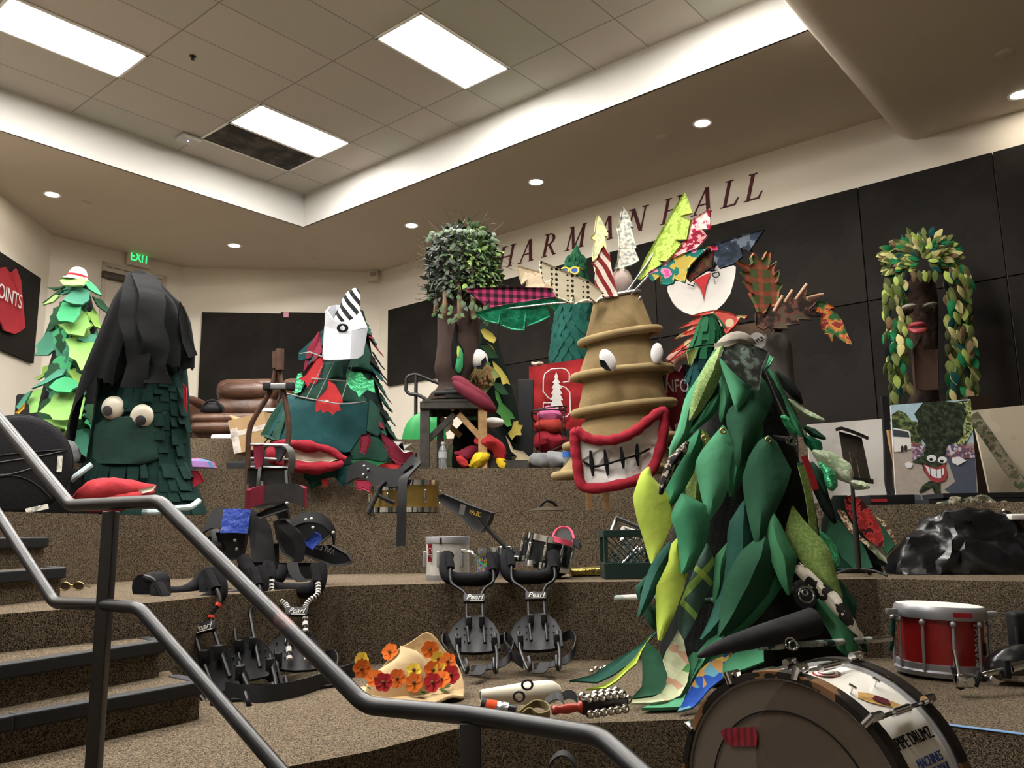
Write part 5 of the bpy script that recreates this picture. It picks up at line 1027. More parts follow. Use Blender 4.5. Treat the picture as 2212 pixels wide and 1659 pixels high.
# ================================================================ large leafy costume in front
oA = (1340, 700, 4.148); oB = (1340, 1050, 5.53); oC = (1600, 1000, 4.147); oD = (1220, 1280, 4.809); oE = (1400, 540, 4.809); o1 = (0, 0, 1)
G = dict(m=cloth('felt_mid_green', '337a54', var=.12), l=cloth('felt_bright_green', '479068', var=.1), d=cloth('felt_dark_green', '1c4232', var=.15), e=cloth('felt_deep_green', '234f38', var=.15), t=cloth('felt_blue_green', '235045', var=.18), g=cloth('felt_grass_green', '34704a', var=.12),
 y=cloth('lime_cotton', 'a9c044', var=.04), x=patmat('heather_green', 'blotch', ['6f8f4a', '7f9c58', '92aa6c'], 120, bump=.3), o=patmat('heather_olive', 'blotch', ['647f3a', '708c44', '7c954e'], 90, bump=.3), k=cloth('felt_near_black', '141c18', var=.4),
 p=patmat('palm_print', 'blotch', ['343836', '3c403e', '464b48', '6c8074'], 24), w=patmat('cow_print', 'blotch', ['1c1a18', 'bfb7a6', 'cfc8b8'], 16), c=patmat('crown_print', 'blotch', ['141212', '1c1818', '8f8474'], 45),
 s=patmat('plaid_print', 'plaid', ['3d5a50', '86b04a', 'a9cc48'], 2.2, extra=.93, rot=(0, .75, 0)), n=patmat('leaf_print', 'floral', ['b8bf98', 'b0b78e', 'c0c49e', '4c8a48', 'b88a70', 'b8bf98'], 16), b=patmat('blue_print', 'floral', ['1c48a8', '1c48a8', '2050b0', 'c08a4a', '5c9cb0', '1c48a8', 'c8a848'], 26), f=mint, r=redf, v=patmat('red_velvet', 'blotch', ['8a1c1c', 'b02c28', '3c1414'], 22, bump=.5), z=patmat('dash_print', 'blotch', ['5a3c2a', 'b8a888', '6a4a34'], 34), q=patmat('pale_print', 'blotch', ['a8b894', '8fa880', 'c0c8b0'], 22), E=emer)
big = thing('tree_costume', 'large costume of layered bright green felt leaves with a grey hood in front of everything', 'costume', at(1600, 1500, 3.75))
b7 = Body([(735, 1570, 1612), (800, 1540, 1650), (900, 1510, 1690), (1050, 1470, 1740), (1250, 1440, 1790), (1400, 1425, 1820), (1455, 1430, 1822)], 4.0, .7, wr=.03, seed=1)
b = MB(); b7.mesh(b); b.build('inner_net', patmat('black_net', 'dots', ['0d100e', '1f261c'], 90, extra=0), big)
def cone_Y(y): return 3.95-(y-740)/(1450-740)*.52
def gl(m, o, base, tip, Lc, Rc, dY=0, bulge=.03, name='leaf', parent=None, fold=.012, wave=.008, tb=0, tt_=0):
    q = zt(o, [base, tip]+Lc+Rc); b_, t_ = q[0], q[1]; L_ = q[2:2+len(Lc)]; R_ = q[2+len(Lc):]; mb = MB()
    pleaf(mb, b_, t_, L_, R_, cone_Y(b_[1])+dY+tb, cone_Y(t_[1])+dY+tt_, bulge*.5, .008, 13, 7, wave, fold)
    return mb.build(name, G[m], parent or big)
# back layer first, front layer last (dY smaller is nearer)
gl('d', oA, (870, 520), (560, 965), [(760, 640), (650, 830)], [(885, 560), (800, 740), (640, 930)], .02)
gl('m', oA, (880, 640), (608, 985), [(800, 720), (680, 900)], [(868, 740), (810, 830), (700, 915)], 0)
gl('l', oA, (852, 235), (445, 1195), [(700, 490), (590, 660), (545, 860), (508, 985), (455, 1080)], [(800, 500), (650, 800), (620, 985), (540, 1110)], 0)
gl('x', oA, (912, 192), (625, 865), [(800, 330), (700, 500), (640, 700)], [(912, 300), (898, 450), (830, 600), (710, 790)], -.04)
gl('l', oA, (900, 430), (905, 872), [(888, 600), (888, 760)], [(970, 540), (1002, 690), (955, 790)], .0)
gl('m', oA, (1255, 850), (990, 1545), [(1050, 1000), (960, 1180), (972, 1400)], [(1278, 962), (1240, 1080), (1150, 1240), (1060, 1440)], -.03)
gl('e', oA, (1180, 440), (1060, 1288), [(1100, 620), (1030, 720), (945, 800), (958, 900), (1000, 1090), (1035, 1230)], [(1270, 480), (1335, 600), (1365, 672), (1340, 745), (1270, 880), (1180, 1060), (1100, 1230)], -.07, .04)
gl('l', oA, (895, 320), (1045, 772), [(900, 340), (945, 470), (1000, 640)], [(990, 370), (1100, 470), (1172, 562), (1115, 680)], -.10, fold=.004)
gl('m', oA, (708, 955), (415, 1658), [(600, 1070), (500, 1230), (408, 1400), (425, 1560)], [(728, 1100), (685, 1200), (650, 1330), (540, 1530)], -.03)
gl('o', oA, (740, 950), (690, 1820), [(715, 1080), (690, 1230), (590, 1480), (620, 1700)], [(818, 1060), (780, 1200), (760, 1450), (730, 1700)], 0)
gl('l', oA, (920, 918), (788, 1752), [(830, 1020), (720, 1160), (668, 1262), (700, 1400), (740, 1560)], [(965, 980), (1002, 1120), (968, 1300), (970, 1430), (900, 1610)], -.08, .035)
gl('c', oA, (602, 1058), (360, 1528), [(520, 1130), (425, 1225), (362, 1440)], [(590, 1130), (490, 1280), (405, 1440)], -.12)
gl('e', oA, (1325, 1008), (1228, 1990), [(1245, 1060), (1160, 1180), (1090, 1400), (1130, 1620), (1185, 1850)], [(1392, 1065), (1450, 1180), (1528, 1320), (1479, 1474), (1379, 1684), (1305, 1870)], -.10, .05)
gl('d', oB, (330, 1080), (420, 1700), [(185, 1222), (280, 1480), (340, 1640)], [(262, 1300), (430, 1500), (470, 1640)], .02)
gl('t', oB, (600, 680), (225, 1555), [(480, 800), (370, 960), (290, 1200)], [(592, 860), (500, 1050), (400, 1290), (300, 1440)], -.05, .03)
gl('y', oB, (695, 630), (470, 1842), [(590, 740), (600, 880), (420, 1230), (440, 1500)], [(725, 860), (792, 1040), (740, 1250), (640, 1520)], -.06, .03, fold=.004)
gl('y', oB, (342, -215), (380, 928), [(250, -140), (152, 150), (200, 400), (320, 760)], [(360, -100), (560, 100), (622, 420), (540, 620), (440, 820)], -.05, .03, fold=.003)
gl('m', oB, (745, 105), (745, 1042), [(650, 270), (608, 380), (690, 600), (722, 860)], [(1030, 250), (1055, 450), (1010, 700), (900, 880), (820, 1000)], -.09, .05)
gl('s', oB, (1040, 700), (770, 1830), [(960, 860), (850, 1100), (690, 1480), (695, 1700)], [(1100, 880), (1135, 1050), (1080, 1170), (1000, 1320), (900, 1560)], -.02, fold=.003)
gl('g', oB, (1290, 690), (1130, 1395), [(1140, 860), (1135, 1100), (1125, 1300)], [(1285, 880), (1240, 1050), (1220, 1200), (1160, 1330)], -.03)
gl('t', oB, (1480, 190), (970, 1836), [(1290, 480), (1290, 700), (1240, 1000), (1200, 1250), (1080, 1620)], [(1600, 500), (1640, 760), (1560, 960), (1400, 1400), (1220, 1700)], -.05, .05, fold=.02)
gl('e', o1, (1655, 1150), (1554, 1374), [(1600, 1195), (1566, 1260), (1556, 1330)], [(1680, 1215), (1655, 1285), (1600, 1345)], -.09, .05, fold=.03)
gl('m', o1, (1675, 1240), (1562, 1382), [(1640, 1290), (1600, 1340)], [(1690, 1262), (1640, 1330), (1590, 1370)], -.05)
gl('g', oC, (290, 460), (430, 1178), [(238, 560), (236, 690), (290, 900), (370, 1080)], [(350, 560), (410, 700), (497, 840), (470, 950), (445, 1080)], -.12, .03)
gl('o', oC, (462, 395), (902, 1205), [(425, 520), (393, 660), (500, 830), (650, 1000), (800, 1130)], [(560, 520), (720, 690), (790, 780), (830, 950), (872, 1100)], -.06, .03, fold=.004)
gl('w', oC, (508, 895), (1085, 1560), [(485, 970), (620, 1100), (740, 1220), (900, 1390), (1000, 1490)], [(600, 960), (720, 1080), (850, 1170), (940, 1290), (1010, 1410)], -.1, .02)
gl('g', oC, (692, 1228), (1010, 1760), [(690, 1350), (790, 1480), (880, 1660)], [(850, 1340), (965, 1480), (1045, 1660)], -.02, .03)
gl('d', oC, (880, 1060), (1120, 1690), [(900, 1240), (960, 1420)], [(1025, 1240), (1010, 1400), (1100, 1600)], .03)
# right side fan
gl('k', oA, (1400, 430), (1625, 705), [(1460, 560), (1560, 660)], [(1520, 500), (1600, 620)], .06); gl('q', oA, (1490, 680), (1818, 860), [(1560, 780), (1700, 840)], [(1560, 700), (1650, 770)], .05)
gl('k', oA, (1310, 405), (1632, 1002), [(1400, 620), (1500, 820)], [(1390, 470), (1470, 640), (1570, 820)], -.02); gl('m', oA, (1330, 410), (1620, 998), [(1398, 520), (1500, 760), (1560, 900)], [(1392, 480), (1500, 720), (1600, 900)], -.04)
gl('f', oA, (1450, 830), (1600, 992), [(1480, 900), (1540, 970)], [(1530, 830), (1590, 930)], .0); gl('E', oA, (1650, 1000), (1745, 1155), [(1660, 1060)], [(1790, 1060), (1800, 1120)], .04); gl('d', oA, (1640, 920), (1830, 1025), [(1720, 1000)], [(1740, 950)], .06)
gl('q', o1, (1757, 975), (1838, 1042), [(1775, 1010), (1800, 1030)], [(1795, 978), (1838, 1005)], .0); gl('q', o1, (1838, 1040), (1876, 1052), [(1850, 1056)], [(1862, 1042)], 0)
gl('f', oC, (705, 0), (820, 242), [(735, 80), (750, 190)], [(800, 60), (850, 130), (855, 200)], -.02, .02); gl('f', oC, (690, 608), (862, 915), [(740, 700), (820, 860)], [(780, 670), (845, 760), (875, 880)], .03, .02)
gl('k', oC, (560, 0), (845, 540), [(640, 200), (740, 420)], [(700, 100), (800, 360)], .0); gl('d', oC, (640, 0), (770, 280), [(670, 140)], [(730, 100)], -.02); gl('e', oC, (520, 0), (692, 650), [(580, 250), (630, 480)], [(620, 250), (665, 480)], -.04)
for x0, y0, x1, y1, x2, y2, m, w_ in ((540, 20, 610, 300, 655, 640, 'o', .035), (562, -60, 625, 100, 672, 240, 'r', .03)):
    b = MB(); ribbon(b, [at(*zt(oC, [(x, y)])[0], cone_Y(1100)-.1) for x, y in ((x0, y0), (x1, y1), (x2, y2))], V((1, .2, .3)), w_, .004); b.build('trim_strip', G[m], big)
for pts, m, Y, Y1 in (([(920, 232), (1060, 163), (1200, 200), (1325, 255), (1270, 402), (1237, 602), (1180, 560), (1100, 500), (1000, 410), (898, 292)], 'p', 3.74, 3.8), ([(1285, 395), (1325, 285), (1374, 308), (1342, 372), (1300, 402)], 'l', 3.85, 3.85)):
    patch(big, 'leaf', oA, pts, Y, G[m], Y1, -.1, th=.012, ins=.01, lift=.008)
# lying leaves at the foot
def fl(m, pts, Ys, name='leaf'):
    q = zt(oD, pts); ys = [p[1] for p in q]; P = []
    for x, y in q:
        t = (y-1355)/(1540-1355); Yf = 3.62-.28*t; p = at(x, y, Yf+Ys); pf = onz(x, y, .415)
        P.append(pf if p.z < .415 else p)
    b = MB(); puff(b, P, .012, .008, .003, False); return b.build(name, G[m], big)
fl('t', [(985, 390), (960, 420), (840, 540), (700, 720), (500, 862), (340, 937), (50, 920), (280, 865), (500, 720), (720, 590), (870, 480)], .06)
fl('y', [(900, 455), (800, 610), (745, 740), (640, 830), (540, 925), (420, 1000), (222, 1010), (400, 965), (500, 905), (640, 770), (720, 690), (780, 600)], .04)
fl('e', [(850, 515), (920, 570), (990, 640), (1040, 750), (1058, 860), (1040, 1000), (990, 1065), (850, 1085), (680, 1112), (740, 1050), (800, 985), (808, 850), (800, 650)], .0)
fl('n', [(1190, 370), (1220, 440), (1260, 640), (1300, 780), (1272, 940), (1200, 1075), (1100, 1125), (900, 1152), (672, 1155), (690, 1122), (900, 1098), (1000, 1055), (1060, 960), (1068, 840), (1020, 700), (1050, 620), (1120, 500)], -.04)
fl('l', [(1400, 640), (1500, 610), (1440, 720), (1330, 900), (1260, 1060), (1215, 1200), (1000, 1210), (802, 1212), (900, 1165), (1100, 1135), (1230, 1050), (1290, 900), (1305, 790), (1280, 690), (1330, 635)], -.02)
fl('b', [(1740, 630), (1700, 800), (1640, 900), (1500, 1005), (1400, 1130), (1330, 1200), (1168, 1243), (1210, 1180), (1300, 1000), (1400, 815), (1500, 725)], -.10)
fl('l', [(1370, 640), (1480, 505), (1600, 435), (1655, 450), (1600, 540), (1480, 640), (1395, 812), (1420, 700)], -.08)
fl('m', [(1400, 800), (1480, 650), (1640, 520), (1760, 480), (1900, 470), (1740, 620), (1560, 700)], -.06)
fl('l', [(1640, 885), (1640, 760), (1740, 650), (1880, 575), (2060, 540), (2066, 725), (1880, 795), (1760, 835)], -.16)
# grey foam horn, poles, rings, eyelets
b = MB(); Q = spline([at(1507, 1418, 3.2), at(1560, 1397, 3.22), (at(1640, 1375, 3.26)), at(1757, 1343, 3.35)], 5); n = len(Q); b.tube(Q, [.006+.048*(j/(n-1))**.8 for j in range(n)], 14); b.build('horn', cloth('charcoal_foam', '2c2b2e', var=.2, scale=14), big)
polem = patmat('taped_pole', 'blotch', ['2c4a3c', '8f9c94', 'b8b8ae'], 12)
for pts in ([(1640, 1398, 3.25), (1800, 1388, 3.4), (1880, 1382, 3.5)], [(1330, 1292, 3.9), (1420, 1288, 3.7)], [(1480, 1300, 3.85), (1600, 1290, 3.75)]): rod(big, pts, .013, polem, 'taped_pole', 10)
rod(big, [(1880, 1383, 3.5), (1925, 1379, 3.55)], .012, chrome, 'pole_end', 10)
b = MB()
for x, y, Y, r in ((1706, 951, 3.7, .018), (1712, 953, 3.69, .018), (1742, 1285, 3.3, .028), (1739, 1280, 3.29, .01), (1708, 1390, 3.22, .02), (1714, 1394, 3.2, .016)):
    c = at(x, y, Y); L_ = [c+V((r*cos(a), .25*r*sin(a), r*sin(a))) for a in [i*pi/8 for i in range(17)]]; b.tube(L_, .003, 6, cap=False)
b.build('key_ring', chrome, big)
b = MB()
for x, y in ((1521, 946), (1660, 950), (1562, 931)):
    c = at(x, y, cone_Y(y)-.14); L_ = [c+V((.011*cos(a), 0, .011*sin(a))) for a in [i*pi/6 for i in range(13)]]; b.tube(L_, .004, 6, cap=False)
b.build('eyelet', gold, big)
c = at(1740, 1292, 3.42); b = MB(); b.tube([c, c+V((.05, .18, .02))], .042, 14); b.tube([c+V((-.09, .3, .1)), c+V((.02, .1, .01))], .02, 8); b.build('foam_roll', blackm, big)
rod(big, [(1702, 951, 3.78), (1670, 948, 3.8)], .018, blackm, 'coupling', 10)
hood = cloth('grey_hood', '8a8478', var=.1)
HD = Body(rowsz(oA, [(70, 1020, 1080), (85, 960, 1120), (110, 920, 1160), (150, 880, 1195), (190, 858, 1205), (230, 850, 1190)]), 3.98, .8, wr=.02); b = MB(); HD.mesh(b, 14); b.build('hood', hood, big)
b = MB(); ribbon(b, [at(*zt(oA, [(x, y)])[0], Y) for x, y, Y in ((850, 190, 3.8), (930, 175, 3.74), (1060, 150, 3.72), (1190, 190, 3.8))], V((0, -.3, 1)), .018, .006); b.build('hood_brim', hood, big)
rod(big, [(1545, 743, 3.84), (1505, 748, 3.82), (1475, 757, 3.8)], .003, blc, 'wire', 5)
dsk = thing('round_sign', 'white round cardboard sign with black lettering behind the grey hood', 'sign', at(1640, 740, 4.25)); c = at(1636, 736, 4.2)
b = MB(); b.lathe([(.043*1.02, -.003), (.043*1.02, .003)], c, 30, basis((1, .1, 0), (0, .1, 1)), sx=1, sy=1); b.build('disc', whc, dsk)
text_obj('lettering', 'ma', .05, basis((1, .1, .5), (-.5, .1, 1)), c+V((.004, -.006, .004)), blc, dsk, sx=1)
# ---------------------------------------------------------------- grey body costume with tropical cloth branches
PY = 6.1; pt_ = thing('tree_costume', 'grey bodied costume crowned with watermelon and pineapple print branches', 'costume', at(1670, 1000, PY))
greysu = cloth('grey_suede', '55524e', var=.12, scale=5)
b8 = Body([(714, 1655, 1680), (722, 1640, 1695), (740, 1622, 1708), (780, 1612, 1712), (830, 1600, 1716), (950, 1590, 1722), (1085, 1585, 1725)], PY, .8, wr=.015); b = MB(); b8.mesh(b); b.build('body', greysu, pt_)
b = MB(); q = at(1662, 715, PY); b.tube([q, q+V((0, 0, .14))], .1, 16); b.build('neck', brn, pt_)
for sx in (1,):
    pass
pine = patmat('pineapple_print', 'plaid', ['5f6e42', 'a85a42', 'b8684c'], 3.2, extra=.72); brf = patmat('brown_floral', 'blotch', ['2c241e', '3c3028', '6a3c34', '54503c'], 16); trop = patmat('tropical_floral', 'blotch', ['2c5a34', '4a7a3a', 'c05a2c', 'c88a3c', '8a2c2c'], 18); melon = patmat('watermelon_print', 'dots', ['c04840', 'c8b890'], 9, extra=1)
for lab, m, Y0, Y1, pts in (('watermelon print branch', melon, 6.0, 5.8, [(450, 685), (600, 655), (700, 625), (850, 650), (920, 682), (1042, 680), (1010, 720), (965, 700), (930, 760), (895, 800), (858, 832), (820, 880), (770, 920), (700, 830), (640, 700)]),
  ('pineapple print branch', pine, 5.9, 6.0, [(910, 118), (965, 128), (1040, 168), (1080, 140), (1062, 80), (1090, 32), (1130, 88), (1180, 110), (1225, 18), (1262, 32), (1256, 130), (1240, 190), (1332, 118), (1292, 210), (1300, 262), (1358, 212), (1342, 310), (1322, 342), (1388, 368), (1350, 442), (1340, 560), (1270, 600), (1185, 665), (1140, 640), (1112, 560), (1048, 445), (1095, 462), (985, 320), (1062, 352), (955, 225), (1042, 232)]),
  ('brown floral spiked branch', brf, 5.85, 5.7, [(1128, 640), (1200, 700), (1272, 550), (1312, 640), (1398, 475), (1420, 545), (1502, 418), (1535, 505), (1652, 352), (1640, 472), (1825, 448), (1742, 560), (1680, 622), (1792, 690), (1650, 680), (1705, 728), (1565, 722), (1575, 772), (1440, 782), (1458, 822), (1300, 818), (1290, 850), (1250, 802), (1200, 832), (1118, 792)]),
  ('bright tropical branch', trop, 5.7, 5.6, [(1740, 540), (1830, 540), (1948, 606), (1880, 622), (1960, 662), (2020, 742), (2060, 850), (2122, 985), (2072, 978), (1990, 932), (1932, 872), (1915, 962), (1870, 880), (1838, 880), (1792, 780), (1800, 662), (1742, 640)])):
    patch(pt_, 'branch', oE, pts, Y0, m, Y1, th=.035, ins=.012, lift=.012, label=lab)
for k, (p0, p1, w_) in enumerate((((640, 690), (320, 815), 50), ((640, 740), (248, 942), 60), ((620, 800), (300, 912), 50), ((600, 850), (218, 1082), 55), ((560, 900), (203, 1172), 50), ((600, 920), (400, 1030), 60), ((700, 640), (440, 688), 30))):
    dx, dy = p1[0]-p0[0], p1[1]-p0[1]; L_ = sqrt(dx*dx+dy*dy); nx, ny = -dy/L_*w_/2, dx/L_*w_/2
    pts = [p0]+[(p0[0]+dx*t+nx*s_, p0[1]+dy*t+ny*s_) for t, s_ in ((.1, 1), (.4, 1.1), (.75, .5))]+[p1]+[(p0[0]+dx*t-nx*s_, p0[1]+dy*t-ny*s_) for t, s_ in ((.75, .5), (.4, 1.1), (.1, 1))]
    patch(pt_, 'branch_tip', oE, pts, 5.95-.03*k, melon, 5.85-.03*k, th=.02, ins=.005, lift=.006)
for pts in ([(1305, 640), (1398, 478)], [(1418, 545), (1500, 420)], [(1530, 520), (1650, 355)], [(1650, 500), (1820, 460)]): rod(pt_, [(*zt(oE, [p])[0], 5.66) for p in pts], .012, cloth('pink_tan_cloth', 'b08a70'), 'spine')
b = MB()
for k in range(9): 
    x = 880+k*50; p = at(*zt(oE, [(x, 790-6*k)])[0], 5.95); leaf3(b, p, (0, -.1, -1), (0, -1, 0), .13, .05, 0, .1, .006, prof=[(0, 1), (.5, .7), (1, .05)])
b.build('fringe', cloth('tan_fringe', '6a5444'), pt_)
# small dark fringe costume
sm_ = thing('tree_costume', 'narrow dark green fringe-strip costume left of the grey hood', 'costume', at(1515, 1100, 5.75))
b9 = Body(rowsz(oE, [(650, 615, 645), (700, 580, 690), (800, 540, 740), (900, 520, 755), (1000, 500, 745), (1100, 480, 740), (1300, 470, 740), (1900, 440, 760)]), 5.75, .8, wr=.01); b = MB(); b9.mesh(b); b.build('body', dg, sm_)
z = b9.rings[0][0]-.02
gfr = [cloth('strip_green', '1c5a38'), cloth('strip_teal', '123c3c'), cloth('strip_dark', '0f2c2c')]; random.seed(5)
for k in range(11):
    b = MB(); flap_row(b, b9, z-.09*k, pi*.9, 2.1*pi, 9, .05, .13, .015); b.build('fringe', gfr[0 if k < 3 or k % 3 == 2 else 1 + k % 2], sm_)
patch(sm_, 'olive_leaf', oE, [(400, 1060), (470, 1020), (510, 1035), (480, 1120), (450, 1200), (420, 1180)], 5.5, cloth('olive_yellow', '7f8a48'), th=.02); 
# jersey on a stand
jt = thing('jersey', 'dark red sports jersey with white block letters between the tan and green costumes', 'jersey', at(1475, 1090, 6.5)); jr = cloth('jersey_red', '6e1c24', var=.1); jn = cloth('jersey_navy', '25242c', var=.15)
patch(jt, 'front', oA, [(420, 470), (440, 400), (520, 430), (560, 362), (600, 440), (590, 560), (570, 700), (540, 900), (500, 1100), (420, 1100), (400, 760)], 6.3, jr, 6.4, th=.02); patch(jt, 'side', oA, [(360, 455), (440, 400), (430, 600), (440, 800), (500, 1000), (470, 1100), (380, 1000), (350, 700)], 6.36, jn, 6.34, th=.02)
patch(jt, 'side', oA, [(560, 362), (660, 390), (668, 480), (640, 600), (570, 640), (590, 500)], 6.36, jn, 6.45, th=.02); q = at(*zt(oA, [(532, 560)])[0], 6.25); text_obj('lettering', 'STANFORD', .14, basis((1, .05, .03), (0, 0, 1)), q+V((-.035, 0, 0)), whc, jt, sx=.62)
rod(jt, [(1455, 890, 6.42), (1450, 1090, 6.42)], .02, blackm, 'stand_pole')
patch(jt, 'white_edge', oA, [(490, 900), (520, 880), (520, 930), (495, 960)], 6.25, whc, th=.01)
pk = MB(); Q = spline([at(*zt(oA, [(x, y)])[0], 6.25) for x, y in ((450, 350), (500, 290), (560, 270), (600, 260))], 5); pk.tube(Q, .05, 10); tag(pk.build('pink_cloth', cloth('pale_pink_cloth2', 'c08a80', bump=.7)), 'crumpled pale pink cloth lying on top of the red jersey', 'cloth')
# white half-round sign
ws = thing('cloth_sign', 'big white half-round cloth sign with a red triangle high behind the branches', 'sign', at(1515, 1000, 7.3)); SYY = 7.3
patch(ws, 'face', oE, [(205, 380), (205, 430), (230, 490), (260, 550), (300, 600), (370, 650), (450, 676), (560, 672), (640, 655), (720, 615), (790, 550), (850, 460), (885, 340), (905, 240), (908, 180), (870, 152), (780, 150), (650, 180), (400, 290), (230, 348)], SYY, cloth('sign_cloth', 'c4c0ba', var=.04), th=.02, ins=.01, lift=.003)
b = MB(); b.slab([at(*zt(oE, [p])[0], SYY-.022) for p in [(468, 322), (560, 270), (655, 232), (625, 300), (598, 380), (585, 460), (580, 520), (565, 460), (545, 400), (510, 350)]], .006); b.build('triangle', redf, ws, False)
q = at(*zt(oE, [(690, 225)])[0], SYY-.025); text_obj('lettering', 'AND...', .1, basis((.25, 0, -1), (1, 0, .25)), q, blc, ws, sx=.8); q = at(*zt(oE, [(450, 355)])[0], SYY-.025); text_obj('lettering', 'L', .09, basis((.4, 0, 1), (-1, 0, .4)), q, blc, ws)
rod(ws, [(1515, 660, SYY+.05), (1515, 1022, SYY+.05)], .02, blackm, 'pole')
# leafy costume lying behind the music stand
bk = thing('tree_costume', 'costume of big dark leaves with a red velvet leaf slumped behind the music stand', 'costume', at(1840, 1240, 4.85))
def bl2(m, pts, Y0, Y1, nm='leaf'): patch(bk, nm, oC, pts, Y0, G[m], Y1, .0, th=.014, ins=.01, lift=.006)
bl2('e', [(850, 500), (960, 560), (1060, 680), (1120, 780), (1185, 935), (1100, 960), (960, 940), (880, 800), (760, 640), (790, 520)], 5.0, 4.9); bl2('e', [(1190, 470), (1260, 500), (1340, 580), (1400, 720), (1310, 822), (1260, 745), (1230, 600)], 5.05, 4.95)
bl2('z', [(860, 415), (930, 430), (1000, 560), (1080, 660), (1160, 720), (1150, 752), (1100, 720), (980, 620), (900, 500)], 4.95, 4.88); bl2('z', [(1195, 465), (1290, 520), (1360, 620), (1402, 722), (1385, 735), (1330, 640), (1260, 550)], 5.0, 4.93)
bl2('v', [(930, 310), (990, 286), (1080, 330), (1170, 440), (1250, 570), (1286, 700), (1278, 745), (1240, 752), (1130, 680), (1010, 530), (945, 420)], 4.9, 4.84); bl2('q', [(1160, 720), (1300, 850), (1310, 900), (1240, 850), (1130, 750)], 4.9, 4.88); bl2('k', [(1130, 740), (1230, 860), (1320, 900), (1290, 930), (1200, 900)], 4.95, 4.9); bl2('d', [(830, 780), (940, 880), (1010, 950), (860, 950)], 4.8, 4.78)
b = MB(); HB = Body([(1070, 1800, 1830), (1120, 1775, 1850), (1180, 1770, 1880), (1246, 1765, 1905)], 5.12, .25, wr=.05); HB.mesh(b, 10); b.build('body', G['k'], bk)
q = onz(1900, 1232, .8); b = MB(); b.box((q.x, 4.95, .835), (.06, .05, .07)); tag(b.build('wood_offcut', wood, None, False), 'small pale wood block between music stand and black bag', 'wood block')
# ================================================================ right side
oG = (1560, 500, 2.127); oF = (1860, 840, 5.926); o11 = (1880, 480, 4.146); o10 = (1860, 1060, 3.605); o12 = (740, 1080, 3.607); oH = (280, 1050, 3.386); oK = (980, 1340, 4.254); o9 = (1420, 1360, 2.793)
def ZZ(o, pts): return [at(*zt(o, [(p[0], p[1])])[0], p[2]) for p in pts]
# face costume with leaf hair
FY = 7.35; ft = thing('tree_costume', 'brown trunk face costume with long hair of many small leaves and red lips', 'costume', at(2010, 900, FY))
b10 = Body(rowsz(o11, [(480, 330, 560), (560, 298, 575), (700, 300, 600), (900, 330, 605), (1100, 365, 605), (1500, 390, 610), (1620, 330, 620), (2300, 300, 640)]), FY, .55, wr=.03, wn=8); brn2 = patmat('dark_brown_cloth', 'blotch', ['2e211c', '38291f', '43312a'], 5, bump=.6)
b = MB(); b10.mesh(b); b.build('trunk', brn2, ft)
patch(ft, 'front_panel', o11, [(382, 1140), (460, 1010), (470, 1130), (598, 1135), (605, 1500), (480, 1505), (402, 1495)], 6.93, cloth('brown_panel', '3f2d24', var=.1), 6.93, th=.02)
lipm = mat('satin_lipstick', 'a33a44', .5, var=.1, scale=20)
b = MB(); Q = spline(ZZ(o11, [(338, 945, 6.95), (380, 920, 6.9), (425, 915, 6.88), (470, 915, 6.9), (508, 940, 6.95)])); b.tube(Q, [.004+.022*sin(pi*(i+1)/(len(Q)+1)) for i in range(len(Q))], 10, flat=.8); b.build('upper_lip', lipm, ft)
b = MB(); Q = spline(ZZ(o11, [(342, 950, 6.94), (385, 972, 6.88), (425, 980, 6.86), (470, 968, 6.88), (506, 945, 6.94)])); b.tube(Q, [.004+.026*sin(pi*(i+1)/(len(Q)+1)) for i in range(len(Q))], 10, flat=.8); b.build('lower_lip', lipm, ft)
for x, y, lx, m in ((318, 785, 345, hood), (520, 768, 535, mat('crinkled_foil', '6a665c', .35, .6, var=.6, scale=40))):
    b = MB(); c = at(*zt(o11, [(x, y)])[0], 6.98); b.sphere(c, (.062, .05, .045), 16); e = b.build('eye', mat('dark_glass', '1a1512', .15, var=.2, spec=.8), ft)
    b = MB(); c2_ = at(*zt(o11, [(lx, y-28)])[0], 6.93); b.sphere(c2_, (.062, .045, .024), 14, Matrix.Rotation(-.15, 3, 'Y')); b.build('eyelid', m, e)
    b = MB(); [b.sphere(c+V((dx, -.05, -.006)), .008, 8) for dx in (-.012, .014)]; b.build('glint', ew, e)
hair = [cloth('leaf_olive_dark', '4a4f2c'), cloth('leaf_olive_mid', '6f7a40'), cloth('leaf_lime', '9cb050'), cloth('leaf_pale_yellow', 'c0b978'), cloth('leaf_kelly', '1c7a48'), cloth('leaf_petrol', '164a4a'), cloth('leaf_moss', '5a6a34'), cloth('leaf_bronze', '7a6444'), cloth('leaf_black', '1c1f22')]
WT = [5, 5, 4, 3, 4, 2, 5, 2, 1]; random.seed(21); LF = []
def hl(x, y, dx, dy, Y, L_): LF.append((x, y, dx, dy, Y, L_, random.choices(range(9), WT)[0]))
for i in range(120): # left lock
    y = 470+1080*(i+random.random())/120; x = random.uniform(120, 320)+(y-470)*.04; hl(x, y, random.uniform(-.45, .35), 1, 7.02+random.uniform(-.12, .1), random.uniform(100, 150))
for i in range(210): # right lock
    y = 380+1130*(i+random.random())/210; x = random.uniform(640, 880)+(y-380)*.06; hl(x, y, random.uniform(-.35, .55), 1, 7.0+random.uniform(-.15, .12), random.uniform(110, 155))
for i in range(230): # crown
    a = random.uniform(-.25*pi, 1.25*pi); r_ = random.uniform(.1, 1); x = 480+330*r_*cos(a); y = 350-225*r_*sin(a); y = min(y, 470); hl(x, y, cos(a)*1.2, -sin(a)*.8+.25, 6.95+.25*(r_), random.uniform(90, 135))
for x in (330, 380, 430, 480, 530, 580): hl(x, 430, random.uniform(-.2, .3), 1, 6.85, 120)
LF.sort(key=lambda t: -t[5]+.0)
rest = MB()
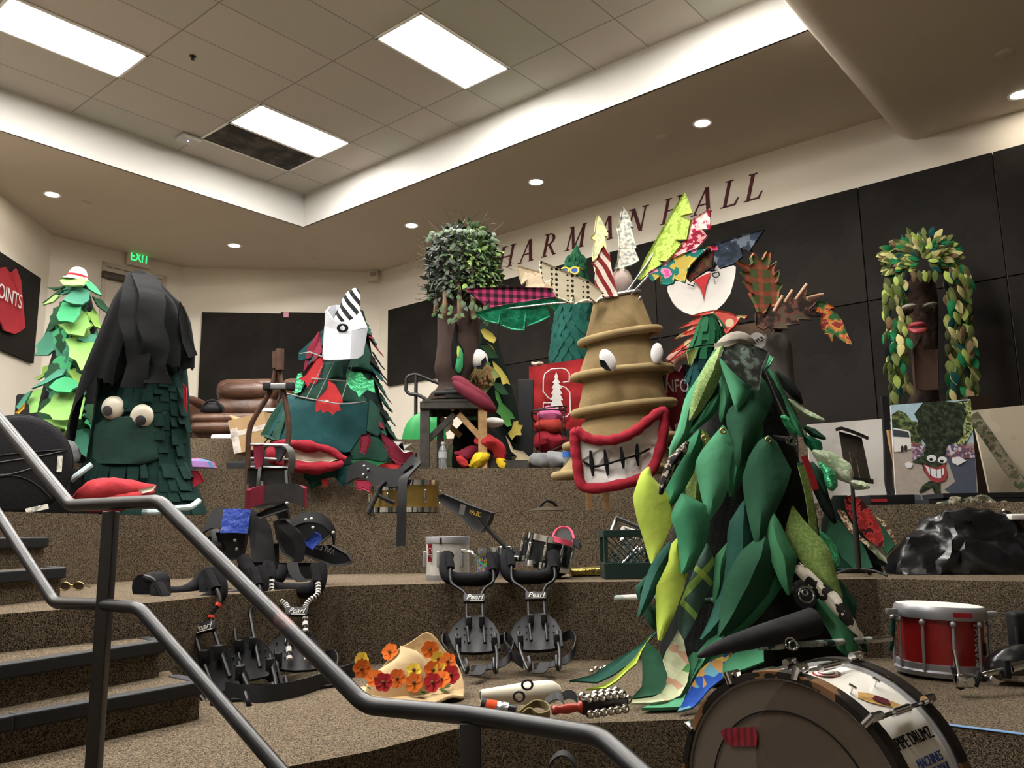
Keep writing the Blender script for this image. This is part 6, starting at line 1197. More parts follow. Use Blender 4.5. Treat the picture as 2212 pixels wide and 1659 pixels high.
for i, (x, y, dx, dy, Y, L_, ci) in enumerate(LF):
    p = at(*zt(o11, [(x, y)])[0], Y); n_ = sqrt(dx*dx+dy*dy); d = V((dx/n_, random.uniform(-.35, .05), -dy/n_)); nn = V((random.uniform(-.5, .5), -1, random.uniform(-.2, .5))); Lm = L_/4.146*px(Y); t_ = MB() if i < 100 else rest; t_.cur = ci if i >= 100 else 0
    leaf3(t_, p, d, nn, Lm, Lm*.5, .12, .12, .006, prof=[(0, .15), (.18, .7), (.42, 1), (.68, .8), (.88, .4), (1, .04)])
    if i < 100: t_.build('leaf', hair[ci], ft)
o = rest.build('small_leaves', hair, ft); o['kind'] = 'stuff'
# boards leaning on the wall
wb = patmat('white_board', 'blotch', ['bdb9b2', 'c4c0ba'], 2, bump=0)
def board(name, lab, cat, pts, Ys, m, th=.02):
    P = [at(x, y, Y) for (x, y), Y in zip(pts, Ys)]; b = MB(); b.slab(P, th); return tag(b.build(name, m, None, False), lab, cat), P
board('foam_board', 'plain white board leaning behind the music stand', 'board', [(1743, 918), (1912, 905), (1914, 1080), (1752, 1088)], [6.6, 6.6, 6.4, 6.4], wb)
b = MB(); P = ZZ(oF, [(345, 545, 5.95), (440, 1400, 5.85)]); b.box((P[0]+P[1])/2+V((.02, 0, 0)), (.035, .03, (P[0]-P[1]).length), Matrix.Rotation(-.05, 3, 'Y')); tag(b.build('wood_batten', wood, None, False), 'narrow pine batten left of the street photo board', 'batten')
board('panel', 'beige panel leaning at the right edge behind the street photo board', 'board', [(2098, 888), (2290, 868), (2290, 1085), (2140, 1080)], [6.2, 6.2, 6.0, 6.0], patmat('beige_board', 'blotch', ['a89c86', 'b0a48e', 'b8ac98'], 1.5, bump=0))
b = MB(); ribbon(b, ZZ(oF, [(1420, 330, 5.95), (1640, 640, 5.9), (1850, 950, 5.85), (2080, 1270, 5.8)]), V((1, 0, .5)), .09, .006); tag(b.build('reflection_band', patmat('reflection_tones', 'blotch', ['5a5a44', '77705a', '8a7a6a', '4a5a38'], 14)), 'diagonal reflection on the beige panel, painted as a muted mottled strip', 'cloth')  # panel's diagonal reflection put into the colour of a thin strip
b = MB(); b.box(at(2120, 985, 6.35), (.16, .1, .9), Matrix.Rotation(.0, 3, 'Y')); tag(b.build('gap_slab', mat('gap_brown', '2e2018', .6), None, False), 'dark brown slab filling the gap between photo board and beige panel', 'board')  # brown slab stands in for the gap between the two boards
pb, P = board('photo_board', 'large street photo print with a dark leafy grinning figure and a white bus', 'picture', [(1923, 876), (2095, 863), (2114, 1094), (1936, 1098)], [5.8, 5.8, 5.62, 5.62], whc, .012)
TL_, TR_, BR2, BL2 = P; nrm = (TR_-TL_).cross(BL2-TL_).normalized(); nrm = nrm if nrm.y < 0 else -nrm
def pic(u, v, k=1): return (TL_*(1-u)+TR_*u)*(1-v)+(BL2*(1-u)+BR2*u)*v+nrm*(.007+.0012*k)
def picp(name, pts, m, k): b = MB(); b.slab([pic(u, v, k) for u, v in pts], .0008); return b.build(name, m, pb, False)
def U(pts): # picture coordinates from the zoomed photograph
    out = []
    for x, y in pts:
        v = (y-212+ (x-372)*.072)/1290; xl_ = 372+v*75; xr_ = 1392+v*118; out.append((min(.999, max(.001, (x-xl_)/(xr_-xl_))), min(.999, max(.001, v))))
    return out
flat = lambda n, c, **k: mat(n, c, .45, var=k.pop('var', .08), scale=30)
picp('picture_sky', [(0, 0), (1, 0), (1, .5), (0, .5)], flat('print_sky', '9dbbcb'), 0); picp('picture_road', [(0, .42), (1, .42), (1, 1), (0, 1)], flat('print_road', 'a59a90'), 1)
picp('picture_shade', U([(1020, 700), (1490, 720), (1480, 1290), (1150, 1300), (1060, 1250), (1200, 1150)]), flat('print_shade', '4b5261'), 2)
ptree = patmat('print_trees', 'blotch', ['26301f', '34412a', '4c5a34', '6b7a48'], 30, bump=0, rough=.45); pdk = patmat('print_dark_tree', 'blotch', ['20261c', '2a3226', '303a2c', '3f4a34'], 34, bump=0, rough=.45)
picp('picture_trees', U([(385, 340), (470, 280), (560, 320), (640, 420), (760, 440), (760, 720), (640, 690), (390, 600)]), ptree, 3); picp('picture_trees', U([(1200, 170), (1395, 150), (1440, 520), (1330, 700), (1160, 720)]), patmat('print_sunlit', 'blotch', ['5c6a3c', '8a9a58', 'b4c07c', '30382a'], 34, bump=0), 3)
picp('picture_bus', U([(398, 508), (600, 545), (622, 570), (635, 770), (500, 810), (415, 815)]), flat('print_bus', 'd6d4ce', var=.02), 4); picp('picture_bus_window', U([(400, 530), (595, 560), (610, 630), (405, 620)]), flat('print_glass', '3a4048'), 5)
for x, y in ((517, 775), (562, 765)): picp('picture_wheel', U([(x+20*cos(a), y+42*sin(a)) for a in [i*pi/6 for i in range(12)]]), flat('print_wheel', '2c2a2a'), 5)
crowd = patmat('print_crowd', 'floral', ['8a4a4a', 'b8b4c0', '6a4a5c', '9a7a80', '4a5078'], 60, bump=0); picp('picture_crowd', U([(630, 690), (800, 720), (790, 820), (700, 900), (640, 900)]), crowd, 4); picp('picture_crowd', U([(1080, 700), (1440, 710), (1450, 860), (1250, 880), (1080, 850)]), crowd, 4)
picp('picture_figure', U([(780, 170), (1060, 140), (1280, 200), (1340, 330), (1290, 470), (1300, 600), (1180, 690), (1090, 720), (1060, 840), (1090, 900), (1040, 1060), (960, 1180), (800, 1060), (770, 960), (660, 945), (640, 930), (790, 850), (820, 720), (700, 560), (720, 430), (670, 330)]), pdk, 5)
picp('picture_legs', U([(860, 1160), (1000, 1170), (1010, 1360), (950, 1365), (900, 1230), (750, 1310), (730, 1290), (780, 1210)]), pdk, 5); picp('picture_shadow', U([(670, 1330), (750, 1330), (760, 1420), (785, 1500), (655, 1505)]), flat('print_shade', '4b5261'), 5)
pw = flat('print_white', 'd8d8dc', var=.02); pr2 = flat('print_red', 'a03a3c')
for x, y, r_ in ((893, 885, 62), (1030, 900, 60)): picp('picture_eye', U([(x+r_*cos(a), y+.7*r_*sin(a)) for a in [i*pi/8 for i in range(16)]]), pw, 6); picp('picture_pupil', U([(x-8+24*cos(a), y+16+18*sin(a)) for a in [i*pi/6 for i in range(12)]]), flat('print_black', '1c1c1c'), 7)
picp('picture_mouth', U([(790, 960), (860, 985), (960, 1000), (1060, 945), (1095, 1080), (1060, 1150), (960, 1180), (880, 1150), (810, 1070)]), pr2, 6); picp('picture_teeth', U([(808, 970), (870, 1005), (960, 1020), (1045, 1000), (1055, 1060), (1010, 1120), (940, 1120), (860, 1080)]), pw, 7)
for x in (865, 945, 1010): picp('picture_tooth_line', U([(x, 1005), (x+7, 1006), (x+12, 1105), (x+5, 1105)]), flat('print_black', '1c1c1c'), 8)
picp('picture_glove', U([(545, 960), (600, 930), (650, 960), (630, 1010), (570, 1005)]), pw, 6); picp('picture_glove', U([(1150, 870), (1250, 855), (1340, 900), (1230, 960), (1160, 930)]), pw, 6)
for lab, z, x0, x1, y0, dz in (('black flat board lying under another on the third tier at right', 1.215, 1998, 2320, 5.35, .03), ('black flat board lying on top of the stack at right', 1.255, 2030, 2330, 5.4, .03)):
    a_ = at(x0, 1080, y0).x; b_ = at(x1, 1080, y0).x; b = MB(); b.box(((a_+b_)/2, y0+.1, z), (b_-a_, .3, dz)); tag(b.build('black_board', mat('black_board_edge', '232428', .5, var=.2, scale=10), None, False), lab, 'board', 'black boards stacked at right')
a_ = at(1871, 1085, 5.55).x; b_ = at(1968, 1085, 5.55).x; b = MB(); b.box(((a_+b_)/2, 5.6, 1.235), (b_-a_, .22, .07), None, .004); bb_ = tag(b.build('flat_box', blackm), 'low black box with red edging in front of the street photo board', 'box'); b = MB(); b.box((a_+.06, 5.488, 1.235), (.1, .003, .02)); b.build('red_print', redf, bb_)
b = MB(); ribbon(b, [at(1908, 857, 6.0), at(1914, 950, 5.95), at(1916, 1020, 5.9), at(1921, 1060, 5.85), at(1938, 1082, 5.8)], V((1, 0, 0)), .045, .03); tag(b.build('curved_post', blackm), 'tall thin curved black post between white board and street photo', 'post')
# music stand
MY = 4.75; ms = thing('music_stand', 'black sheet music stand with a folding top on the second tier', 'music stand', (at(1855, 1228, MY).x, MY, .8)); msm = mat('matte_black_metal', '2a2826', .5, .3, var=.1)
D = [at(1812, 932, MY), at(1861, 946, MY-.02), at(1882, 1044, MY-.1), at(1829, 1038, MY-.1)]
b = MB(); b.slab(D, .008); b.build('desk', mat('stand_desk', '39332d', .45, .3, var=.1), ms, False)
b = MB(); rows = []
for t, dy in ((0, 0), (.5, -.02), (1, -.06)): rows.append([at(x, y-(4*t), MY+dy) for x, y in ((1806, 932), (1818, 929), (1840, 936), (1862, 945), (1875, 951))])
b.grid(rows, .01); b.build('top_lip', msm, ms)
b = MB(); b.slab([p+V((0, -.03, -.005)) for p in (D[3], D[2])]+[D[2]+V((0, -.03, .02)), D[3]+V((0, -.03, .02))], .006); b.build('shelf', msm, ms, False)
pf = V((at(1855, 1228, MY).x, MY, .84)); pt2 = at(1840, 1036, MY); b = MB(); b.tube([pt2, pf], .011, 10); b.tube([(pt2+pf)/2, pf], .016, 10); b.build('pole', msm, ms)
for q in ((-.14, .02), (.11, -.1), (.1, .1)): b = MB(); b.tube(spline([pf, pf+V((q[0]*.5, q[1]*.5, -.005)), pf+V((q[0], q[1], -.033))], 4), .011, 8, flat=.6); b.build('leg', msm, ms)
for dx in (.3, .55): p0 = D[0]*(1-dx)+D[1]*dx; p1 = D[3]*(1-dx)+D[2]*dx; b = MB(); b.tube([p0*.6+p1*.4+V((0, -.006, 0)), p1+V((0, -.006, 0))], .0008, 4); b.build('scratch_line', wood, ms)
# black plastic bag
bag_m = mat('black_plastic', '121317', .3, var=.3, scale=5, bump=.9, bscale=6, spec=.6)
b = MB(); BG = Body([(1092, 2095, 2125), (1105, 2050, 2160), (1125, 1995, 2195), (1150, 1975, 2225), (1180, 1950, 2260), (1210, 1925, 2290), (1235, 1918, 2300), (1252, 1925, 2295)], 4.95, .4, n=60)
BG.mesh(b, 34)
b.v = [p+mnoise.noise_vector(p*5)*.07+mnoise.noise_vector(p*12)*.035 for p in b.v]
for p in b.v: p.z = max(p.z, .803)
tag(b.build('garbage_bag', bag_m, None, True, 25), 'large crumpled shiny black plastic bag on the second tier at right', 'bag')
b = MB(); random.seed(2); Q = spline(ZZ(o10, [(640, 160, 5.2), (720, 120, 5.2), (820, 100, 5.2), (950, 110, 5.2), (1060, 140, 5.15), (1150, 170, 5.1)]), 6); b.tube(Q, .045, 9); b.v = [p+mnoise.noise_vector(p*14)*.04 for p in b.v]; tag(b.build('patterned_cloth', patmat('camo_print', 'blotch', ['4a4838', '6a6450', '8f8870', '3a4038'], 22)), 'crumpled camouflage-patterned cloth behind the black plastic bag', 'cloth')
b = MB(); b.tube(spline(ZZ(o10, [(1085, 120, 5.0), (1120, 165, 4.95), (1165, 210, 4.92)])), .008, 6); tag(b.build('pale_stick', cream), 'pale crooked stick on top of the black plastic bag', 'stick')
b = MB(); c = ZZ(o10, [(1240, 205, 4.9)])[0]; b.box(c, (.16, .1, .035), None, .01); b.tube([c+V((.04, -.06, -.01)), c+V((.12, -.08, -.12))], .02, 10); tag(b.build('white_bracket', whc), 'white plastic bracket on the bag at the right edge of the photo', 'bracket')
# ================================================================ drums on the lowest tier
redsh = mat('red_lacquer', '9c1816', .3, var=.12, scale=6, spec=.5); alu = mat('grey_cast_metal', '9a9ba0', .4, .5, var=.1); MT = Matrix.Rotation(.045, 3, 'Y')
rc = V((at(2035, 1440, 4.02).x, 4.02, .43)); R0 = .178; SH = .245
rd = thing('snare_drum', 'red marching snare drum with grey hoops and white vertical lettering', 'drum', (rc.x, rc.y, .4))
b = MB(); b.lathe([(R0, .0), (R0, SH)], rc, 48, MT, cap=False); b.lathe([(R0-.006, SH), (R0-.006, 0)], rc, 48, MT, cap=False); b.build('shell', redsh, rd)
b = MB(); b.lathe([(R0+.002, SH-.02), (R0+.016, SH-.02), (R0+.02, SH+.005), (R0+.012, SH+.03), (R0+.006, SH+.036), (R0-.004, SH+.03)], rc, 48, MT, cap=False); b.build('top_hoop', alu, rd)
b = MB(); b.lathe([(R0-.002, -.022), (R0+.018, -.022), (R0+.022, -.002), (R0+.014, .006), (R0+.014, .03), (R0, .032)], rc, 48, MT, cap=False); b.build('bottom_hoop', alu, rd)
b = MB(); b.lathe([(R0+.004, SH+.036), (R0-.02, SH+.04), (.0005, SH+.041)], rc, 48, MT, cap=False); b.build('drum_head', mat('white_head', 'e4e2dc', .5, var=.03), rd)
for k in range(10):
    a = 2*pi*k/10+.12; d = MT@V((cos(a), sin(a), 0)); ax = MT@Z; b = MB(); b.tube([rc+d*(R0+.018)+ax*.005, rc+d*(R0+.018)+ax*(SH-.025)], .0065, 8); b.sphere(rc+d*(R0+.02)+ax*(SH-.035), .014, 10); b.build('tension_rod', alu, rd)
def on_sh(a, h, off=.003): d = MT@V((cos(a), sin(a), 0)); return rc+d*(R0+off)+(MT@Z)*h, basis(MT@Z, MT@V((sin(a), -cos(a), 0)))
p, Mx = on_sh(-1.1, .13); text_obj('lettering', 'YAMAHA', .048, Mx, p, whc, rd, sx=.95); p, Mx = on_sh(-1.1, .03, .004); b = MB(); b.lathe([(.016, -.001), (.016, .001)], p, 20, Mx); b.lathe([(.006, -.001), (.006, .003)], p, 10, Mx); b.build('emblem', whc, rd)
p, Mx = on_sh(-.68, .1); b = MB(); b.box(p, (.05, .035, .003), Mx); b.build('badge', mat('dark_green_badge', '1f3024', .4), rd); p, Mx = on_sh(-1.55, SH+.005, .021); b = MB(); b.box(p, (.02, .085, .003), Mx); b.build('red_tab', redf, rd)
for sx, cx_ in ((-1, R0+.03), (1, R0+.03)):
    c = rc+MT@V((sx*cx_, -.02, SH-.01)); b = MB(); b.box(c+V((sx*.02, 0, .01)), (.05, .03, .025), None, .004); b.build('side_bracket', alu, rd)
c = rc+V((-R0-.05, -.01, .1)); b = MB(); b.tube([c+V((.02, 0, .12)), c, c+V((-.01, 0, -.02))], .012, 8); b.build('strainer', G['d'], rd)
# chrome stand and black bag at the lower right
hw = thing('drum_hardware', 'chrome clamp arm with an upright rod lying beside the red snare drum', 'hardware', ZZ(o10, [(800, 1480, 3.5)])[0])
b = MB(); b.tube(ZZ(o10, [(725, 1245, 3.52), (762, 1440, 3.5)]), .008, 10); b.tube(ZZ(o10, [(880, 1460, 3.5), (960, 1430, 3.52), (1110, 1395, 3.55)]), .011, 10); b.tube(ZZ(o10, [(1160, 1385, 3.56), (1290, 1350, 3.6)]), .018, 12); b.build('rod', chrome, hw)
b = MB(); c = ZZ(o10, [(800, 1480, 3.5)])[0]; b.box(c, (.07, .04, .05), Matrix.Rotation(.1, 3, 'Y'), .01); b.tube([c+V((.01, -.035, 0)), c+V((.01, .02, 0))], .016, 14); b.build('clamp', chrome, hw); b = MB(); b.tube(ZZ(o10, [(1000, 1490, 3.5), (1100, 1480, 3.52)]), .006, 8); b.box(ZZ(o10, [(1035, 1475, 3.5)])[0], (.04, .02, .02), Matrix.Rotation(.6, 3, 'Y'), .003); b.build('wing_nut', chrome, hw)
b = MB(); b.box(ZZ(o10, [(750, 1455, 3.52)])[0], (.02, .03, .09), Matrix.Rotation(-.2, 3, 'Y'), .004); b.build('rubber_part', blackm, hw); b = MB(); c = ZZ(o10, [(885, 1525, 3.5)])[0]; b.tube([c, c+V((.02, .0, .05)), ZZ(o10, [(960, 1470, 3.52)])[0]], .013, 8); b.build('rubber_foot', blackm, hw); b = MB(); b.box(ZZ(o10, [(1125, 1385, 3.54)])[0], (.025, .04, .07), None, .004); b.build('rubber_part', blackm, hw)
b = MB(); SB = Body(rowsz(o10, [(1195, 1200, 1270), (1230, 1080, 1400), (1300, 985, 1480), (1370, 965, 1500), (1420, 975, 1490)]), 3.75, .5, wr=.05, wn=3); SB.mesh(b, 14); tag(b.build('dark_plastic_bag', bag_m), 'small dark plastic bag behind the chrome arm at the right edge', 'bag')
b = MB(); b.tube(ZZ(o10, [(1212, 1065, 4.0), (1222, 1230, 3.98)]), .01, 8); b.box(ZZ(o10, [(1265, 1110, 4.05)])[0], (.12, .08, .2), None, .02); tag(b.build('black_case', blackm), 'black padded case with a chrome rod at the right edge', 'case')
# ---------------------------------------------------------------- bass drum
bc = V((.725, 2.40, .342)); ax = V((.74, .673, 0)); R1 = .322; DL = .35; MBD = basis(V((.673, -.74, 0)), Z)  # x = u, y = up, z = axis
MBD = Matrix((V((.673, -.74, 0)), Z, V((-.74, -.673, 0)))).transposed()
def bp3(phi, t, r=R1): return bc+ax*t+V((.673, -.74, 0))*r*cos(phi)+Z*r*sin(phi)
bdm = thing('bass_drum', 'big bass drum with a clear head, white lettered shell and chrome lugs in the foreground', 'drum', (bc.x+.12, bc.y+.12, 0))
bwhite = mat('white_drum_shell', 'dedad0', .3, var=.03, spec=.5); woodhoop = patmat('worn_hoop', 'blotch', ['15110e', '1c1714', '1a1512', '6a4a2c'], 9, rough=.5)
def ringm(mb, r0, r1, t0, t1, n=72):
    rows = []
    for (r, t) in ((r0, t0), (r1, t0), (r1, t1), (r0, t1), (r0, t0)): rows.append([bp3(2*pi*k/n, t, r) for k in range(n)])
    mb.grid(rows, 0, close=True)
b = MB(); ringm(b, R1-.008, R1, .012, DL-.012); b.build('shell', bwhite, bdm)
b = MB(); ringm(b, R1+.002, R1+.02, -.012, .036); b.build('front_hoop', woodhoop, bdm); b = MB(); ringm(b, R1+.002, R1+.02, DL-.036, DL+.012); b.build('rear_hoop', woodhoop, bdm)
b = MB(); ringm(b, R1-.004, R1+.008, -.002, .01); ringm(b, R1-.004, R1+.012, .036, .044); ringm(b, R1-.004, R1+.012, DL-.044, DL-.036); b.build('flesh_hoop', alu, bdm)
film = bpy.data.materials.new('clear_film'); film.use_nodes = True; fb = film.node_tree.nodes['Principled BSDF']; fb.inputs['Base Color'].default_value = lin('6a5c50'); fb.inputs['Alpha'].default_value = .38; fb.inputs['Roughness'].default_value = .12
def disc(mb, r, t, n=64): mb.add([bp3(2*pi*k/n, t, r) for k in range(n)]+[bp3(2*pi*k/n, t+.001, r) for k in range(n)], [tuple(range(n)), tuple(range(n, 2*n))[::-1]]+[(k, (k+1) % n, n+(k+1) % n, n+k) for k in range(n)])
b = MB(); disc(b, R1+.001, .0); fh = b.build('clear_head', film, bdm, False)
b = MB(); b.tube([bp3(2*pi*k/60, -.003, R1*.74) for k in range(61)], .0022, 5, cap=False); b.build('ring_line', blc, fh)
b = MB(); disc(b, R1+.001, DL-.001); b.build('rear_head', patmat('smoky_head', 'blotch', ['3a3028', '4a3e34', '544a40'], 3, rough=.4, bump=0), bdm, False)
b = MB(); b.slab([bp3(0, -.004, 0)+V((.673, -.74, 0))*x+Z*y for x, y in ((-.205, .155), (-.18, .17), (-.09, .185), (-.085, .165), (-.09, .135), (-.17, .12), (-.195, .135))], .002); b.build('red_sticker', patmat('red_tape', 'stripe', ['7c1a24', '5c121c'], 22), fh, False)
def lug(phi):
    t = MB(); r = R1+.022
    t.tube([bp3(phi, .05, r), bp3(phi, DL-.05, r)], .006, 8); t.tube([bp3(phi, DL*.36, r), bp3(phi, DL*.64, r)], .011, 10)
    for s_, t0 in ((1, -.008), (-1, DL+.008)): t.tube([bp3(phi, t0, R1+.008), bp3(phi, t0, R1+.034), bp3(phi, t0+s_*.05, R1+.034)], .012, 8); t.tube([bp3(phi-.035, t0+s_*.02, R1+.03), bp3(phi+.035, t0+s_*.02, R1+.03)], .009, 8)
    t.build('lug', chrome, bdm)
for k in range(10): lug(.18+k*2*pi/10)
def shell_text(body, phi, t, size, m, sx=1, rot=0): 
    e = V((.673, -.74, 0))*cos(phi)+Z*sin(phi); tan_ = V((-.673, .74, 0))*sin(phi)+Z*cos(phi); text_obj('lettering', body, size, basis(ax, tan_), bp3(phi, t, R1+.003), m, bdm, sx=sx)
shell_text('PIPE DRUMZ', .60, .175, .045, blc, .85); ink = mat('blue_ink', '2a3a80', .5); shell_text('MACHINES', .42, .19, .034, ink, .9); shell_text('HAVE NO SOUL', .32, .18, .04, ink, .72)
def shell_patch(name, pts, m, off=.002): b = MB(); b.slab([bp3(p, t, R1+off) for p, t in pts], .001); b.build(name, m, bdm, False)
for j, (m, r_) in enumerate(((redsh, 1), (bwhite, .84), (redsh, .6), (bwhite, .5))): shell_patch('oval_logo', [(1.45+.1*r_*cos(a), .17+.055*r_*sin(a)) for a in [i*pi/8 for i in range(16)]], m, .002+.001*j)
b = MB()
fig = [(1.05, .10), (1.1, .13), (1.06, .17), (.98, .2), (.9, .235), (.82, .27), (.8, .26), (.86, .21), (.92, .16), (.98, .12)]
for (p0, t0), (p1, t1) in zip(fig, fig[1:]): pass
shell_patch('figure_sticker', fig, mat('sticker_ochre', 'c09450', .5, var=.2, scale=60)); shell_patch('figure_sticker', [(1.0, .15), (1.02, .18), (.95, .21), (.9, .2), (.93, .17)], mat('sticker_maroon', '5a1c28', .5), .004)
for p_, t_ in ((1.12, .1), (1.12, .24)): b = MB(); b.tube([bp3(p_, t_, R1), bp3(p_, t_, R1+.02)], .004, 6); b.tube([bp3(p_-.03, t_, R1+.02), bp3(p_+.03, t_, R1+.02)], .004, 6); b.build('wing_screw', chrome, bdm)
# blue tape on the tier edge
b = MB(); P = [onz(2005, 1565, .402), onz(2035, 1567, .402), onz(2115, 1577, .402), onz(2212, 1590, .402), onz(2300, 1603, .402)]
tp_ = [(1.32, 3.055), (1.43, 3.035), (1.63, 2.865), (3.2, 1.3)]
ribbon(b, [V((x, y+.018, .4025)) for x, y in tp_], V((.3, 1, 0)), .03, .002, 1); tag(b.build('edge_tape', mat('blue_tape', '5f86b4', .6, var=.1)), 'strip of blue tape along the edge of the lowest tier at right', 'tape')
# ================================================================ things on the middle tiers
# white, sequin and black drums
def floor_at(o, x, y, Y, z): p = at(*zt(o, [(x, y)])[0], Y); p.z = z; return p
wsh = patmat('dirty_white_shell', 'blotch', ['a8a69e', 'b4b2aa', 'bab8b0'], 6, rough=.4, bump=0)
dr = drum('white_drum', 'white drum with a red lettered sticker on the second tier', 'drum', floor_at(o12, 820, 560, 5.0, .806), .125, .225, wsh, lugs=6, rods=False, hoopw=.004, hoop=alu)
p = at(*zt(o12, [(680, 412)])[0], 4.905); b = MB(); b.box(p, (.022, .003, .1)); b.build('sticker', cloth('crimson_sticker', '8a1826'), dr, False); text_obj('lettering', 'CLIF', .03, basis((0, 0, -1), (1, 0, 0)), p+V((0, -.003, 0)), whc, dr, sx=1)
p = at(*zt(o12, [(765, 320)])[0], 4.875); b = MB(); b.box(p, (.014, .003, .035)); b.build('tape_mark', blackm, dr, False)
b = MB(); b.tube(ZZ(o12, [(925, 405, 4.86), (990, 400, 4.8), (1050, 435, 4.78)]), .009, 8); b.box(ZZ(o12, [(945, 400, 4.85)])[0], (.03, .03, .025), None, .004); b.build('carrier_bracket', chrome, dr)
seq = bpy.data.materials.new('rainbow_sequins'); seq.use_nodes = True; nt = seq.node_tree; bs = nt.nodes['Principled BSDF']; bs.inputs['Metallic'].default_value = .25; bs.inputs['Roughness'].default_value = .3
tc = nt.nodes.new('ShaderNodeTexCoord'); vo = nt.nodes.new('ShaderNodeTexVoronoi'); vo.inputs['Scale'].default_value = 110; hs = nt.nodes.new('ShaderNodeHueSaturation'); hs.inputs['Saturation'].default_value = 1.6; hs.inputs['Value'].default_value = 1.1
nt.links.new(tc.outputs['Object'], vo.inputs[0]); nt.links.new(vo.outputs['Color'], hs.inputs['Color']); nt.links.new(hs.outputs[0], bs.inputs['Base Color'])
drum('sequin_drum', 'small drum with a rainbow sequin shell between white and black drums', 'drum', floor_at(o12, 1205, 560, 5.12, .806), .118, .16, seq, lugs=6, lug=False)
bks = mat('black_lacquer', '141619', .25, var=.4, scale=8, spec=.6); MS = Matrix.Rotation(.22, 3, 'Y')
sn = drum('snare_drum', 'tilted black snare drum with chrome lugs holding a pink visor', 'drum', floor_at(o12, 1570, 560, 4.98, .868), .145, .16, bks, MS, lugs=10)
b = MB(); b.sphere(floor_at(o12, 1640, 560, 5.0, .845), (.09, .08, .045), 12); tag(b.build('black_pad', blackm), 'black padded lump propping up the tilted black snare', 'pad')
vz = thing('pink_visor', 'pink and black sun visor on the tilted black snare drum', 'hat', ZZ(o12, [(1740, 330, 4.85)])[0]); hp_ = cloth('hot_pink_band', 'c8455e')
cc = ZZ(o12, [(1722, 290, 4.9)])[0]
L_ = ZZ(o12, [(1640, 300, 4.85), (1660, 240, 4.95), (1710, 212, 5.0), (1770, 225, 5.0), (1800, 290, 4.92), (1780, 340, 4.82), (1710, 330, 4.8)]); LL = tubeloop(L_, 5); b = MB(); b.tube(LL+[LL[0]], .007, 8, cap=False); b.build('band', hp_, vz)
b = MB(); ribbon(b, ZZ(o12, [(1640, 300, 4.84), (1700, 318, 4.79), (1785, 345, 4.81)]), V((0, .1, 1)), .03, .006); b.build('front_band', hp_, vz)
b = MB(); b.slab(ZZ(o12, [(1790, 300, 4.84), (1835, 310, 4.85), (1858, 370, 4.83), (1845, 390, 4.8), (1800, 355, 4.8)]), .006); b.build('bill', blackm, vz); b = MB(); b.slab(ZZ(o12, [(1665, 295, 4.9), (1680, 245, 4.97), (1720, 225, 5.0), (1770, 240, 5.0), (1790, 290, 4.93), (1770, 325, 4.85)]), .006); b.build('lining', blackm, vz)
b = MB(); b.box(floor_at(o12, 1900, 540, 5.15, .825), (.2, .14, .05), None, .02); b.v = [p+mnoise.noise_vector(p*30)*.012 for p in b.v]; tag(b.build('gold_foil_cloth', mat('gold_foil', 'a8944a', .3, .9, var=.4, scale=40, bump=.8, bscale=40)), 'small gold sparkling cloth between black snare and crate', 'cloth')
# mallet-like sling arm
sa_ = thing('padded_sling', 'black padded sling arm with a steel rod sticking up over the drums', 'drum harness', ZZ(o12, [(1350, 460, 4.8)])[0])
patch(sa_, 'pad', o12, [(760, -35), (800, -45), (860, -20), (1000, 40), (1175, 100), (1150, 180), (1090, 255), (1030, 230), (930, 130), (860, 80), (800, 40), (765, 5)], 4.95, blackm, 4.8, th=.05, ins=.02, lift=.012)
b = MB(); b.tube(ZZ(o12, [(1060, 130, 4.8), (1180, 280, 4.78), (1330, 440, 4.76)]), .009, 8); b.tube(ZZ(o12, [(1120, 210, 4.8), (1270, 370, 4.78)]), .013, 8); b.build('arm', msm, sa_); b = MB(); b.box(ZZ(o12, [(1375, 460, 4.76)])[0], (.07, .04, .035), None, .006); b.tube(ZZ(o12, [(1385, 400, 4.74), (1382, 480, 4.74)]), .01, 8); b.build('clamp', chrome, sa_)
text_obj('lettering', 'VALEC', .035, basis((1, -.2, -.35), (.35, 0, 1)), ZZ(o12, [(1035, 105, 4.83)])[0]+V((0, -.05, 0)), yl, sa_, sx=.7)
b = MB(); b.box(ZZ(o12, [(935, 75, 4.82)])[0]+V((0, -.03, 0)), (.03, .006, .055), Matrix.Rotation(.2, 3, 'Y')); b.build('buckle', greym, sa_)
p = at(1185, 1098, 5.85); p.z = 1.2; cm = thing('cymbal', 'cymbal with a black strap lying on the third tier behind the crate', 'cymbal', p); b = MB(); b.lathe([(.15, .004), (.06, .03), (.02, .035)], p, 32, sx=1, sy=.9, cap=False); b.lathe([(.02, .037), (.06, .032), (.151, .006)], p, 32, sx=1, sy=.9, cap=False); b.build('disc', mat('dark_bronze', '5a5040', .35, .8, var=.2), cm)
b = MB(); b.tube(spline([p+V((-.06, 0, .03)), p+V((-.02, -.02, .07)), p+V((.03, 0, .06)), p+V((.06, .02, .03))]), .01, 6); b.build('strap', blackm, cm)
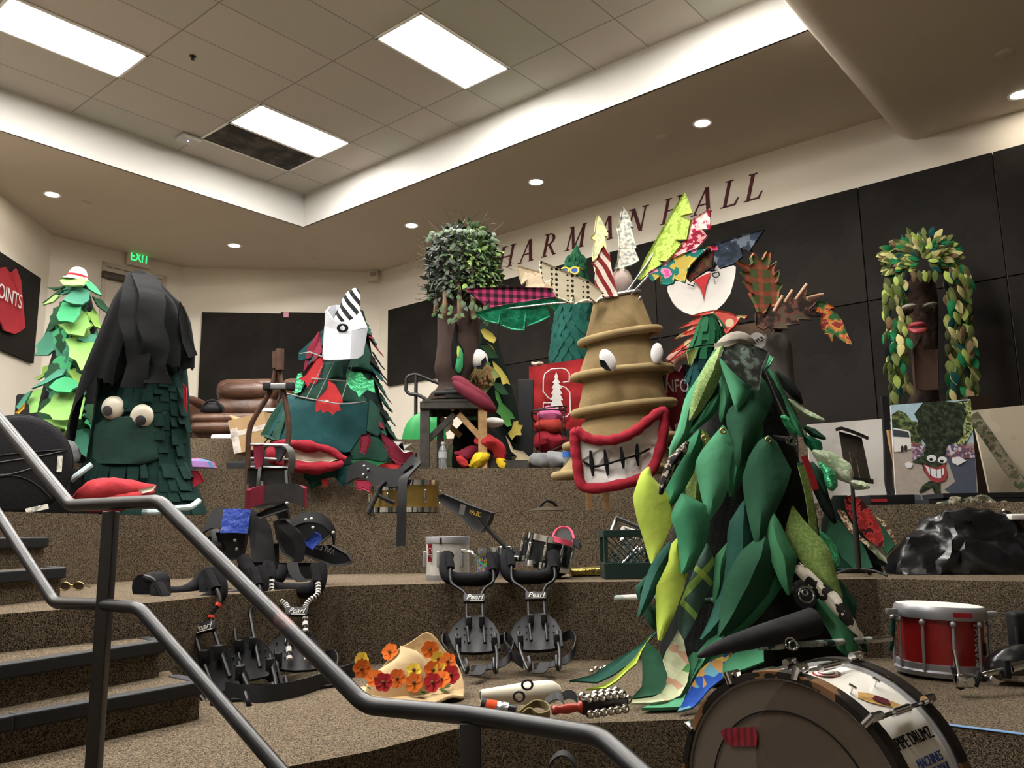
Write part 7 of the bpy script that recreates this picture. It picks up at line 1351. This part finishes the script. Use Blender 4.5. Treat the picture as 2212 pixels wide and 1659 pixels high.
# crate of hardware
cr = thing('milk_crate', 'dark green plastic crate filled with chrome hardware', 'crate', (at(1353, 1250, 4.85).x, 4.85, .8)); cgm = mat('dark_green_plastic', '18302a', .5, var=.1)
cx, cyc = at(1353, 1250, 4.85).x+.015, 4.9; cw, chh, cdp = .28, .27, .26
b = MB()
for z, h in ((.8+.045, .09), (.8+chh-.02, .04)):
    for sy in (-1, 1): b.box((cx, cyc+sy*cdp/2, z), (cw, .012, h), None, .003)
    for sx in (-1, 1): b.box((cx+sx*cw/2, cyc, z), (.012, cdp, h), None, .003)
for sx in (-1, 1):
    for sy in (-1, 1): b.box((cx+sx*(cw/2-.008), cyc+sy*(cdp/2-.008), .8+chh/2), (.02, .02, chh))
b.box((cx, cyc, .808), (cw, cdp, .012)); b.build('frame', cgm, cr, False)
b = MB()
for k in range(-4, 9):
    for s_ in (-1, 1):
        x0 = -cw/2+k*.035; p0 = V((x0, 0, .09)); p1 = V((x0+s_*.15, 0, .24)); 
        if min(p0.x, p1.x) < -cw/2-.001 or max(p0.x, p1.x) > cw/2+.001:
            if p0.x < -cw/2 or p0.x > cw/2: continue
            t = (cw/2-abs(p0.x))/.15 if (p1.x > cw/2 or p1.x < -cw/2) else 1; t = abs(((cw/2 if s_ > 0 else -cw/2)-p0.x)/(p1.x-p0.x)); p1 = p0+(p1-p0)*min(1, t)
        b.tube([V((cx, cyc-cdp/2, .8))+p0, V((cx, cyc-cdp/2, .8))+p1], .003, 4)
b.build('lattice', cgm, cr)
random.seed(9)
oc_ = (1280, 1090, 1)
for i, (a_, b_, r, m, lab) in enumerate((((1320, 1150), (1333, 1118), .012, greym, 'grey tube handle'), ((1330, 1118), (1400, 1148), .012, greym, 'grey bent tube'), ((1372, 1160), (1395, 1168), .013, chrome, 'short chrome tube'), ((1345, 1143), (1376, 1153), .02, whc, 'white marker-like tube'), ((1322, 1190), (1352, 1235), .01, chrome, 'chrome rod'), ((1345, 1170), (1392, 1225), .012, chrome, 'chrome rod'), ((1330, 1235), (1380, 1180), .009, chrome, 'chrome rod'), ((1362, 1165), (1350, 1240), .012, greym, 'grey rod'), ((1385, 1190), (1345, 1215), .009, chrome, 'chrome rod'))):
    b = MB(); Y_ = 4.82+.02*i; b.tube([at(*a_, Y_), at(*b_, Y_+.05)], r, 10)
    if i in (5, 8): b.sphere(at(*a_, Y_), .026, 10)
    tag(b.build('hardware_rod', m), lab+' in the green crate, '+['at its left end', 'bridging the top', 'at the right rim', 'resting across the rim', 'low on the left', 'crossing the middle with a round joint', 'sloping up to the right', 'nearly upright at the back', 'low on the right with a round joint'][i], 'hardware', 'hardware in the crate')
# ---------------------------------------------------------------- drum carriers
plm = mat('carrier_plate', '1e1f22', .55, .3, var=.12, scale=20); rodm = mat('carrier_rod', '2a2a2c', .35, .6, var=.1); padm = cloth('black_foam_pad', '141417', bump=.3, bscale=30); tapm = cloth('red_tape_band', 'd8402c')
def carrier(label, ox, oy, sc, rot, Yb, Yt, stripes=False, bands=False, plate=True, straps=True, txt=True):
    cr_, sr = cos(rot), sin(rot)
    def m2(x, y, dy=0):
        dx, dyy = (x-1027)*sc/3.607, (y-770)*sc/3.607; X, Y_ = ox+dx*cr_-dyy*sr, oy+dx*sr+dyy*cr_
        t = (y-430)/(1340-430); return at(X, Y_, Yt+(Yb-Yt)*t+dy)
    k = sc; base = m2(1027, 1345); t = thing('drum_carrier', label, 'drum harness', (base.x, base.y, .4), 'drum carriers on the lowest tier')
    b = MB(); P = [m2(815, 430), m2(800, 520), m2(815, 590), m2(870, 618), m2(970, 622), m2(1080, 618), m2(1150, 590), m2(1175, 520), m2(1170, 440)]
    P = [p+V((0, .03, 0)) for p in P]; b.tube(spline(P, 5), [.036*k]*(len(P)*5-4), 12); b.build('shoulder_pad', padm, t)
    for s_, L_ in enumerate(([(822, 425), (842, 500), (838, 590), (852, 650), (905, 690), (948, 722), (965, 770), (968, 920), (985, 1115)], [(1145, 425), (1165, 520), (1178, 590), (1168, 645), (1115, 685), (1088, 730), (1088, 780), (1095, 920), (1110, 1115)])):
        Q = spline([m2(x, y, -.04) for x, y in L_], 6); b = MB()
        if not stripes: b.tube(Q, .0085*k, 8); b.build('rod', rodm, t)
        else:
            b.mi = []; n = len(Q)
            for j in range(0, n-1): b.cur = (j//1) % 2; b.tube(Q[j:j+2], (.0125 if b.cur else .0095)*k, 8)
            b.build('rod', [rodm, whc], t)
        if bands: b = MB(); b.tube([Q[18], Q[20]], .013*k, 8); b.tube([Q[27], Q[29]], .012*k, 8); b.build('red_band', tapm, t)
        b = MB(); b.tube(Q[0:9], .021*k, 8, flat=.7); b.build('pad_sleeve', padm, t)
    if plate:
        c = m2(1027, 770, -.05); ux = (m2(1110, 770)-m2(945, 770)); uy = m2(1027, 740)-m2(1027, 800); M = basis(ux, uy); b = MB(); b.box(c, (ux.length, uy.length, .02), M, .004); b.build('name_plate', plm, t)
        if txt: text_obj('lettering', 'Pearl', uy.length*.85, M, c+M@V((0, 0, .012)), whc, t, sx=.95, shear=.3); b = MB(); b.box(c+M@V((.1*ux.length, -.38*uy.length, .0115)), (ux.length*.6, uy.length*.07, .001), M); b.build('underline', whc, t)
    PL_ = [(940, 922), (1025, 905), (1110, 908), (1180, 975), (1218, 1045), (1232, 1168), (1150, 1190), (1025, 1200), (930, 1195), (872, 1178), (822, 1062), (860, 990)]
    b = MB(); puff(b, [m2(x, y, .0) for x, y in PL_], .02, .006, .003); pl2 = b.build('belly_plate', plm, t)
    b = MB()
    for x in (890, 950, 1120, 1160):
        for y in (1000, 1050, 1100): 
            q = m2(x, y, -.014); b.sphere(q, .004*k, 6)
    b.build('screw_holes', blackm, pl2)
    for x, y in ((985, 950), (1085, 945), (903, 1110), (1182, 1105)):
        c = m2(x, y, -.045); b = MB(); b.box(c, (.026*k, .045, .05*k), None, .004); b.tube([c+V((.004, -.03, .0)), c+V((.004, -.02, 0))], .005*k, 6); b.build('clamp', plm, t)
    for L_ in ([(885, 1045, -.05), (895, 1130, -.05), (900, 1190, -.06), (935, 1290, -.08), (960, 1345, -.12), (975, 1310, -.16), (960, 1240, -.16)], [(1190, 1040, -.05), (1195, 1130, -.05), (1205, 1200, -.06), (1205, 1300, -.08), (1195, 1345, -.12), (1182, 1310, -.16), (1180, 1235, -.16)]):
        b = MB(); b.tube(spline([m2(*p) for p in L_], 5), .0085*k, 8); b.build('support_hook', rodm, t)
    if straps:
        b = MB(); ribbon(b, [m2(1225, 1090, .05), m2(1300, 1070, .06), m2(1335, 1130, 0), m2(1300, 1230, -.05), m2(1180, 1290, -.02), m2(1000, 1310, .05)], [V((0, 0, 1)), V((0, .2, 1)), V((0, .3, 1)), V((0, .5, 1)), V((0, 1, .5)), V((0, 1, .4))], .045*k, .005); ribbon(b, [m2(830, 1110, .05), m2(790, 1080, .04), m2(780, 1140, 0), m2(830, 1220, -.03), m2(920, 1290, 0)], V((0, .2, 1)), .05*k, .005); ribbon(b, [m2(1090, 1290, -.02), m2(1060, 1350, -.08), m2(1030, 1372, -.12)], V((1, 0, 0)), .05*k, .004); b.build('waist_strap', blackm, t)
    return t
carrier('drum carrier left of its twin in front of the white drum', 740+1027/3.607, 1080+770/3.607, 1, 0, 4.06, 4.6)
carrier('drum carrier standing right of its twin below the black snare', 740+1507/3.607, 1080+752/3.607, 1, -.015, 4.06, 4.6)
carrier('striped drum carrier with black and white banded rods', 641, 1322, 1.08, .03, 3.98, 4.38, stripes=True)
carrier('partly hidden drum carrier in the middle of the left cluster', 523, 1338, 1.12, -.12, 3.86, 4.22, plate=False, straps=False)
carrier('leftmost drum carrier with red tape bands and a tilted name plate', 439, 1357, 1.22, -.26, 3.66, 4.0, bands=True, straps=False)
b = MB(); Y_ = 3.6
P = [onz(490, 1492, .43), onz(560, 1500, .43), onz(640, 1488, .43), onz(720, 1462, .43), onz(770, 1445, .43)]; ribbon(b, P, V((0, .25, 1)), .07, .012); P = [onz(500, 1512, .406), onz(600, 1505, .406), onz(660, 1490, .406), onz(740, 1478, .406)]; ribbon(b, P, V((.2, 1, 0)), .05, .006); tag(b.build('waist_belt', blackm), 'long padded black belt lying in front of the left drum carriers', 'belt')
fp = thing('foam_shoulder_pad', 'round black foam shoulder pad with a foam arm on the tier left of the harnesses', 'drum harness', at(330, 1290, 4.15))
c = at(322, 1268, 4.12); b = MB(); b.tube([c+V((-.012, -.05, 0)), c+V((.03, .06, .01))], .062, 20); b.build('pad', padm, fp)
b = MB(); b.tube(spline([c+V((.02, 0, -.02)), at(385, 1280, 4.2), at(420, 1265, 4.3), at(450, 1235, 4.35), at(470, 1270, 4.35), at(500, 1285, 4.35), at(560, 1280, 4.4), at(610, 1270, 4.45)]), .03, 12); b.build('foam_arm', padm, fp)
b = MB(); b.tube(spline([c+V((.0, -.06, .05)), c+V((.05, -.07, .03)), c+V((.07, -.06, -.04)), at(352, 1300, 4.0)]), .012, 8); b.build('rod', rodm, fp)
# pile of harnesses with blue tape on the second tier
hl_ = thing('harness_pile', 'tangle of black padded harnesses with blue tape on the second tier', 'drum harness', (at(600, 1240, 4.6).x, 4.75, .8)); bt = mat('blue_gaffer', '1c3a9c', .4, var=.2, scale=20, bump=.5, bscale=30)
def rb(name, pts, wd, w_, th, m): b = MB(); ribbon(b, ZZ(oH, pts), wd, w_, th); return b.build(name, m, hl_)
rb('strap', [(545, 360, 4.8), (570, 280, 4.72), (640, 235, 4.68), (760, 250, 4.66), (880, 260, 4.66), (950, 320, 4.66), (970, 440, 4.64), (980, 560, 4.62)], [V((.4, .3, 1)), V((.3, .3, 1)), V((0, .4, 1)), V((0, .3, 1)), V((.2, .3, 1)), V((1, .2, .4)), V((1, .2, .1)), V((.6, .2, 0))], .12, .012, blackm)
rb('blue_tape', [(680, 258, 4.63), (780, 255, 4.62), (875, 262, 4.63)], V((0, .3, 1)), .135, .008, bt)
for pts, Y0, th in (([(640, 340), (800, 330), (860, 350), (840, 460), (820, 540), (720, 540), (680, 460)], 4.72, .04), ([(560, 380), (680, 340), (700, 480), (640, 520), (580, 460)], 4.85, .03), ([(1000, 430), (1080, 420), (1080, 560), (1050, 680), (1000, 620)], 4.72, .03), ([(1060, 260), (1140, 240), (1240, 330), (1260, 440), (1230, 560), (1130, 500), (1080, 380)], 4.7, .03), ([(1100, 560), (1340, 560), (1370, 600), (1350, 690), (1120, 680)], 4.62, .05),
    ([(1180, 300), (1300, 250), (1420, 260), (1490, 350), (1400, 420), (1300, 420)], 4.85, .03), ([(1270, 420), (1330, 440), (1480, 430), (1600, 500), (1632, 550), (1600, 575), (1500, 590), (1360, 540), (1270, 500)], 4.68, .05), ([(920, 215), (1000, 170), (1150, 120), (1170, 170), (1080, 200), (960, 240)], 4.6, .02), ([(1060, 180), (1150, 130), (1175, 240), (1100, 250)], 4.62, .02), ([(800, 520), (1000, 560), (1120, 640), (1000, 700), (820, 620)], 4.75, .06)):
    patch(hl_, 'pad', oH, pts, Y0, blackm, Y0-.03, th=th, ins=.012, lift=.01)
rb('strap', [(1085, 250, 4.62), (1180, 330, 4.6), (1250, 420, 4.6), (1235, 560, 4.6)], V((1, 0, .4)), .06, .006, blackm); rb('strap', [(1190, 280, 4.7), (1280, 235, 4.66), (1400, 245, 4.66), (1480, 330, 4.68), (1490, 420, 4.72)], V((0, .4, 1)), .06, .01, blackm); rb('strap', [(620, 320, 4.8), (640, 420, 4.7), (660, 470, 4.7)], V((1, 0, 0)), .05, .006, blackm); rb('strap', [(1190, 560, 4.55), (1210, 640, 4.52), (1260, 700, 4.5)], V((1, 0, 0)), .06, .006, blackm)
patch(hl_, 'blue_tape', oH, [(1280, 400), (1330, 370), (1350, 335), (1390, 350), (1405, 390), (1370, 430), (1340, 465), (1300, 440)], 4.6, bt, th=.02)
for x, y, yy in ((770, 397, 4.66), (783, 460, 4.66), (1288, 245, 4.62), (1330, 240, 4.62), (1340, 303, 4.78), (1490, 340, 4.62), (1150, 125, 4.57)): b = MB(); b.sphere(ZZ(oH, [(x, y, yy)])[0], .009, 8); b.build('rivet', whc, hl_)
text_obj('lettering', 'VALEC', .045, basis((-1, .1, .35), (-.35, 0, -1)), ZZ(oH, [(1430, 455, 4.62)])[0], greym, hl_, sx=.9)
b = MB(); b.tube(spline(ZZ(oH, [(830, 530, 4.62), (900, 640, 4.56), (1000, 690, 4.5), (1080, 680, 4.5), (1120, 600, 4.55)]), 6), .035, 10); b.build('foam_tube', padm, hl_)
# ---------------------------------------------------------------- straw hat with flowers
hc = V((at(882, 1478, 3.62).x, 3.64, .41)); hat = thing('straw_hat', 'pale straw sun hat with a turned-up brim and orange and yellow flowers', 'hat', hc); straw = patmat('straw', 'blotch', ['a88c62', 'b4986c', 'bea276'], 6, bump=.5)
rows = []; n = 48
for k in range(9):
    t = k/8; r = .11+.125*t; row = []
    for j in range(n):
        a = 2*pi*j/n; upw = max(0, cos(a-1.25))**1.6; z = .012+upw*.21*t**1.3+.01*sin(7*a)*t-.006*t*(1-upw); rr = r*(1-.32*upw*t); row.append(hc+V((rr*cos(a)*1.0, rr*sin(a)*.92, z)))
    rows.append(row)
b = MB(); b.grid(rows, .006, close=True); b.build('brim', straw, hat)
b = MB(); b.tube(rows[-1]+[rows[-1][0]], .005, 6, cap=False); b.build('brim_edge', straw, hat)
b = MB(); rows = []
for k in range(9):
    t = k/8; row = []
    for j in range(n):
        a = 2*pi*j/n; r = .125*cos(t*pi/2)**.45; row.append(hc+V((r*cos(a)*1.12-.035, r*sin(a)*.8-.02, .012+.15*t**.8*(1+.25*cos(a+.3)))))
    rows.append(row)
b.grid(rows, 0, close=True); b.build('crown', cloth('straw_crown', 'c0a67c', var=.05), hat)
petals = dict(o=cloth('orange_petal', 'dd6a20', var=.15, bump=0), y=cloth('yellow_petal', 'e0c038', var=.12, bump=0), r=cloth('red_petal', 'c02c30', var=.1, bump=0))
random.seed(4)
for kx, x, y in (('y', 150, 1245), ('y', 745, 1240), ('y', 555, 1328), ('o', 150, 1315), ('o', 255, 1392), ('o', 425, 1392), ('o', 370, 1185), ('o', 705, 1325), ('o', 680, 1165), ('o', 820, 1260), ('o', 560, 1425), ('r', 845, 1360), ('r', 705, 1422), ('r', 320, 1420), ('o', 770, 1400), ('y', 760, 1330)):
    Yf = 3.42+(1430-y)*.0011 if y > 1300 or x < 200 or x > 600 else 3.78; c = at(*zt(o12, [(x, y)])[0], Yf); b = MB(); R_ = .036 if kx != 'y' else .03; nn = V((random.uniform(-.3, .3), -1, random.uniform(.1, .7))).normalized(); s_ = nn.cross(Z).normalized(); u_ = s_.cross(nn)
    for k in range(6): a = 2*pi*k/6+random.random()*.3; d = (s_*cos(a)+u_*sin(a))+nn*.35; leaf3(b, c, d, nn, R_, R_*.95, .2, -.12, .001, prof=[(0, .3), (.4, .9), (.75, 1), (1, .45)])
    f = b.build('flower', petals[kx], hat); b = MB(); b.sphere(c+nn*.006, .008, 8); b.build('flower_center', mat('flower_eye', '6a3a14', .8), f)
b = MB()
for i in range(26):
    a = random.uniform(pi*.9, 2.2*pi); c = hc+V((.14*cos(a), .12*sin(a), .03)); leaf3(b, c, (cos(a)+random.uniform(-.6, .6), sin(a), random.uniform(-.2, .8)), (0, -.4, 1), .045, .018, .1, .1, .001)
b.build('green_leaves', cloth('silk_leaf', '3f4a24', var=.3), hat)['kind'] = 'stuff'
# white foam shin guard, torch, strap, sleigh bells
lf, rg = ZZ(oK, [(245, 695, 3.12), (960, 655, 3.2)]); ln = (rg-lf).length; MF = basis(V((0, 0, 1)), V((0, 1, 0))); zx = (rg-lf).normalized(); MF = Matrix((Z, zx.cross(Z), zx)).transposed(); kk = px(3.15)/4.254
fg = thing('foam_guard', 'white foam sleeve with two black rings lying on the lowest tier', 'foam sleeve', (lf+rg)/2); foam = mat('ivory_foam', 'd2cdb8', .6, var=.03)
b = MB(); b.lathe([(40*kk, 0), (52*kk, 0), (75*kk, ln*.3), (98*kk, ln*.6), (105*kk, ln*.85), (92*kk, ln*.95), (55*kk, ln*1.02), (.001, ln*1.03)], lf, 32, MF, cap=False); b.build('sleeve', foam, fg)
for x, y, yy in ((676, 592, 3.085), (600, 700, 3.05)):
    c = at(*zt(oK, [(x, y)])[0], yy); b = MB(); L_ = [c+V((.018*cos(a), -.004*sin(a), .0165*sin(a))) for a in [i*pi/10 for i in range(21)]]; b.tube(L_, .0042, 8, cap=False); b.build('ring', mat('dark_rubber', '2c2628', .5), fg)
tw = thing('flashlight', 'black flashlight wrapped in orange and silver tape in front of the foam sleeve', 'flashlight', ZZ(oK, [(420, 800, 3.0)])[0]); a_, b_ = ZZ(oK, [(258, 775, 2.98), (575, 835, 2.96)])
for t0, t1, m, nm, r in ((0, .14, blackm, 'lamp_head', .023), (.14, .45, cloth('orange_tape', 'e04a20'), 'orange_tape', .0225), (.45, .78, silver, 'silver_tape', .022), (.72, 1, mat('gloss_black', '1a1c1e', .25), 'handle', .02)): b = MB(); b.tube([a_+(b_-a_)*t0, a_+(b_-a_)*t1], r, 16); b.build(nm, m, tw)
b = MB(); Q = spline(ZZ(oK, [(590, 870, 2.95), (680, 800, 3.0), (760, 760, 3.05), (860, 790, 3.0), (880, 860, 2.95), (780, 890, 2.93), (700, 840, 2.95), (640, 880, 2.93)]), 6); b.grid([[p+V((0, .01, -.014)), p, p+V((0, -.01, .014))] for p in Q], .004); tag(b.build('canvas_strap', cloth('khaki_strap', '7a6f4a')), 'crumpled khaki strap between flashlight and bell stick', 'strap')
b = MB(); ribbon(b, ZZ(oK, [(840, 760, 3.1), (900, 710, 3.12), (960, 700, 3.1), (1010, 740, 3.08)]), V((0, 1, .5)), .04, .003); ribbon(b, ZZ(oK, [(1000, 700, 3.12), (1060, 680, 3.1), (1120, 700, 3.08), (1140, 740, 3.05)]), V((0, .4, 1)), .03, .003); tag(b.build('thin_strap', blackm), 'thin black strap curling over the red handle of the bell stick', 'strap')
sb_ = thing('sleigh_bells', 'stick of silver jingle bells with a red handle', 'bells', ZZ(oK, [(1300, 800, 3.0)])[0]); a_, b_ = ZZ(oK, [(905, 828, 2.96), (1175, 795, 2.98)]); zx = (b_-a_).normalized(); MH = Matrix((Z, zx.cross(Z), zx)).transposed(); ln = (b_-a_).length
b = MB(); b.lathe([(.001, 0), (.012, 0), (.016, .006), (.016, .014), (.012, .024), (.017, ln*.5), (.013, ln*.85), (.02, ln*.93), (.02, ln), (.001, ln)], a_, 18, MH); b.build('handle', mat('red_lacquered_wood', '9c2c1c', .35, var=.1), sb_)
a_, b_ = ZZ(oK, [(1170, 795, 2.98), (1590, 765, 3.02)]); c = (a_+b_)/2; b = MB(); b.box(c, ((b_-a_).length, .035, .05), basis(b_-a_, V((0, 1, 0))), .006); b.build('bell_bar', mat('gloss_black_wood', '1c1214', .3, var=.2), sb_)
bell = mat('nickel_bell', 'c4c0b8', .18, 1, var=.15, scale=60)
for x, y, Y_ in [(1240+62*i, 720-8*i, 2.98) for i in range(6)]+[(1180, 700, 3.02), (1300, 682, 3.03), (1365, 672, 3.03), (1430, 662, 3.03), (1490, 650, 3.03)]+[(1255+64*i, 860-10*i, 2.97) for i in range(6)]+[(1600, 725, 3.02)]:
    c = at(*zt(oK, [(x, y)])[0], Y_); b = MB(); b.sphere(c, .0155, 12); b.sphere(c+V((0, -.0135, 0)), (.003, .004, .009), 6); b.build('bell', bell, sb_)
b = MB(); c = ZZ(oK, [(1330, 465, 3.75)])[0]; [b.sphere(c+V((dx, 0, dz)), .012, 8) for dx, dz in ((-.03, -.004), (-.01, .008), (.012, .006), (.03, .012))]; tag(b.build('loose_bells', bell), 'few small silver bells lying by the dark green leaf tip', 'bells')
b = MB(); ribbon(b, [at(1185, 1700, 2.6), at(1190, 1650, 2.6), at(1215, 1629, 2.58), at(1240, 1650, 2.56), at(1250, 1700, 2.56)], V((.1, 1, 0)), .06, .005); tag(b.build('floor_strap', blackm), 'looped grey-black strap on the floor at the bottom edge', 'strap')
# ---------------------------------------------------------------- left: drum bag, sunglasses, float, jersey
dc = at(38, 1006, 5.15); dc.z = 1.2+.3; DBG = thing('drum_bag', 'round black padded drum bag with white name tapes on the third tier at left', 'drum bag', (dc.x, dc.y, 1.2)); axd = V((.45, -.9, 0)).normalized(); side = V((.9, .45, 0)).normalized(); MG = Matrix((side, Z, axd)).transposed()
bagm = cloth('padded_nylon', '1d1d20', var=.1, bump=.2, bscale=80)
b = MB(); b.lathe([(.001, .13), (.26, .13), (.285, .12), (.3, .1), (.3, -.1), (.285, -.12), (.001, -.13)], dc, 48, MG, cap=False); b.build('case', bagm, DBG)
b = MB(); b.tube([dc+MG@V((.302*cos(a), .302*sin(a), .09)) for a in [i*2*pi/48 for i in range(49)]], .006, 6, cap=False); b.tube(spline([dc+MG@V((x, y, .133)) for x, y in ((-.2, -.19), (-.1, -.08), (.02, -.07), (.12, -.12), (.2, -.2))]), .004, 6); b.tube(spline([dc+MG@V((x, y, .133)) for x, y in ((-.28, .0), (-.1, .05), (.1, .08), (.27, .1))]), .004, 6); b.build('piping', blackm, DBG)
b = MB()
for pts in (((-.24, -.02), (-.05, .02), (.1, .05), (.25, .09)), ((-.2, -.05), (-.05, -.06), (.08, -.02), (.14, .02))): b.tube(spline([dc+MG@V((x, y, .134)) for x, y in pts]), .003, 5)
b.build('chalk_mark', cloth('chalk_grey', '6a6a6e'), DBG)
for x, y, r_, w_, h_ in ((.23, .01, 0, .028, .1), (.13, -.26, .25, .12, .03)): b = MB(); b.box(dc+MG@V((x, y, .134)), (w_, h_, .003), MG@Matrix.Rotation(r_, 3, 'Z')); b.build('name_tape', cream, DBG, False)
gl_c = at(155, 1262, 4.42); gl_c.z = .8+.022; sgo = thing('sunglasses', 'small gold-rimmed sunglasses lying on the second tier at left', 'sunglasses', gl_c)
for dx in (-.035, .035): L_ = [gl_c+V((dx+.028*cos(a), .0, .02*sin(a))) for a in [i*pi/8 for i in range(17)]]; b = MB(); b.tube(L_, .0028, 6, cap=False); b.build('rim', gold, sgo); b = MB(); b.slab(L_[:-1], .002); b.build('lens', mat('brown_lens', '3a2a20', .1, var=0, spec=.8), sgo)
b = MB(); b.tube([gl_c+V((-.063, 0, 0)), gl_c+V((-.05, .08, -.01))], .0025, 5); b.tube([gl_c+V((.063, 0, 0)), gl_c+V((.06, .08, -.01))], .0025, 5); b.tube([gl_c+V((-.008, 0, .006)), gl_c+V((.008, 0, .006))], .0025, 5); b.build('temple', gold, sgo)
c = at(425, 1010, 7.4); c.z = 1.6; b = MB(); b.lathe([(.12, 0), (.17, .05), (.15, .1), (.06, .13), (.001, .13)], c, 28); tag(b.build('pool_float', patmat('float_print', 'blotch', ['8c3c6c', 'a05a88', '3a6a90', '7c5a90'], 4)), 'shiny pink and blue float peeking from behind the black-caped costume', 'float')
b = MB(); P = [onp(x, y, P0+nL*.09, nL) for x, y in zt(o2, [(-90, 225), (-40, 210), (8, 210), (30, 206), (48, 232), (70, 240), (92, 216), (118, 285), (128, 400), (143, 555), (110, 580), (80, 592), (20, 572), (0, 520), (-90, 560)])]; puff(b, P, .02, .02, .01); jo = tag(b.build('wall_jersey', cloth('jersey_scarlet', 'a02830', var=.1, bump=.5, bscale=5)), 'red jersey with white letters pinned to the left wall panel', 'jersey')
q = onp(*zt(o2, [(133, 418)])[0], P0+nL*.125, nL); text_obj('lettering', 'POINTS', .25, basis(V((nL.y, -nL.x, 0))*(-1 if V((nL.y, -nL.x, 0)).y < 0 else 1), Z), q+V((0, -.02, 0)), whc, jo, sx=.8, align='RIGHT')
b = MB(); c = at(78, 800, 9.0); b.box((c.x+.1, 9.2, 2.3), (.55, .5, .6), None, .03); tag(b.build('amplifier_box', blackm), 'black amplifier box on the topmost tier behind the pale green tree', 'box')
b = MB(); c = at(128, 965, 5.55); b.sphere((c.x, 5.6, 1.6), (.1, .1, .1), 12); b.v = [p+mnoise.noise_vector(p*16)*.04 for p in b.v]; tag(b.build('clear_plastic_bag', mat('crinkled_clear', '6c6e70', .15, .2, var=.5, scale=12)), 'crinkled clear plastic bag between drum bag and black cape', 'bag')
b = MB(); c = at(128, 1010, 5.6); b.box((c.x, 5.62, 1.36), (.22, .2, .32), None, .03); tag(b.build('dark_box', blackm), 'dark box under the clear plastic bag beside the drum bag', 'box')
